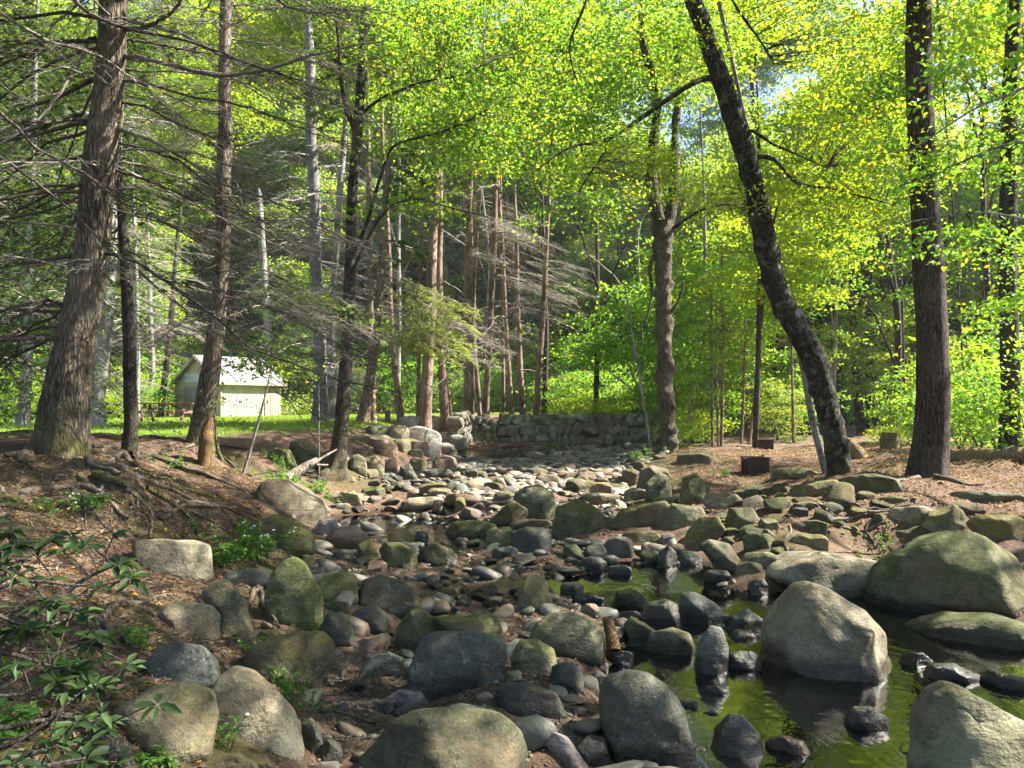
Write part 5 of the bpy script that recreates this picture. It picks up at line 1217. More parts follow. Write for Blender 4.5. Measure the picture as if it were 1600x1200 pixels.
# the leaning birch
P, w = px_trunk("1312,745 1307,690 1290,625 1270,562 1236,500 1210,450 1198,400 1180,300 1152,200 1118,100 1085,0", 12.2, [36, 35, 34, 35, 35, 34, 33, 31, 31, 28, 24], top=11)
t6 = tree_root(P, 'leaning_birch', 'dark black birch leaning far over the stream, its trunk curving from the grill clearing')
trunk(P, w, 'bark_birch', t6, sides=32, seed=6, flare=.12, step=.06, rough=.05, knob=.10); P6 = P
la, ca = limb(pxpath("1122,122 1095,123 1070,138 1020,172 980,200 940,222 900,225 870,240 830,270", 12.2, 11), .055, .010, 'bark_birch', t6, seed=21)
lb_, cb = limb(pxpath("958,212 942,245 915,270 902,305", 11.5, 11.2), .02, .008, 'bark_birch', t6, seed=22)
lc, cc = limb(pxpath("1180,245 1195,238 1215,248 1240,285 1300,290 1330,300 1400,320", 12.2, 11.4), .04, .008, 'bark_birch', t6, seed=23)
ld, cd = limb(pxpath("1165,205 1180,200 1192,222 1230,235 1290,262", 12.2, 12), .03, .008, 'bark_birch', t6, seed=24)
le, ce = limb(pxpath("1135,-10 1160,30 1190,65 1210,100", 11.8, 11.5), .025, .01, 'bark_birch', t6, seed=25)
lf, cf = limb(pxpath("920,-20 905,30 888,60 893,100 905,135", 11, 11), .025, .008, 'bark_birch', t6, seed=26)
crown('crown', t6, [E(940, 240, 11.3, 130, 60), E(850, 150, 12, 110, 80), E(1050, 290, 11.8, 80, 60), E(1290, 320, 11.8, 130, 50), E(1290, 190, 12.5, 110, 100), E(1010, 60, 12.5, 120, 60), E(1330, 60, 12.5, 130, 80), E(1180, 20, 12, 60, 50),
                      E(900, 60, 11.5, 60, 70), E(1230, 420, 13.5, 80, 40), E(1400, 260, 11.5, 70, 60)],
      np.vstack([P6[6:], ca, cb, cc, cd, ce, cf]), 13, 38, .07, 13, m='leaf_bright', R=.42, aspect=.6, ybias=.015)
P, w = px_trunk("1292,705 1268,650 1262,605 1243,510 1217,420 1202,370 1190,300", 13.2, [11, 11, 10, 10, 9, 9, 8], top=9)
t6b = tree_root(P, 'pale_sapling', 'pale thin stem lit by the sun right behind the leaning birch'); trunk(P, w, 'bark_grey', t6b, sides=14, seed=7, flare=.3, step=.1)
crown('crown', t6b, [E(1190, 240, 14, 90, 70), E(1230, 330, 14, 70, 50)], P[4:], 5, 40, .08, 17, m='leaf_bright', R=.5, aspect=.65)

# straight plated trunk on the right
P, w = px_trunk("1449,748 1451,690 1453,620 1453,500 1450,400 1444,300 1442,200 1441,100 1440,0", 11.8, [54, 50, 48, 46, 44, 41, 38, 37, 37], top=17)
t7 = tree_root(P, 'pine_tree', 'straight dark pine trunk with finely plated bark in front of the fallen log')
trunk(P, w, 'bark_plate', t7, sides=36, seed=8, flare=.28, step=.06, rough=.035, lobes=6); P7 = P
for i, s in enumerate(["1435,748 1400,756 1370,752", "1465,748 1500,758 1540,760"]): drape(s, .045, .015, 'root', t7, seed=50+i)
crown('crown', t7, [((x, y, z), (2.4, 2.2, 1.3)) for x, y, z in ((6.5, 11, 11.5), (8.2, 12, 13), (5, 12, 13), (7, 13.5, 14.5))], P7[-3:], 2.2, 60, .12, 19, m='leaf_mid', R=.8)
# beech whose sprays hang over the right side
P, w = px_trunk("1576,712 1577,620 1575,500 1574,380 1578,250 1582,120 1585,0", 15, [30, 27, 26, 25, 24, 22, 20], top=15)
t8 = tree_root(P, 'beech_tree', 'dark trunk at the picture edge behind the fallen log, with beech leaves around it'); trunk(P, w, 'bark_dark', t8, sides=20, seed=10, flare=.4, step=.1)
crown('crown', t8, [E(1560, 430, 14, 90, 90), E(1500, 560, 15, 60, 60), E(1570, 600, 14, 60, 60), E(1390, 430, 15, 60, 80), E(1600, 180, 14, 90, 120)], P[2:], 5, 45, .085, 20, m='leaf_beech', R=.55, aspect=.6)
t9 = thing('beech_tree', (6.6, 6.0, zg(6.6, 6.0)), 'beech with near hanging sprays whose trunk stands outside the picture', 'tree')
P = np.array([[6.6, 6.0, .5], [6.6, 6.0, 3], [6.5, 6.1, 6], [6.4, 6.2, 9.5]]); trunk(P, np.array([.17, .15, .12, .04]), 'bark_grey', t9, sides=18, seed=12, flare=.4)
la, ca = limb(pxpath("2109,-60 1900,10 1700,60 1600,145 1530,160 1480,195 1420,230", 6.05, 6.8), .035, .006, 'bark_grey', t9, seed=31)
lb_, cb = limb(pxpath("2109,330 1900,290 1700,250 1600,215 1540,235 1500,250 1400,285", 6.05, 7.2), .03, .006, 'bark_grey', t9, seed=32)
lc, cc = limb(pxpath("2109,420 1900,400 1720,380 1600,340 1540,330 1470,345 1420,350", 6.05, 7.2), .025, .006, 'bark_grey', t9, seed=33)
crown('crown', t9, [E(1520, 130, 6.9, 110, 60, .6), E(1400, 250, 7, 70, 35, .5), E(1530, 260, 7, 110, 50, .6), E(1510, 360, 7.2, 110, 45, .6), E(1590, 50, 6.6, 90, 60, .8), E(1600, 450, 7.5, 60, 50, .6)],
      np.vstack([ca, cb, cc]), 26, 30, .068, 21, m='leaf_beech', R=.30, aspect=.58, fine=True, thick=.10, ybias=.01)

# trees whose crowns close the view behind: distances 17 to 34 m
mid = [('maple_tree', (1180, 690, 24), 16, 10, 'bark_dark', 'leaf_bright', 'slender maple beyond the leaning birch', [E(1180, 120, 22, 120, 110), E(1250, 260, 22, 120, 80), E(1140, 260, 23, 90, 80), E(1190, 0, 23, 140, 60), E(1090, 60, 24, 90, 70), E(1200, 420, 23, 100, 60)]),
       ('maple_tree', (1400, 690, 26), 16, 12, 'bark_dark', 'leaf_mid', 'maple seen past the straight pine trunk', [E(1380, 130, 24, 110, 110), E(1350, 0, 24, 130, 60), E(1360, 330, 24, 110, 80), E(1500, 330, 24, 100, 90), E(1330, 450, 25, 110, 60)]),
       ('maple_tree', (1540, 690, 24), 17, 12, 'bark_dark', 'leaf_bright', 'maple deep in the wood at the picture edge', [E(1530, 420, 22, 110, 80), E(1560, 250, 22, 90, 120), E(1500, 90, 22, 90, 90), E(1560, 0, 22, 110, 60), E(1590, 130, 23, 60, 60), E(1480, 520, 23, 80, 50)]),
       ('maple_tree', (930, 660, 32), 15, 9, 'bark_dark', 'leaf_mid', 'maple beyond the end of the wall', [E(920, 130, 26, 130, 100), E(960, 20, 27, 130, 60), E(880, 300, 27, 110, 90), E(980, 380, 28, 110, 70), E(900, 460, 29, 90, 50)]),
       ('maple_tree', (850, 655, 34), 15, 9, 'bark_dark', 'leaf_bright', 'yellow green maple behind the hemlock row', [E(800, 60, 26, 130, 90), E(740, 210, 27, 110, 80), E(830, 260, 28, 100, 60), E(660, 120, 27, 90, 90)]),
       ('birch_tree', (1300, 680, 32), 15, 8, 'bark_grey', 'leaf_bright', 'birch deep behind the clearing', [E(1290, 420, 29, 110, 60), E(1300, 130, 28, 140, 120), E(1420, 470, 30, 90, 60), E(1290, 540, 31, 70, 40)]),
       ('beech_tree', (1100, 685, 30), 14, 8, 'bark_grey', 'leaf_beech', 'beech thicket tree beyond the knobbly trunk', [E(1100, 460, 28, 90, 60), E(1060, 560, 28, 90, 50), E(1160, 550, 28, 80, 50), E(1080, 620, 29, 60, 30)]),
       ('beech_tree', (1000, 665, 33), 10, 6, 'bark_grey', 'leaf_beech', 'small beech in the thicket past the wall end', [E(960, 540, 31, 80, 40), E(900, 560, 32, 60, 40), E(1000, 480, 31, 80, 40), E(910, 390, 31, 70, 40)]),
       ('maple_tree', (1210, 680, 33), 12, 7, 'bark_dark', 'leaf_bright', 'young maple in full sun behind the second fire box', [E(1180, 480, 31, 80, 40), E(1230, 560, 31, 70, 35), E(1150, 610, 31, 60, 25), E(1260, 350, 31, 80, 50), E(1140, 380, 32, 70, 45)]),
       ('maple_tree', (1380, 680, 36), 13, 7, 'bark_dark', 'leaf_bright', 'young maple glowing between the birch and the pine', [E(1340, 560, 34, 70, 35), E(1390, 500, 34, 70, 40), E(1400, 600, 33, 50, 25), E(1300, 600, 34, 60, 25), E(1380, 380, 35, 80, 60)]),
       ('beech_tree', (760, 640, 50), 17, 9, 'bark_grey', 'leaf_bright', 'sunlit tree rising behind the hemlock row', [E(740, 380, 46, 90, 50), E(660, 420, 46, 60, 40), E(830, 420, 46, 70, 50), E(780, 300, 46, 90, 50), E(620, 330, 47, 70, 50), E(860, 520, 47, 50, 40)]),
       ('birch_tree', (235, 640, 46), 20, 9, 'bark_grey', 'leaf_bright', 'pale birch rising behind the shed', [E(250, 40, 43, 110, 80), E(150, 110, 43, 90, 70), E(330, 150, 43, 90, 70), E(60, 60, 44, 90, 90), E(230, 230, 44, 100, 60)]),
       ('maple_tree', (1165, 655, 59), 28, 8, 'bark_dark', 'leaf_mid', 'tall maple closing the view between the knobbly tree and the birch', [E(1150, 90, 57, 90, 60), E(1130, 200, 57, 80, 60), E(1260, 50, 57, 90, 60), E(1000, 80, 57, 90, 50), E(1190, 250, 57, 80, 50)]),
       ('maple_tree', (620, 650, 36), 15, 9, 'bark_grey', 'leaf_bright', 'maple on the lawn edge behind the leaning hemlocks', [E(600, 90, 30, 100, 80), E(560, 0, 30, 130, 50), E(690, 0, 31, 110, 60), E(420, 20, 31, 100, 60), E(400, 130, 32, 70, 60), E(690, 320, 31, 100, 50), E(470, 60, 30, 90, 70), E(570, 260, 31, 70, 60)])]
for i, (nm, (px, py, d), hh, wpx, bk, lf, lb, ells) in enumerate(mid):
    b = W(px, py, d); b[2] = zg(b[0], b[1]); r = np.random.default_rng(500+i)
    t = thing(nm, b, lb, 'tree'); P = np.array([b-[0, 0, .2], b+[.1, 0, 4], b+[r.normal()*.4, .3, 9], b+[r.normal()*.8, 0, hh]]); trunk(P, np.array([wpx/2, wpx*.42, wpx*.3, wpx*.08])*d/F, bk, t, sides=12, seed=500+i, flare=.3, step=.3)
    sk = [P[1:]]
    for j, (c, rad) in enumerate(ells):
        s0 = np.array([np.interp(max(c[2]-2.5, 2.5), P[:, 2], P[:, k]) for k in range(3)]); s0[2] = max(c[2]-2.5, 2.5)
        _, cl = limb(np.array([s0, (s0+c)/2+[0, 0, .4], c]), .06, .02, bk, t, seed=510+j+i*9); sk.append(cl)
    crown('crown', t, ells, np.vstack(sk), 1.9 if d > 28 else 2.2, 70, .16 if d > 28 else .14, 520+i, m=lf, R=.85, aspect=.7, shade=d < 55)

# unseen trees on the sunny side, added for the shade they cast
shade = [((9.5, 6.5), 15, 'maple_tree', 'unseen maple added outside the picture to shade the big boulders', [((4.5, 10, 9.5), (3., 2.6, 1.3)), ((8, 11, 10.5), (3, 2.8, 1.4)), ((2.0, 8.6, 9.8), (2.6, 2.2, 1.2)), ((7, 7.5, 10), (3, 2.2, 1.3))]),
         ((8.5, 1.5), 15, 'shade_oak', 'unseen oak added outside the picture to shade the lower gravel', [((4.5, 5.2, 9.5), (3, 2.5, 1.3)), ((7.5, 4.5, 10.5), (3, 2.6, 1.4)), ((3, 2, 10), (3, 2, 1.3)), ((1.0, 5.4, 10.2), (2.4, 2.4, 1.2))]),
         ((15, 10), 17, 'shade_oak', 'tall unseen oak added outside the picture beyond the beech for its shade', [((12, 10, 11), (3.4, 3, 1.6)), ((13, 14, 12), (3.4, 3, 1.6)), ((15, 18, 12.5), (3.2, 3, 1.6)), ((11, 6, 11.5), (3, 2.6, 1.4))]),
         ((-3.5, -1.5), 13, 'hemlock_tree', 'unseen hemlock added behind the viewer for its shade', [((-1.5, 6.3, 8.6), (2.2, 2.2, 1.0)), ((-4, 5.6, 9), (2.2, 2.2, 1.)), ((0.5, 11.5, 10.2), (2.6, 2, 1.0)), ((-3.5, 9.5, 9.2), (2.6, 2, 1.))])]
for i, ((x, y), hh, nm, lb, ells) in enumerate(shade):
    b = np.array([x, y, float(zg(x, y))]); t = thing(nm, b, lb, 'tree')
    P = np.array([b-[0, 0, .2], b+[0, 0, 4], b+[-.3, .2, 8], b+[-.8, .5, hh]]); trunk(P, np.array([.25, .22, .16, .05]), 'bark_dark', t, sides=14, seed=600+i, flare=.4, step=.3)
    sk = [P[1:]]
    for j, (c, rad) in enumerate(ells):
        c = np.array(c); s0 = P[2]; _, cl = limb(np.array([s0, (s0+c)/2+[0, 0, .6], c]), .07, .02, 'bark_dark', t, seed=610+j+i*9); sk.append(cl)
    crown('crown', t, ells, np.vstack(sk), 1.05, 80, .12, 620+i, m='leaf_mid', R=.8, aspect=.7)

# ground cover of the slopes
r = np.random.default_rng(66); nn = 9000; cy = r.uniform(46.5, 78, nn); cx = r.uniform(-.8, .8, nn)*cy; C = np.stack([cx, cy, zg(cx, cy)+r.uniform(.05, .7, nn)], -1)
V, Fq, tint = spray_leaves(C, r.normal(size=(nn, 3)), 22, .22, r, R=.9, aspect=.6, thick=.25); tag(link('undergrowth', make_mesh('undergrowth', V, Fq, M['leaf_far'], smooth=False, attrs={'tint': tint})), 'low leafy undergrowth covering the slopes', 'undergrowth', kind='stuff')
# understorey saplings
def sapling(s, d, w0, label, m='bark_red', leaf='leaf_mid', ells=None, dens=6, L=.09, nl=35, group='thin saplings on the far shore', seed=0):
    P, w = px_trunk(s, d, [w0, w0*.8, w0*.5], top=None); t = tree_root(P, 'sapling', label, group); trunk(P, w, m, t, sides=8, seed=seed, step=.25, rough=.05)
    if ells: crown('crown', t, ells, P, dens, nl, L, seed, m=leaf, R=.45, aspect=.6)
    return t
sapling("1018,706 1005,620 992,540 984,500 975,440", 18, 4.5, 'pale slender sapling leaning away beside the knobbly trunk', 'bark_grey', ells=[E(975, 470, 18, 60, 30)], seed=1)
for i, (s, w0, lb) in enumerate([("1066,700 1078,640 1090,590 1100,520", 4, 'thin dark sapling slanting up beside the knobbly trunk'), ("1113,690 1112,620 1112,540 1110,450", 5, 'straight reddish sapling, first after the knobbly trunk'),
        ("1122,690 1120,600 1118,520 1122,430", 4, 'thinner twin of the first straight reddish sapling'), ("1127,688 1129,600 1130,520 1128,400", 6, 'thickest of the straight reddish saplings'),
        ("1158,684 1162,620 1163,560 1165,480", 5, 'orange sapling behind the fire boxes'), ("1170,684 1178,630 1184,590 1192,520", 6, 'slanting orange sapling behind the fire boxes'),
        ("1178,684 1184,640 1186,600 1188,540", 4, 'thin sapling crossing the slanting orange one'), ("1240,680 1238,620 1236,560 1240,470", 5, 'sapling in the shrubs left of the birch foot')]):
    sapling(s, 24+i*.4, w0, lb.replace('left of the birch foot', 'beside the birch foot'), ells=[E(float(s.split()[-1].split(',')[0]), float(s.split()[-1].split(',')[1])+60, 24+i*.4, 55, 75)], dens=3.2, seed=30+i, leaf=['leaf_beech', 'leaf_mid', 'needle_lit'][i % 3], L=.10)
for i, (s, d, w0, lb) in enumerate([("1346,674 1340,620 1335,530 1330,400", 34, 15, 'dark curved trunk in the clearing, middle one of three'), ("1366,674 1358,600 1356,530 1355,380", 34.5, 15, 'dark trunk with a wide foot in the clearing'),
        ("1320,674 1312,600 1304,500 1305,380", 33.5, 12, 'dark trunk nearest the birch in the clearing'), ("1389,674 1382,600 1380,540 1382,400", 37, 8, 'thin dark trunk between the clearing and the pine'),
        ("1402,674 1404,600 1402,500 1400,400", 37, 6, 'thinnest dark trunk just before the pine'), ("1416,690 1414,640 1412,560", 30, 6, 'short dark stem touching the outline of the pine'), ("1516,690 1512,640 1503,560 1500,480", 22, 4, 'slender green stem beyond the fallen log')]):
    P, w = px_trunk(s, d, [w0, w0*.85, w0*.7], top=14); t = tree_root(P, 'forest_tree', lb, 'dark trunks behind the clearing'); trunk(P, w, 'bark_dark', t, sides=12, seed=800+i, flare=.5, step=.25)
    crown('crown', t, [(P[-2]+[0, 0, -.5], (2.2, 2.2, 1.6)), (P[-1], (1.8, 1.8, 1.2))], P, 1.0, 60, .15, 810+i, m='leaf_far', R=.8)

# ------------------------------------------------------------------ woods on the slopes, copies of a few kinds
def proto(kind, seed, h):
    r = np.random.default_rng(seed); t = thing('forest_tree', (0, 0, 0), None, 'tree')
    P = np.array([[0, 0, -.4], [0, 0, h*.3], [r.normal()*.3, r.normal()*.3, h*.65], [r.normal()*.5, r.normal()*.4, h]]); trunk(P, np.array([.22, .18, .12, .03])*h/15, {'b': 'bark_dark', 'g': 'bark_grey', 'c': 'bark_red'}[kind], t, sides=9, seed=seed, flare=.4, step=.5)
    if kind == 'c':
        n = 95; z = r.uniform(h*.14, h*.98, n); S = np.stack([0*z, 0*z, z], -1); az = r.uniform(0, 6.28, n); L = h*.24*(1.08-z/h)*r.uniform(.7, 1.2, n)+.3
        B = dead_branches(S, az, L, r, droop=.35, sub=6, subsub=2, r0=.02); v, f = branch_mesh(B, (3, 3, 3)); nv, nf, tint = needles_on(B, r, 9, .16, .055)
        mobj('crown', np.concatenate([nv, v]), [nf, f+len(nv)], [M['needle'], M['twig_pale']], t, smooth=False, attrs={'tint': np.concatenate([tint, np.zeros(len(v))])}, midx=np.concatenate([np.zeros(len(nf)), np.ones(len(f))]))
    else:
        ells = [((r.normal()*1.7*h/15, r.normal()*1.7*h/15, h*r.uniform(.28, .98)), (r.uniform(1.3, 2.5)*h/15, r.uniform(1.3, 2.5)*h/15, r.uniform(.7, 1.4)*h/15)) for _ in range(15)]
        C, O = [], []
        for c, rad in ells:
            n = int(2.4*rad[0]*rad[1]*rad[2]*4.19); u = unit(r.normal(size=(n, 3)))*(r.random(n)**.4)[:, None]; C.append(np.array(c)+u*np.array(rad)); O.append(u)
        C = np.concatenate(C); O = np.concatenate(O); V, Fq, tint = spray_leaves(C, O, 42, .19, r, R=.85, aspect=.7)
        tv, tf = twigs_to(C, np.stack([0*C[:, 0], 0*C[:, 0], np.maximum(C[:, 2]-1.2, 1)], -1), r, rad=.012, K=4)
        mobj('crown', np.concatenate([V, tv]), [Fq, tf+len(V)], [M['leaf_far'] if kind == 'b' else M['leaf_mid'], M['twig_pale']], t, smooth=False, attrs={'tint': np.concatenate([tint, np.zeros(len(tv))])}, midx=np.concatenate([np.zeros(len(Fq)), np.ones(len(tf))]))
    return t
protos = [proto('b', 1, 19), proto('g', 2, 20), proto('c', 3, 19), proto('b', 4, 17), proto('c', 5, 15)]
fr = np.random.default_rng(9); spots = []; tries = 0
while len(spots) < 160 and tries < 9000:
    tries += 1
    y = 47.5+46*fr.random()**1.2; x = fr.uniform(-.78, .80)*y
    if x > 16 and fr.random() < .45: y -= 12
    if math.hypot(x+14, y-44) < 6.5: continue
    if -24 < x < 13 and y < 54: continue
    if 10 < x < 26 and y < 44: continue
    if x < -4 and fr.random() < (.7 if y < 62 else .3): continue
    if min(math.hypot(x+13-.69*q, y-44-.14*q) for q in range(0, 30, 2)) < 4: continue
    if all(math.hypot(x-a, (y-b)) > 3.1+.02*y for a, b in spots): spots.append((x, y))
first = set()
for i, (x, y) in enumerate(spots):
    left = x < -4
    k = int(fr.choice(5, p=[.30, .22, .14, .26, .08] if left else [.34, .22, .10, .28, .06]))
    o = protos[k] if k not in first else copy_tree(protos[k]); first.add(k)
    o.location = (x, y, float(zg(x, y))); o.rotation_euler = (0, 0, fr.uniform(0, 6.28)); s = fr.uniform(.8, 1.2); o.scale = (s, s, s*fr.uniform(.9, 1.1))
    o['label'] = ('conifer with dull green boughs in the wood on the far slope' if k in (2, 4) else 'leafy broadleaf tree in the wood on the far slope'); o['group'] = 'conifers on the far slope' if k in (2, 4) else 'broadleaf trees on the far slope'
for k in range(5):
    if k not in first: protos[k].location = (30+3*k, 80, float(zg(30+3*k, 80)))
# shrubs of the wood edge
def shrub_proto(seed, m, L, n, h=1.6, w=1.3, nm='shrub', nl=34, fine=False):
    r = np.random.default_rng(seed); t = thing(nm, (0, 0, 0), None, 'shrub')
    ns = 7; az = r.uniform(0, 6.28, ns); K = 6; u = np.linspace(0, 1, K); l = r.uniform(.6, 1, ns)
    P = np.stack([np.cos(az)[:, None]*u**1.3*w*.6*l[:, None], np.sin(az)[:, None]*u**1.3*w*.6*l[:, None], u[None]*h*.85*l[:, None]-.05], -1); R = np.repeat(np.linspace(.018, .006, K)[None], ns, 0)
    v, f = tubes(P, R, 5); mobj('stem', v, f, M['twig'], t)
    C = unit(r.normal(size=(n, 3)))*(r.random(n)**.4)[:, None]*np.array([w, w, h*.55])+[0, 0, h*.58]; C[:, 2] = np.maximum(C[:, 2], .12)
    V, Fq, tint = spray_leaves(C, C*[1, 1, 0], nl, L, r, R=.42, aspect=.6, fine=fine); mobj('foliage', V, Fq, M[m], t, smooth=False, attrs={'tint': tint}); return t
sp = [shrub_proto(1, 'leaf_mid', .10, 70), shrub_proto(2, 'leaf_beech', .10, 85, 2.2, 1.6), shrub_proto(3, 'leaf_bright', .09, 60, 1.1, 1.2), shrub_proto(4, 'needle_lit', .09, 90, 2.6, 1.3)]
pl = []
for px, py, d, k, s in [(10, 648, 30, 2, 1.3), (50, 640, 34, 0, 1.3), (-30, 645, 32, 0, 1.5), (85, 640, 38, 0, 1.3), (185, 640, 42, 0, 1.2), (160, 642, 40, 2, 1.2), (225, 640, 43, 0, 1.3), (262, 640, 46, 1, 1.2), (480, 640, 53, 1, 1.8), (600, 642, 48, 1, 1.6),
                    (880, 652, 34, 0, 1.2), (905, 655, 32, 2, 1.0), (935, 656, 31, 2, .9), (960, 650, 36, 1, 1.4), (1000, 660, 32, 0, 1.2), (1080, 680, 26, 2, 1.0), (1062, 690, 22, 0, .6), (1110, 672, 32, 3, 1.1), (1095, 675, 28, 1, 1.0), (1145, 672, 32, 3, 1.2), (1200, 672, 34, 1, 1.2), (1215, 675, 28, 3, .9), (1240, 672, 30, 1, 1.1), (1275, 672, 36, 0, 1.3),
                    (1300, 672, 40, 1, 1.6), (1330, 668, 44, 0, 1.5), (1392, 690, 22, 2, .5), (1420, 690, 24, 1, .8), (1500, 700, 19, 0, 1.0), (1530, 705, 18, 1, 1.0), (1560, 715, 16, 0, .9), (1610, 720, 15, 1, 1.1), (1480, 690, 24, 3, 1.0), (1550, 690, 24, 1, 1.5), (1450, 680, 32, 0, 1.6), (1500, 675, 36, 1, 1.8), (1600, 675, 32, 0, 1.8), (1230, 660, 42, 1, 1.8), (1160, 660, 42, 0, 1.8), (1080, 655, 42, 1, 1.8), (1000, 650, 42, 0, 1.8), (930, 648, 44, 1, 1.8), (860, 646, 46, 0, 1.6), (800, 646, 47, 1, 1.5), (730, 646, 48, 0, 1.5), (670, 645, 48, 1, 1.4), (1400, 665, 42, 3, 1.6), (640, 630, 52, 1, 1.8), (560, 628, 54, 0, 1.8), (760, 628, 54, 1, 1.8), (840, 628, 54, 0, 1.8), (300, 625, 54, 1, 2), (-40, 640, 40, 2, 2), (30, 640, 43, 2, 2), (70, 638, 46, 1, 1.6), (120, 636, 47, 2, 2.2), (160, 630, 50, 0, 1.7), (200, 632, 49, 2, 2.2), (245, 630, 50, 1, 1.7), (280, 630, 53, 2, 2), (450, 636, 51, 2, 2), (510, 636, 51, 0, 1.6), (350, 615, 60, 1, 2.2), (60, 600, 58, 0, 2.2), (130, 600, 60, 1, 2.2), (-10, 600, 58, 1, 2.2), (470, 620, 60, 0, 2.2), (160, 618, 52, 0, 2), (90, 616, 52, 1, 2), (20, 612, 52, 0, 2), (220, 610, 58, 3, 1.8), (400, 620, 56, 0, 2)]:
    x = (px-800)/F*d; pl.append((x, d, k, s))
used = set(); lbs = ['leafy mid green shrub at the edge of the wood', 'taller layered beech like shrub at the edge of the wood', 'low bright green shrub at the edge of the open ground', 'feathery yellow green young hemlock at the edge of the wood']
for i, (x, y, k, s) in enumerate(pl):
    o = sp[k] if k not in used else copy_tree(sp[k]); used.add(k); o.location = (x, y, float(zg(x, y))); o.rotation_euler = (0, 0, fr.uniform(0, 6.28)); o.scale = (s, s, s*fr.uniform(.85, 1.15)); o['label'] = lbs[k]; o['group'] = 'shrubs '+lbs[k].split(' at the ')[1]+' '+['a', 'b', 'c', 'd'][k]
    o['group'] = ['mid green shrubs of the wood edge', 'layered shrubs of the wood edge', 'low bright shrubs of the open ground', 'young hemlocks of the wood edge'][k]
# ------------------------------------------------------------------ shed, tables, fire boxes
def paint_mat(name, c1, c2, scale=(1, 1, .12), rough=.7, stripes=None):
    t = NT(name); co = t.coord(); v = t.map(co, scale); n = t.noise(v, 8, 5, .65)
    col = t.mix(t.ramp(n, [(.3, 0), (.7, 1)]), c1, c2); col = t.mix(t.ramp(t.noise(co, 2.2, 4, .6), [(.5, 0), (.75, .5)]), col, tuple(x*.5 for x in c1))
    return t.done(t.bsdf(col, rough, t.bump(n, .3, .01), .3))
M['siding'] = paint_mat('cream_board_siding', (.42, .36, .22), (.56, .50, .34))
M['siding_lit'] = paint_mat('sunlit_tone_cream_siding', (.48, .43, .36), (.60, .55, .47))  # siding copy for the sunny wall, the sunlight painted in as a paler tone
M['weathered'] = paint_mat('weathered_grey_boards', (.22, .17, .15), (.40, .34, .31))
M['roof'] = paint_mat('grey_metal_roof', (.20, .195, .22), (.32, .31, .35), (1, 1, 1), .45)
M['trim'] = paint_mat('tan_trim', (.34, .30, .22), (.46, .42, .33))
M['sign'] = paint_mat('faded_white_panel', (.52, .54, .56), (.64, .66, .68), (1, 1, 1))
M['tablewood'] = paint_mat('dark_red_brown_planks', (.11, .06, .05), (.24, .145, .12), (.15, 1, 1))
M['rust'] = paint_mat('rusty_black_steel', (.022, .014, .012), (.06, .032, .025), (1, 1, 1), .6)
ca_, sa_ = math.cos(math.radians(40)), math.sin(math.radians(40))
C0 = np.array([-15.9, 42.0, 0.]); C0[2] = float(zg(-16.5, 43))-.12
gd = np.array([-ca_, sa_, 0]); sd = np.array([sa_, ca_, 0]); G, S_, EH, RH = 5.0, 3.7, 2.15, 3.55
def sp_(g, s, z): return C0+gd*g+sd*s+np.array([0, 0, z])
shed = thing('shed', sp_(G/2, S_/2, 0), 'cream board shed with a grey metal gable roof in the sunny clearing', 'shed')
def prism(outline, nrm, th, name, m, parent, bevel=0):
    o = np.array(outline); nn = len(o); V = np.concatenate([o, o-np.array(nrm)*th]); bm = bmesh.new(); vs = [bm.verts.new(v-parent_loc(parent)) for v in V]
    bm.faces.new(vs[:nn]); bm.faces.new(vs[nn:][::-1])
    for i in range(nn): bm.faces.new([vs[i], vs[nn+i], vs[nn+(i+1) % nn], vs[(i+1) % nn]])
    bmesh.ops.recalc_face_normals(bm, faces=bm.faces); me = D.meshes.new(name); bm.to_mesh(me); bm.free(); me.materials.append(M[m]); return link(name, me, parent)
gn = -sd; sn = -gd
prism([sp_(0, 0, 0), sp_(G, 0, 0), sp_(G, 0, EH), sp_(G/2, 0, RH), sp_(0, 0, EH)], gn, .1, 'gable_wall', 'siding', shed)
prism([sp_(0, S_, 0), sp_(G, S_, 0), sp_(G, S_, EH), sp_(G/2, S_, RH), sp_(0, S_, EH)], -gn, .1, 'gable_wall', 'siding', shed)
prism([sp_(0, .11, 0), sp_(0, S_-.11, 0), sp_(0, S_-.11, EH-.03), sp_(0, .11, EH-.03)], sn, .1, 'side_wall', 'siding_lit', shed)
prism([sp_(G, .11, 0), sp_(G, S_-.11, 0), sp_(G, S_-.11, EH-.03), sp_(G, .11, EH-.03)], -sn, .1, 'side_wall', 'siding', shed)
b = MB()
for k in range(21):                                                       # battens
    g = .12+k*(G-.24)/20; h = EH+(RH-EH)*(1-abs(g-G/2)/(G/2))-.12
    if 1.5 < g < 3.5: b.bar(sp_(g, -.012, 1.98), sp_(g, -.012, h), .03, .025, up=gn)
    else: b.bar(sp_(g, -.012, .02), sp_(g, -.012, h), .03, .025, up=gn)
b.build('batten', M['siding'], shed, bevel=0)
b = MB()
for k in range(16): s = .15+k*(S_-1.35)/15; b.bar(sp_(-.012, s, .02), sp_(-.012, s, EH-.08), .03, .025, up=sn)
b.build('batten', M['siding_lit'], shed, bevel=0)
ov = .28; rise = (RH-EH)/(G/2)
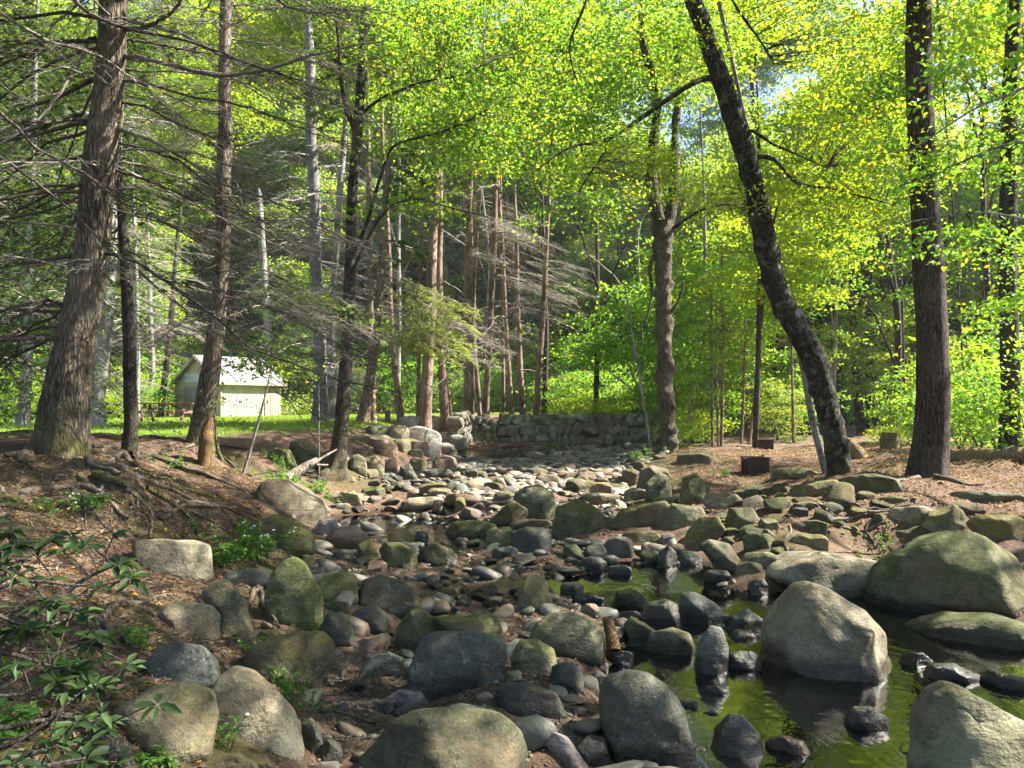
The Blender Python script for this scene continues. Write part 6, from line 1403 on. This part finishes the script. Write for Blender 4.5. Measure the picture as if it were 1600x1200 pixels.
for sgn, g0 in ((1, 0), (-1, G)):
    e0 = sp_(g0-sgn*ov, -ov, EH-rise*ov+.06); e1 = sp_(g0-sgn*ov, S_+ov, EH-rise*ov+.06); r1 = sp_(G/2, S_+ov, RH+.06); r0 = sp_(G/2, -ov, RH+.06)
    nrm = unit(np.cross(e1-e0, r0-e0)); nrm = nrm if nrm[2] > 0 else -nrm
    roof = prism([e0+nrm*.05, e1+nrm*.05, r1+nrm*.05, r0+nrm*.05], nrm, .06, 'roof_slope', 'roof', shed)
    b = MB()
    for k in range(9): q = k/8*.98+.01; b.bar((e0*(1-q)+e1*q)+nrm*.065, (r0*(1-q)+r1*q)+nrm*.065, .03, .03, up=nrm)
    sm = b.build('roof_seam', M['roof'], shed, bevel=0)
b = MB(); b.bar(sp_(-ov, -ov-.02, EH-rise*ov), sp_(G/2, -ov-.02, RH), .03, .16, up=(0, 0, 1)); b.bar(sp_(G+ov, -ov-.02, EH-rise*ov), sp_(G/2, -ov-.02, RH), .03, .16); b.build('barge_board', M['trim'], shed)
b = MB(); b.bar(sp_(-ov-.02, -ov, EH-rise*ov), sp_(-ov-.02, S_+ov, EH-rise*ov), .03, .15); b.build('fascia', M['trim'], shed)
b = MB(); b.bar(sp_(G+.02, -.03, 0), sp_(G+.02, -.03, EH), .1, .1, up=gn); b.bar(sp_(-.02, -.03, 0), sp_(-.02, -.03, EH), .1, .1, up=gn); b.build('corner_post', M['weathered'], shed)
b = MB()
for k in range(9): b.bar(sp_(2.62+k*.17, -.035, .95), sp_(2.62+k*.17, -.035, 1.82), .155, .04, up=gn)
b.build('shutter', M['weathered'], shed)
b = MB(); b.bar(sp_(2.5, -.05, .88), sp_(4.2, -.05, .88), .06, .06, up=(0, 0, 1)); b.bar(sp_(2.5, -.05, 1.9), sp_(4.2, -.05, 1.9), .06, .06); b.build('shutter_frame', M['trim'], shed)
b = MB(); b.bar(sp_(2.35, -.04, 2.37), sp_(3.95, -.04, 2.37), .03, .48); sg = b.build('sign_panel', M['sign'], shed)
b = MB()
for k in range(6): b.bar(sp_(-.035, S_-.12-k*.165, .05), sp_(-.035, S_-.12-k*.165, 1.85), .15, .035, up=sn)
dr = b.build('door', M['weathered'], shed)
b = MB(); b.bar(sp_(-.075, S_-.9, .9), sp_(-.075, S_-.9, 1.1), .03, .03, up=sn); b.build('handle', M['rust'], dr)

def picnic_table(px, d, ang, label, L=2.1):
    x = (px-800)/F*d; base = np.array([x, d, float(zg(x, d))]); t = thing('picnic_table', base, label, 'picnic table', 'picnic tables on the lawn')
    R3 = rotz(ang)
    def T(p): return base+R3 @ np.array(p, float)
    b = MB()
    for k in range(5): b.bar(T((-L/2, -.30+k*.15, .74)), T((L/2, -.30+k*.15, .74)), .14, .04)
    b.build('tabletop', M['tablewood'], t)
    for s in (-1, 1):
        b = MB(); b.bar(T((-L/2, s*.68, .44)), T((L/2, s*.68, .44)), .14, .04); b.bar(T((-L/2, s*.82, .44)), T((L/2, s*.82, .44)), .12, .04); b.build('bench_plank', M['tablewood'], t)
    for e in (-1, 1):
        for s in (-1, 1):
            b = MB(); b.bar(T((e*(L/2-.32), s*.24, .715)), T((e*(L/2-.32), s*.72, 0)), .05, .10, up=(R3 @ np.array([1., 0, 0]))); b.build('leg', M['tablewood'], t)
        b = MB(); b.bar(T((e*(L/2-.27), -.86, .40)), T((e*(L/2-.27), .86, .40)), .05, .09); b.build('crossbar', M['tablewood'], t)
        b = MB(); b.bar(T((e*(L/2-.34), 0, .42)), T((e*.15, 0, .70)), .04, .08); b.build('brace', M['tablewood'], t)
picnic_table(261, 30, .12, 'dark picnic table in front of the shed gable')
picnic_table(113, 25.5, -.2, 'dark picnic table half hidden by the massive conifer trunk')

def fire_box(px, d, ang, label, s=1.):
    x = (px-800)/F*d; base = np.array([x, d, float(zg(x, d))-.015]); t = thing('fire_grill', base, label, 'grill', 'campsite fire boxes'); R3 = rotz(ang)
    def T(p): return base+R3 @ (np.array(p, float)*s)
    b = MB()
    b.box(T((0, -.17, .17)), (.46*s, .012, .33*s), R3); b.box(T((-.225, .04, .17)), (.012, .42*s, .33*s), R3); b.box(T((.225, .04, .17)), (.012, .42*s, .33*s), R3); b.box(T((0, .24, .12)), (.46*s, .012, .23*s), R3)
    b.build('firebox', M['rust'], t, bevel=.003)
    b = MB(); b.box(T((0, -.188, .345)), (.50*s, .035, .035*s), R3); b.box(T((0, .25, .345)), (.50*s, .03, .03*s), R3)
    for k in range(12): b.bar(T((-.22+k*.04, -.18, .352)), T((-.22+k*.04, .25, .352)), .012, .012)
    b.build('grate', M['rust'], t, bevel=0)
    b = MB(); b.bar(T((.235, -.10, .29)), T((.32, -.12, .29)), .02, .02); b.bar(T((.235, .14, .29)), T((.32, .12, .29)), .02, .02); b.build('handle', M['rust'], t)
    b = MB(); b.box(T((-.30, -.06, .145)), (.10*s, .012, .29*s), R3 @ rotz(.5)); b.build('side_flap', M['rust'], t, bevel=.003)
fire_box(1181, 16.2, .05, 'low rusty fire box with a side flap, the one closer to the stream')
fire_box(1196, 23.2, -.3, 'second rusty fire box further up the clearing beside the orange saplings', 1.)
fire_box(1322, 31, .4, 'dark fire box far back behind the leaning birch', 1.3)

# ------------------------------------------------------------------ logs, sticks, roots
def log_thing(name, s, d0, d1, r0, r1, m, label, cat, sides=18, seed=0, rough=.12, zoff=None, ground=True):
    P = pxpath(s, d0, d1)
    if ground:
        g = zg(P[:, 0], P[:, 1]); rr = np.linspace(r0, r1, len(P)); P[:, 2] = g+rr*.75
    t = thing(name, P[0]-[0, 0, r0], label, cat); trunk(P, np.linspace(r0, r1, len(P)), m, t, name='trunk', sides=sides, seed=seed, rough=rough, step=.06, knob=.2); return t
log_thing('fallen_log', "1478,708 1520,712 1560,722 1620,735 1700,745", 14.6, 12.6, .13, .20, 'log', 'mossy brown fallen log lying behind the straight pine', 'log', seed=1)
log_thing('tree_stump', "1390,697 1391,690 1392,680", 19.5, 19.5, .0, .0, 'log', 'x', 'stump') if False else None
P, w = px_trunk("1391,700 1391,690 1392,676", 20, [32, 30, 26], top=None); t = thing('tree_stump', P[1], 'short mossy stump overgrown with bright leaves behind the pine', 'stump'); trunk(P, w, 'log', t, sides=16, rough=.2, step=.05, flare=.3)
P, w = px_trunk("1340,716 1333,700 1326,688", 17.5, [30, 20, 8], top=None); t = thing('leaning_snag', P[1], 'mossy wedge of rotten wood leaning behind the birch foot', 'snag'); trunk(P, w, 'log', t, sides=14, rough=.2, step=.06)
P, w = px_trunk("605,651 606,646 606,642", 29, [9, 9, 8], top=None); t = thing('cut_stump', P[1], 'small cut stump beside the leaning red hemlocks', 'stump'); trunk(P, w, 'bark_red', t, sides=12, rough=.1, step=.05)
M['driftwood'] = bark_mat('pale_driftwood', (.24, .19, .15), (.44, .37, .31), 1.5, .3, depth=.015)
def stick(name, s, d0, d1, r0, r1, label, cat, m='driftwood', seed=0, side=None):
    P = pxpath(s, d0, d1); t = thing(name, (P[0][0], P[0][1], float(zg(P[0][0], P[0][1]))), label, cat); limb(P, r0, r1, m, t, name='trunk', sides=10, seed=seed, wig=.015)
    if side:
        for q in side: limb(pxpath(q[0], q[1], q[2]), q[3], q[4], m, t, name='branch', sides=7, seed=seed+1, wig=.01)
stick('driftwood_log', "446,752 465,738 480,728 497,718", 14.4, 14.9, .11, .07, 'pale broken driftwood log propped on the bank stones', 'driftwood', seed=3, side=[("485,728 505,714 525,703", 14.7, 15.2, .035, .02), ("495,727 512,727", 14.8, 14.9, .03, .02)])
stick('driftwood_stub', "958,1020 955,995 948,968", 5.95, 6.1, .055, .045, 'dark upright driftwood stub wedged among mossy stones', 'driftwood', m='rot', seed=5)
stick('dead_branch', "1076,867 1095,858 1115,860", 10.4, 10.7, .03, .02, 'short brown branch lying at the foot of the bank near the bend', 'branch', m='rot', seed=6)
stick('stick', "705,868 680,858 668,850", 9.9, 10, .008, .006, 'thin twig leaning on the rounded mossy boulder by the still pool', 'stick', seed=7)
def root_thing(paths, label, r0=.05, r1=.015, seed=0, m='root'):
    a, b = map(float, paths[0].split()[0].split(',')); t = thing('exposed_roots', ground_hit(a, b), label, 'roots')
    for i, s in enumerate(paths): drape(s, r0*(1-.12*i), r1, m, t, seed=seed+i, lift=.55)
root_thing(["100,1140 125,1140 150,1148 180,1170 205,1200", "130,1145 160,1180 170,1215"], 'thick bent root looping out of the litter at the bottom corner', .055, .035, 1)
root_thing(["120,955 160,965 175,985 190,1008 200,1012", "165,975 190,950 230,940 250,938"], 'dark twisted root on the litter slope behind the laurel', .03, .015, 5)
root_thing(["400,912 412,930 415,955 430,970 442,990", "405,915 390,925 375,932", "405,925 400,950 395,975"], 'roots gripping the bank beside the tall pointed green stone', .03, .012, 9)
root_thing(["245,812 280,800 300,795 340,800 375,808", "255,780 290,800 310,830 315,845", "270,790 300,783 340,790 370,785", "200,785 225,812 230,845", "300,800 325,812 345,830", "345,745 370,760 385,780 400,795"], 'tangle of exposed roots over the undercut bank', .035, .012, 15)
root_thing(["120,770 135,790 140,812 150,830", "170,775 180,800 178,820 190,838", "205,783 215,805 225,825 222,842", "240,790 245,810 262,830 268,845", "275,792 290,815 288,832", "150,772 165,795 172,815", "225,786 238,800 232,825", "300,798 310,818 322,838"], 'fringe of thin roots hanging down the dark hollow of the bank', .018, .006, 75)
root_thing(["1290,800 1320,790 1350,795 1365,808 1395,800", "1280,822 1310,815 1340,818 1370,812", "1300,795 1295,805 1310,812", "1350,797 1375,800 1400,795 1420,790", "1360,818 1350,835 1365,850", "1320,830 1360,838 1390,835"], 'tangle of exposed grey roots above the huge round boulder', .035, .012, 25)
root_thing(["1230,865 1220,850 1235,835 1232,820", "1240,860 1255,870 1290,868 1330,862 1380,868"], 'roots and torn sod between the mossy pair and the broad slab', .025, .01, 35)
root_thing(["1450,668 1480,690 1500,700", "1480,680 1500,668 1520,672"], 'thin dead sticks piled behind the straight pine', .03, .015, 45)

# ------------------------------------------------------------------ plants close by
lp = thing('laurel_shrub', (-1.9, 2.4, float(zg(-1.9, 2.4))), 'mountain laurel with dark glossy leaves reaching in at the picture edge', 'shrub')
stems = [("-60,1000 0,885 60,905 110,925 180,935 205,905", 2.7, 2.9), ("-40,880 20,890 50,870 75,850", 2.8, 3.0), ("100,925 140,895 165,890 180,880", 2.9, 3.0), ("-60,1050 10,1010 60,985 100,960 120,955", 2.6, 2.9), ("-40,1100 30,1060 80,1020 120,1010 150,1000", 2.6, 2.8),
         ("-50,1150 40,1130 100,1120 150,1130", 2.4, 2.6), ("-40,1220 30,1180 90,1160 140,1160", 2.3, 2.5), ("-40,950 10,960 40,980", 2.6, 2.7), ("-50,1080 20,1090 50,1080 90,1060", 2.5, 2.6), ("-40,1010 30,1020 70,1040 110,1045", 2.6, 2.8), ("0,870 20,850 10,830", 2.8, 2.9), ("-20,1180 60,1150 110,1090 150,1070", 2.4, 2.6), ("0,1230 80,1200 130,1190", 2.2, 2.4)]
VV = []; FF = []; TT = []; n = 0; r = np.random.default_rng(4)
for i, (s, d0, d1) in enumerate(stems):
    o, C = limb(pxpath(s, d0, d1), .010, .004, 'twig', lp, name='stem', sides=7, seed=i, wig=.012)
    for k in list(range(8, len(C), 2))+[len(C)-1]*3:
        c = C[k]; tip = k == len(C)-1; nl = 5 if tip else 3
        if not tip and r.random() < .2: continue
        az = r.uniform(0, 6.28)+np.arange(nl)/nl*6.28+r.normal(size=nl)*.3; T = unit(np.stack([np.cos(az), np.sin(az), r.normal(size=nl)*.3-.25], -1)); Nn = unit(np.stack([r.normal(size=nl)*.3, r.normal(size=nl)*.3-.25, np.ones(nl)], -1))
        l = r.uniform(.055, .095, nl); v, f, kk = leaves(c[None]+T*.008, Nn, T, l, l*.38, fine=True, curl=.22); VV.append(v); FF.append(f+n); n += len(v); TT.append(np.repeat(r.random(nl)*.9, kk))
for k in range(44):                                       # side shoots, each ending in a whorl
    s, d0, d1 = stems[k % len(stems)]; Q = pxpath(s, d0, d1); j = r.integers(1, len(Q)); c0 = Q[j-1]*(1-r.random())+Q[j]*r.random(); c0 = Q[j-1]+(Q[j]-Q[j-1])*r.random()
    c1 = c0+np.array([r.normal()*.11+.03, r.normal()*.12, r.normal()*.10+.02]); o, C = limb(np.array([c0, (c0+c1)/2+[0, 0, .015], c1]), .004, .0025, 'twig', lp, name='stem', sides=5, seed=100+k, wig=.006)
    nl = int(r.integers(5, 9)); az = r.uniform(0, 6.28)+np.arange(nl)/nl*6.28+r.normal(size=nl)*.3; T = unit(np.stack([np.cos(az), np.sin(az), r.normal(size=nl)*.35-.35], -1)); Nn = unit(np.stack([r.normal(size=nl)*.35, r.normal(size=nl)*.35-.25, np.ones(nl)], -1))
    l = r.uniform(.042, .085, nl); v, f, kk = leaves(c1[None]+T*.006, Nn, T, l, l*r.uniform(.32, .44), fine=True, curl=.22); VV.append(v); FF.append(f+n); n += len(v); TT.append(np.repeat(r.random(nl)*.9, kk))
mobj('foliage', np.concatenate(VV), np.concatenate(FF), M['laurel'], lp, smooth=True, attrs={'tint': np.concatenate(TT)})
def herb(px, py, wpx, hpx, n, label, seed, L=.05, m='herb', name='herb_plant', flowers=0, aspect=.45):
    h = ground_hit(px, py); t = thing(name, h, label, 'plant'); r = np.random.default_rng(seed); d = h[1]; w_ = wpx*d/F/2; hh = hpx*d/F
    ns = n; x = r.normal(size=ns)*w_*.5; y = r.normal(size=ns)*w_*.5; b = np.stack([h[0]+x, h[1]+y, zg(h[0]+x, h[1]+y)-.01], -1); tip = b+np.stack([x*.5+r.normal(size=ns)*.03, y*.5+r.normal(size=ns)*.03, hh*r.uniform(.5, 1.1, ns)], -1)
    K = 5; u = np.linspace(0, 1, K)[None, :, None]; P = b[:, None]*(1-u)+tip[:, None]*u; P[..., 2] += (u*(1-u))[..., 0]*hh*.3
    v, f = tubes(P, np.repeat(np.linspace(.003, .0015, K)[None], ns, 0), 4); mobj('stem', v, f, M['herb'], t, attrs={'tint': np.full(len(v), .3)})
    nl = 16; tt = r.uniform(.2, 1, (ns, nl)); i = tt*(K-1); i0 = np.minimum(i.astype(int), K-2); fr_ = (i-i0)[..., None]; ar = np.arange(ns)[:, None]; S = (P[ar, i0]*(1-fr_)+P[ar, i0+1]*fr_).reshape(-1, 3)
    az = r.uniform(0, 6.28, len(S)); T = np.stack([np.cos(az), np.sin(az), r.uniform(-.2, .6, len(S))], -1); Nn = unit(np.stack([r.normal(size=len(S))*.4, r.normal(size=len(S))*.4, np.ones(len(S))], -1)); l = L*r.uniform(.6, 1.2, len(S))
    v, f, kk = leaves(S, Nn, T, l, l*aspect, fine=d < 6, curl=.2); mobj('foliage', v, f, M[m], t, smooth=False, attrs={'tint': np.repeat(r.random(len(S))*.9, kk)})
    if flowers:
        q = tip[r.integers(0, ns, flowers)]+r.normal(size=(flowers, 3))*.015; bv, bf = ICO[1]; V = (bv[None]*np.array([.014, .014, .008])+q[:, None]).reshape(-1, 3); mobj('blossoms', V, (bf[None]+np.arange(flowers)[:, None, None]*len(bv)).reshape(-1, 3), M['petal'], t)
M['petal'] = paint_mat('white_petal', (.62, .62, .56), (.75, .75, .70), (1, 1, 1))
herb(395, 880, 85, 62, 34, 'bushy green plant with white flowers under the undercut bank', 1, .075, flowers=24)
herb(350, 888, 40, 40, 16, 'smaller green plant beside the flat topped pinkish block', 2, .07)
herb(445, 768, 80, 30, 26, 'fern like greenery below the driftwood log', 3, .09, aspect=.35)
herb(495, 772, 45, 22, 14, 'low greenery at the butt of the driftwood log', 4, .08)
herb(330, 1160, 60, 60, 16, 'green weeds with a white flower in front of the grooved boulder', 5, .035, flowers=2)
herb(430, 1165, 40, 34, 12, 'weeds at the foot of the lichen speckled boulder', 6, .03)
herb(455, 1085, 60, 42, 16, 'weeds sprouting under the yellow moss capped boulder', 7, .03)
herb(470, 1105, 50, 36, 10, 'spindly weeds between the moss capped boulder and the gravel', 8, .03)
herb(215, 1015, 40, 45, 12, 'seedlings in the litter beside the slate grey dome', 9, .035)
herb(250, 1200, 60, 30, 10, 'three leaved seedlings at the bottom edge', 10, .04)
herb(490, 985, 40, 24, 12, 'grassy tuft at the foot of the tall pointed green stone', 11, .04, aspect=.15)
herb(130, 795, 60, 22, 16, 'white flowered plant in the dark hollow of the bank', 12, .05, flowers=14)
herb(1060, 770, 45, 28, 14, 'sunlit weeds between the shore boulders', 13, .05)
herb(1030, 795, 40, 22, 10, 'weeds at the foot of the upright mossy pale boulder', 14, .05)
herb(1005, 722, 40, 20, 12, 'green tuft on the cobbles near the knobbly tree', 15, .08)
herb(863, 702, 34, 14, 14, 'green tuft growing in the bed below the wall', 16, .10)
herb(1395, 862, 50, 20, 12, 'small weeds in front of the exposed roots', 17, .04)
herb(1370, 905, 30, 28, 8, 'moss and weeds in the gap beside the huge round boulder', 18, .035)
herb(395, 1020, 40, 30, 10, 'weeds behind the moss capped boulder', 19, .03)
herb(345, 668, 70, 16, 20, 'low plants round the foot of the straight conifer', 20, .1)
herb(930, 668, 80, 18, 26, 'leafy plants hanging over the end of the wall', 21, .14)
herb(1250, 690, 60, 12, 20, 'sunlit ground plants behind the leaning birch', 22, .12)
# maple sapling over the hollow in front of the shed
sapling("378,720 395,690 412,640 420,590 426,570", 13.2, 5, 'slender maple sapling arching up in front of the shed', 'bark_grey', 'leaf_mid', [E(400, 600, 13, 70, 35, .6), E(370, 640, 13, 40, 20, .5), E(440, 560, 13, 50, 25, .5)], dens=11, L=.075, nl=16, group=None, seed=77)
sapling("498,705 500,660 495,625 498,600", 15, 3.5, 'thin bare stem rising from the boulders behind the driftwood', 'bark_grey', group=None, seed=78)

root_thing(["150,742 180,755 215,778 240,800 262,822", "120,750 150,768 185,785 215,800 235,812", "230,770 262,782 300,790 330,795", "265,765 300,775 340,785 375,790 395,800", "205,735 240,750 280,752 330,765", "160,765 170,790 195,815 205,835"], 'mossy roots creeping down the bank below the massive conifer', .045, .012, 55, 'bark_conifer')
herb(60, 800, 70, 24, 16, 'moss and low plants on the shaded bank', 31, .035)
herb(265, 730, 60, 20, 16, 'low greenery between the bank roots', 32, .05)
herb(440, 735, 60, 26, 20, 'ferns on the bank beside the half sunk boulder', 33, .07, aspect=.3)
herb(20, 1150, 90, 60, 12, 'leafy weeds in the bottom corner under the laurel', 34, .05)
herb(90, 1060, 70, 60, 14, 'shaded weeds under the laurel stems', 35, .04)
herb(1130, 745, 40, 18, 10, 'small weeds at the side of the near fire box'.replace('near ', ''), 36, .05)
herb(1590, 712, 80, 40, 26, 'leafy weeds around the fallen log', 37, .08)
# ------------------------------------------------------------------ air
if HAZE:
    hm, hn = mat('forest_haze'); ho = hn.nodes.new('ShaderNodeOutputMaterial'); hv = hn.nodes.new('ShaderNodeVolumePrincipled'); hv.inputs['Density'].default_value = HAZE; hv.inputs['Color'].default_value = (.93, .96, 1, 1); hv.inputs['Anisotropy'].default_value = .3; hn.links.new(hv.outputs[0], ho.inputs['Volume'])
    b = MB(); b.box((0, 85, 32), (420, 200, 70)); tag(b.build('haze', hm, None, bevel=0), 'thin sunlit haze in the air of the wood', 'haze', kind='stuff')
# ------------------------------------------------------------------ light and camera
w = D.worlds.new('World'); SC.world = w; w.use_nodes = True; nt = w.node_tree; bgn = nt.nodes['Background']
sky = nt.nodes.new('ShaderNodeTexSky'); sky.sky_type = 'NISHITA'; sky.sun_disc = False
el = math.asin(SUN[2]); sky.sun_elevation = el; sky.sun_rotation = math.atan2(SUN[0], SUN[1]); nt.links.new(sky.outputs[0], bgn.inputs[0]); bgn.inputs[1].default_value = .048
L = D.lights.new('sun', 'SUN'); L.energy = 5.0; L.angle = math.radians(.5); L.color = (1, .93, .82); so = D.objects.new('sun', L); COL.objects.link(so)
so.rotation_euler = Vector((-SUN[0], -SUN[1], -SUN[2])).to_track_quat('-Z', 'Y').to_euler(); so.location = (20, 10, 30)
cam = D.cameras.new('camera'); cam.sensor_width = 36; cam.lens = 36*F/1600; cam.shift_y = (HOR-600)/1600; cam.clip_end = 600; cam.clip_start = .05
co = D.objects.new('camera', cam); COL.objects.link(co); co.location = (0, 0, EYE); co.rotation_euler = (math.radians(90), 0, 0); SC.camera = co
SC.view_settings.view_transform = 'Standard'; SC.view_settings.look = 'None'; SC.view_settings.gamma = 1; SC.view_settings.exposure = EXPO
SC.cycles.use_denoising = True; SC.cycles.max_bounces = 7; SC.cycles.diffuse_bounces = 4; SC.cycles.glossy_bounces = 3; SC.cycles.transmission_bounces = 6; SC.cycles.transparent_max_bounces = 8
SC.cycles.sample_clamp_indirect = 6; SC.cycles.use_adaptive_sampling = True; SC.cycles.adaptive_threshold = .02; SC.cycles.caustics_reflective = False; SC.cycles.caustics_refractive = False
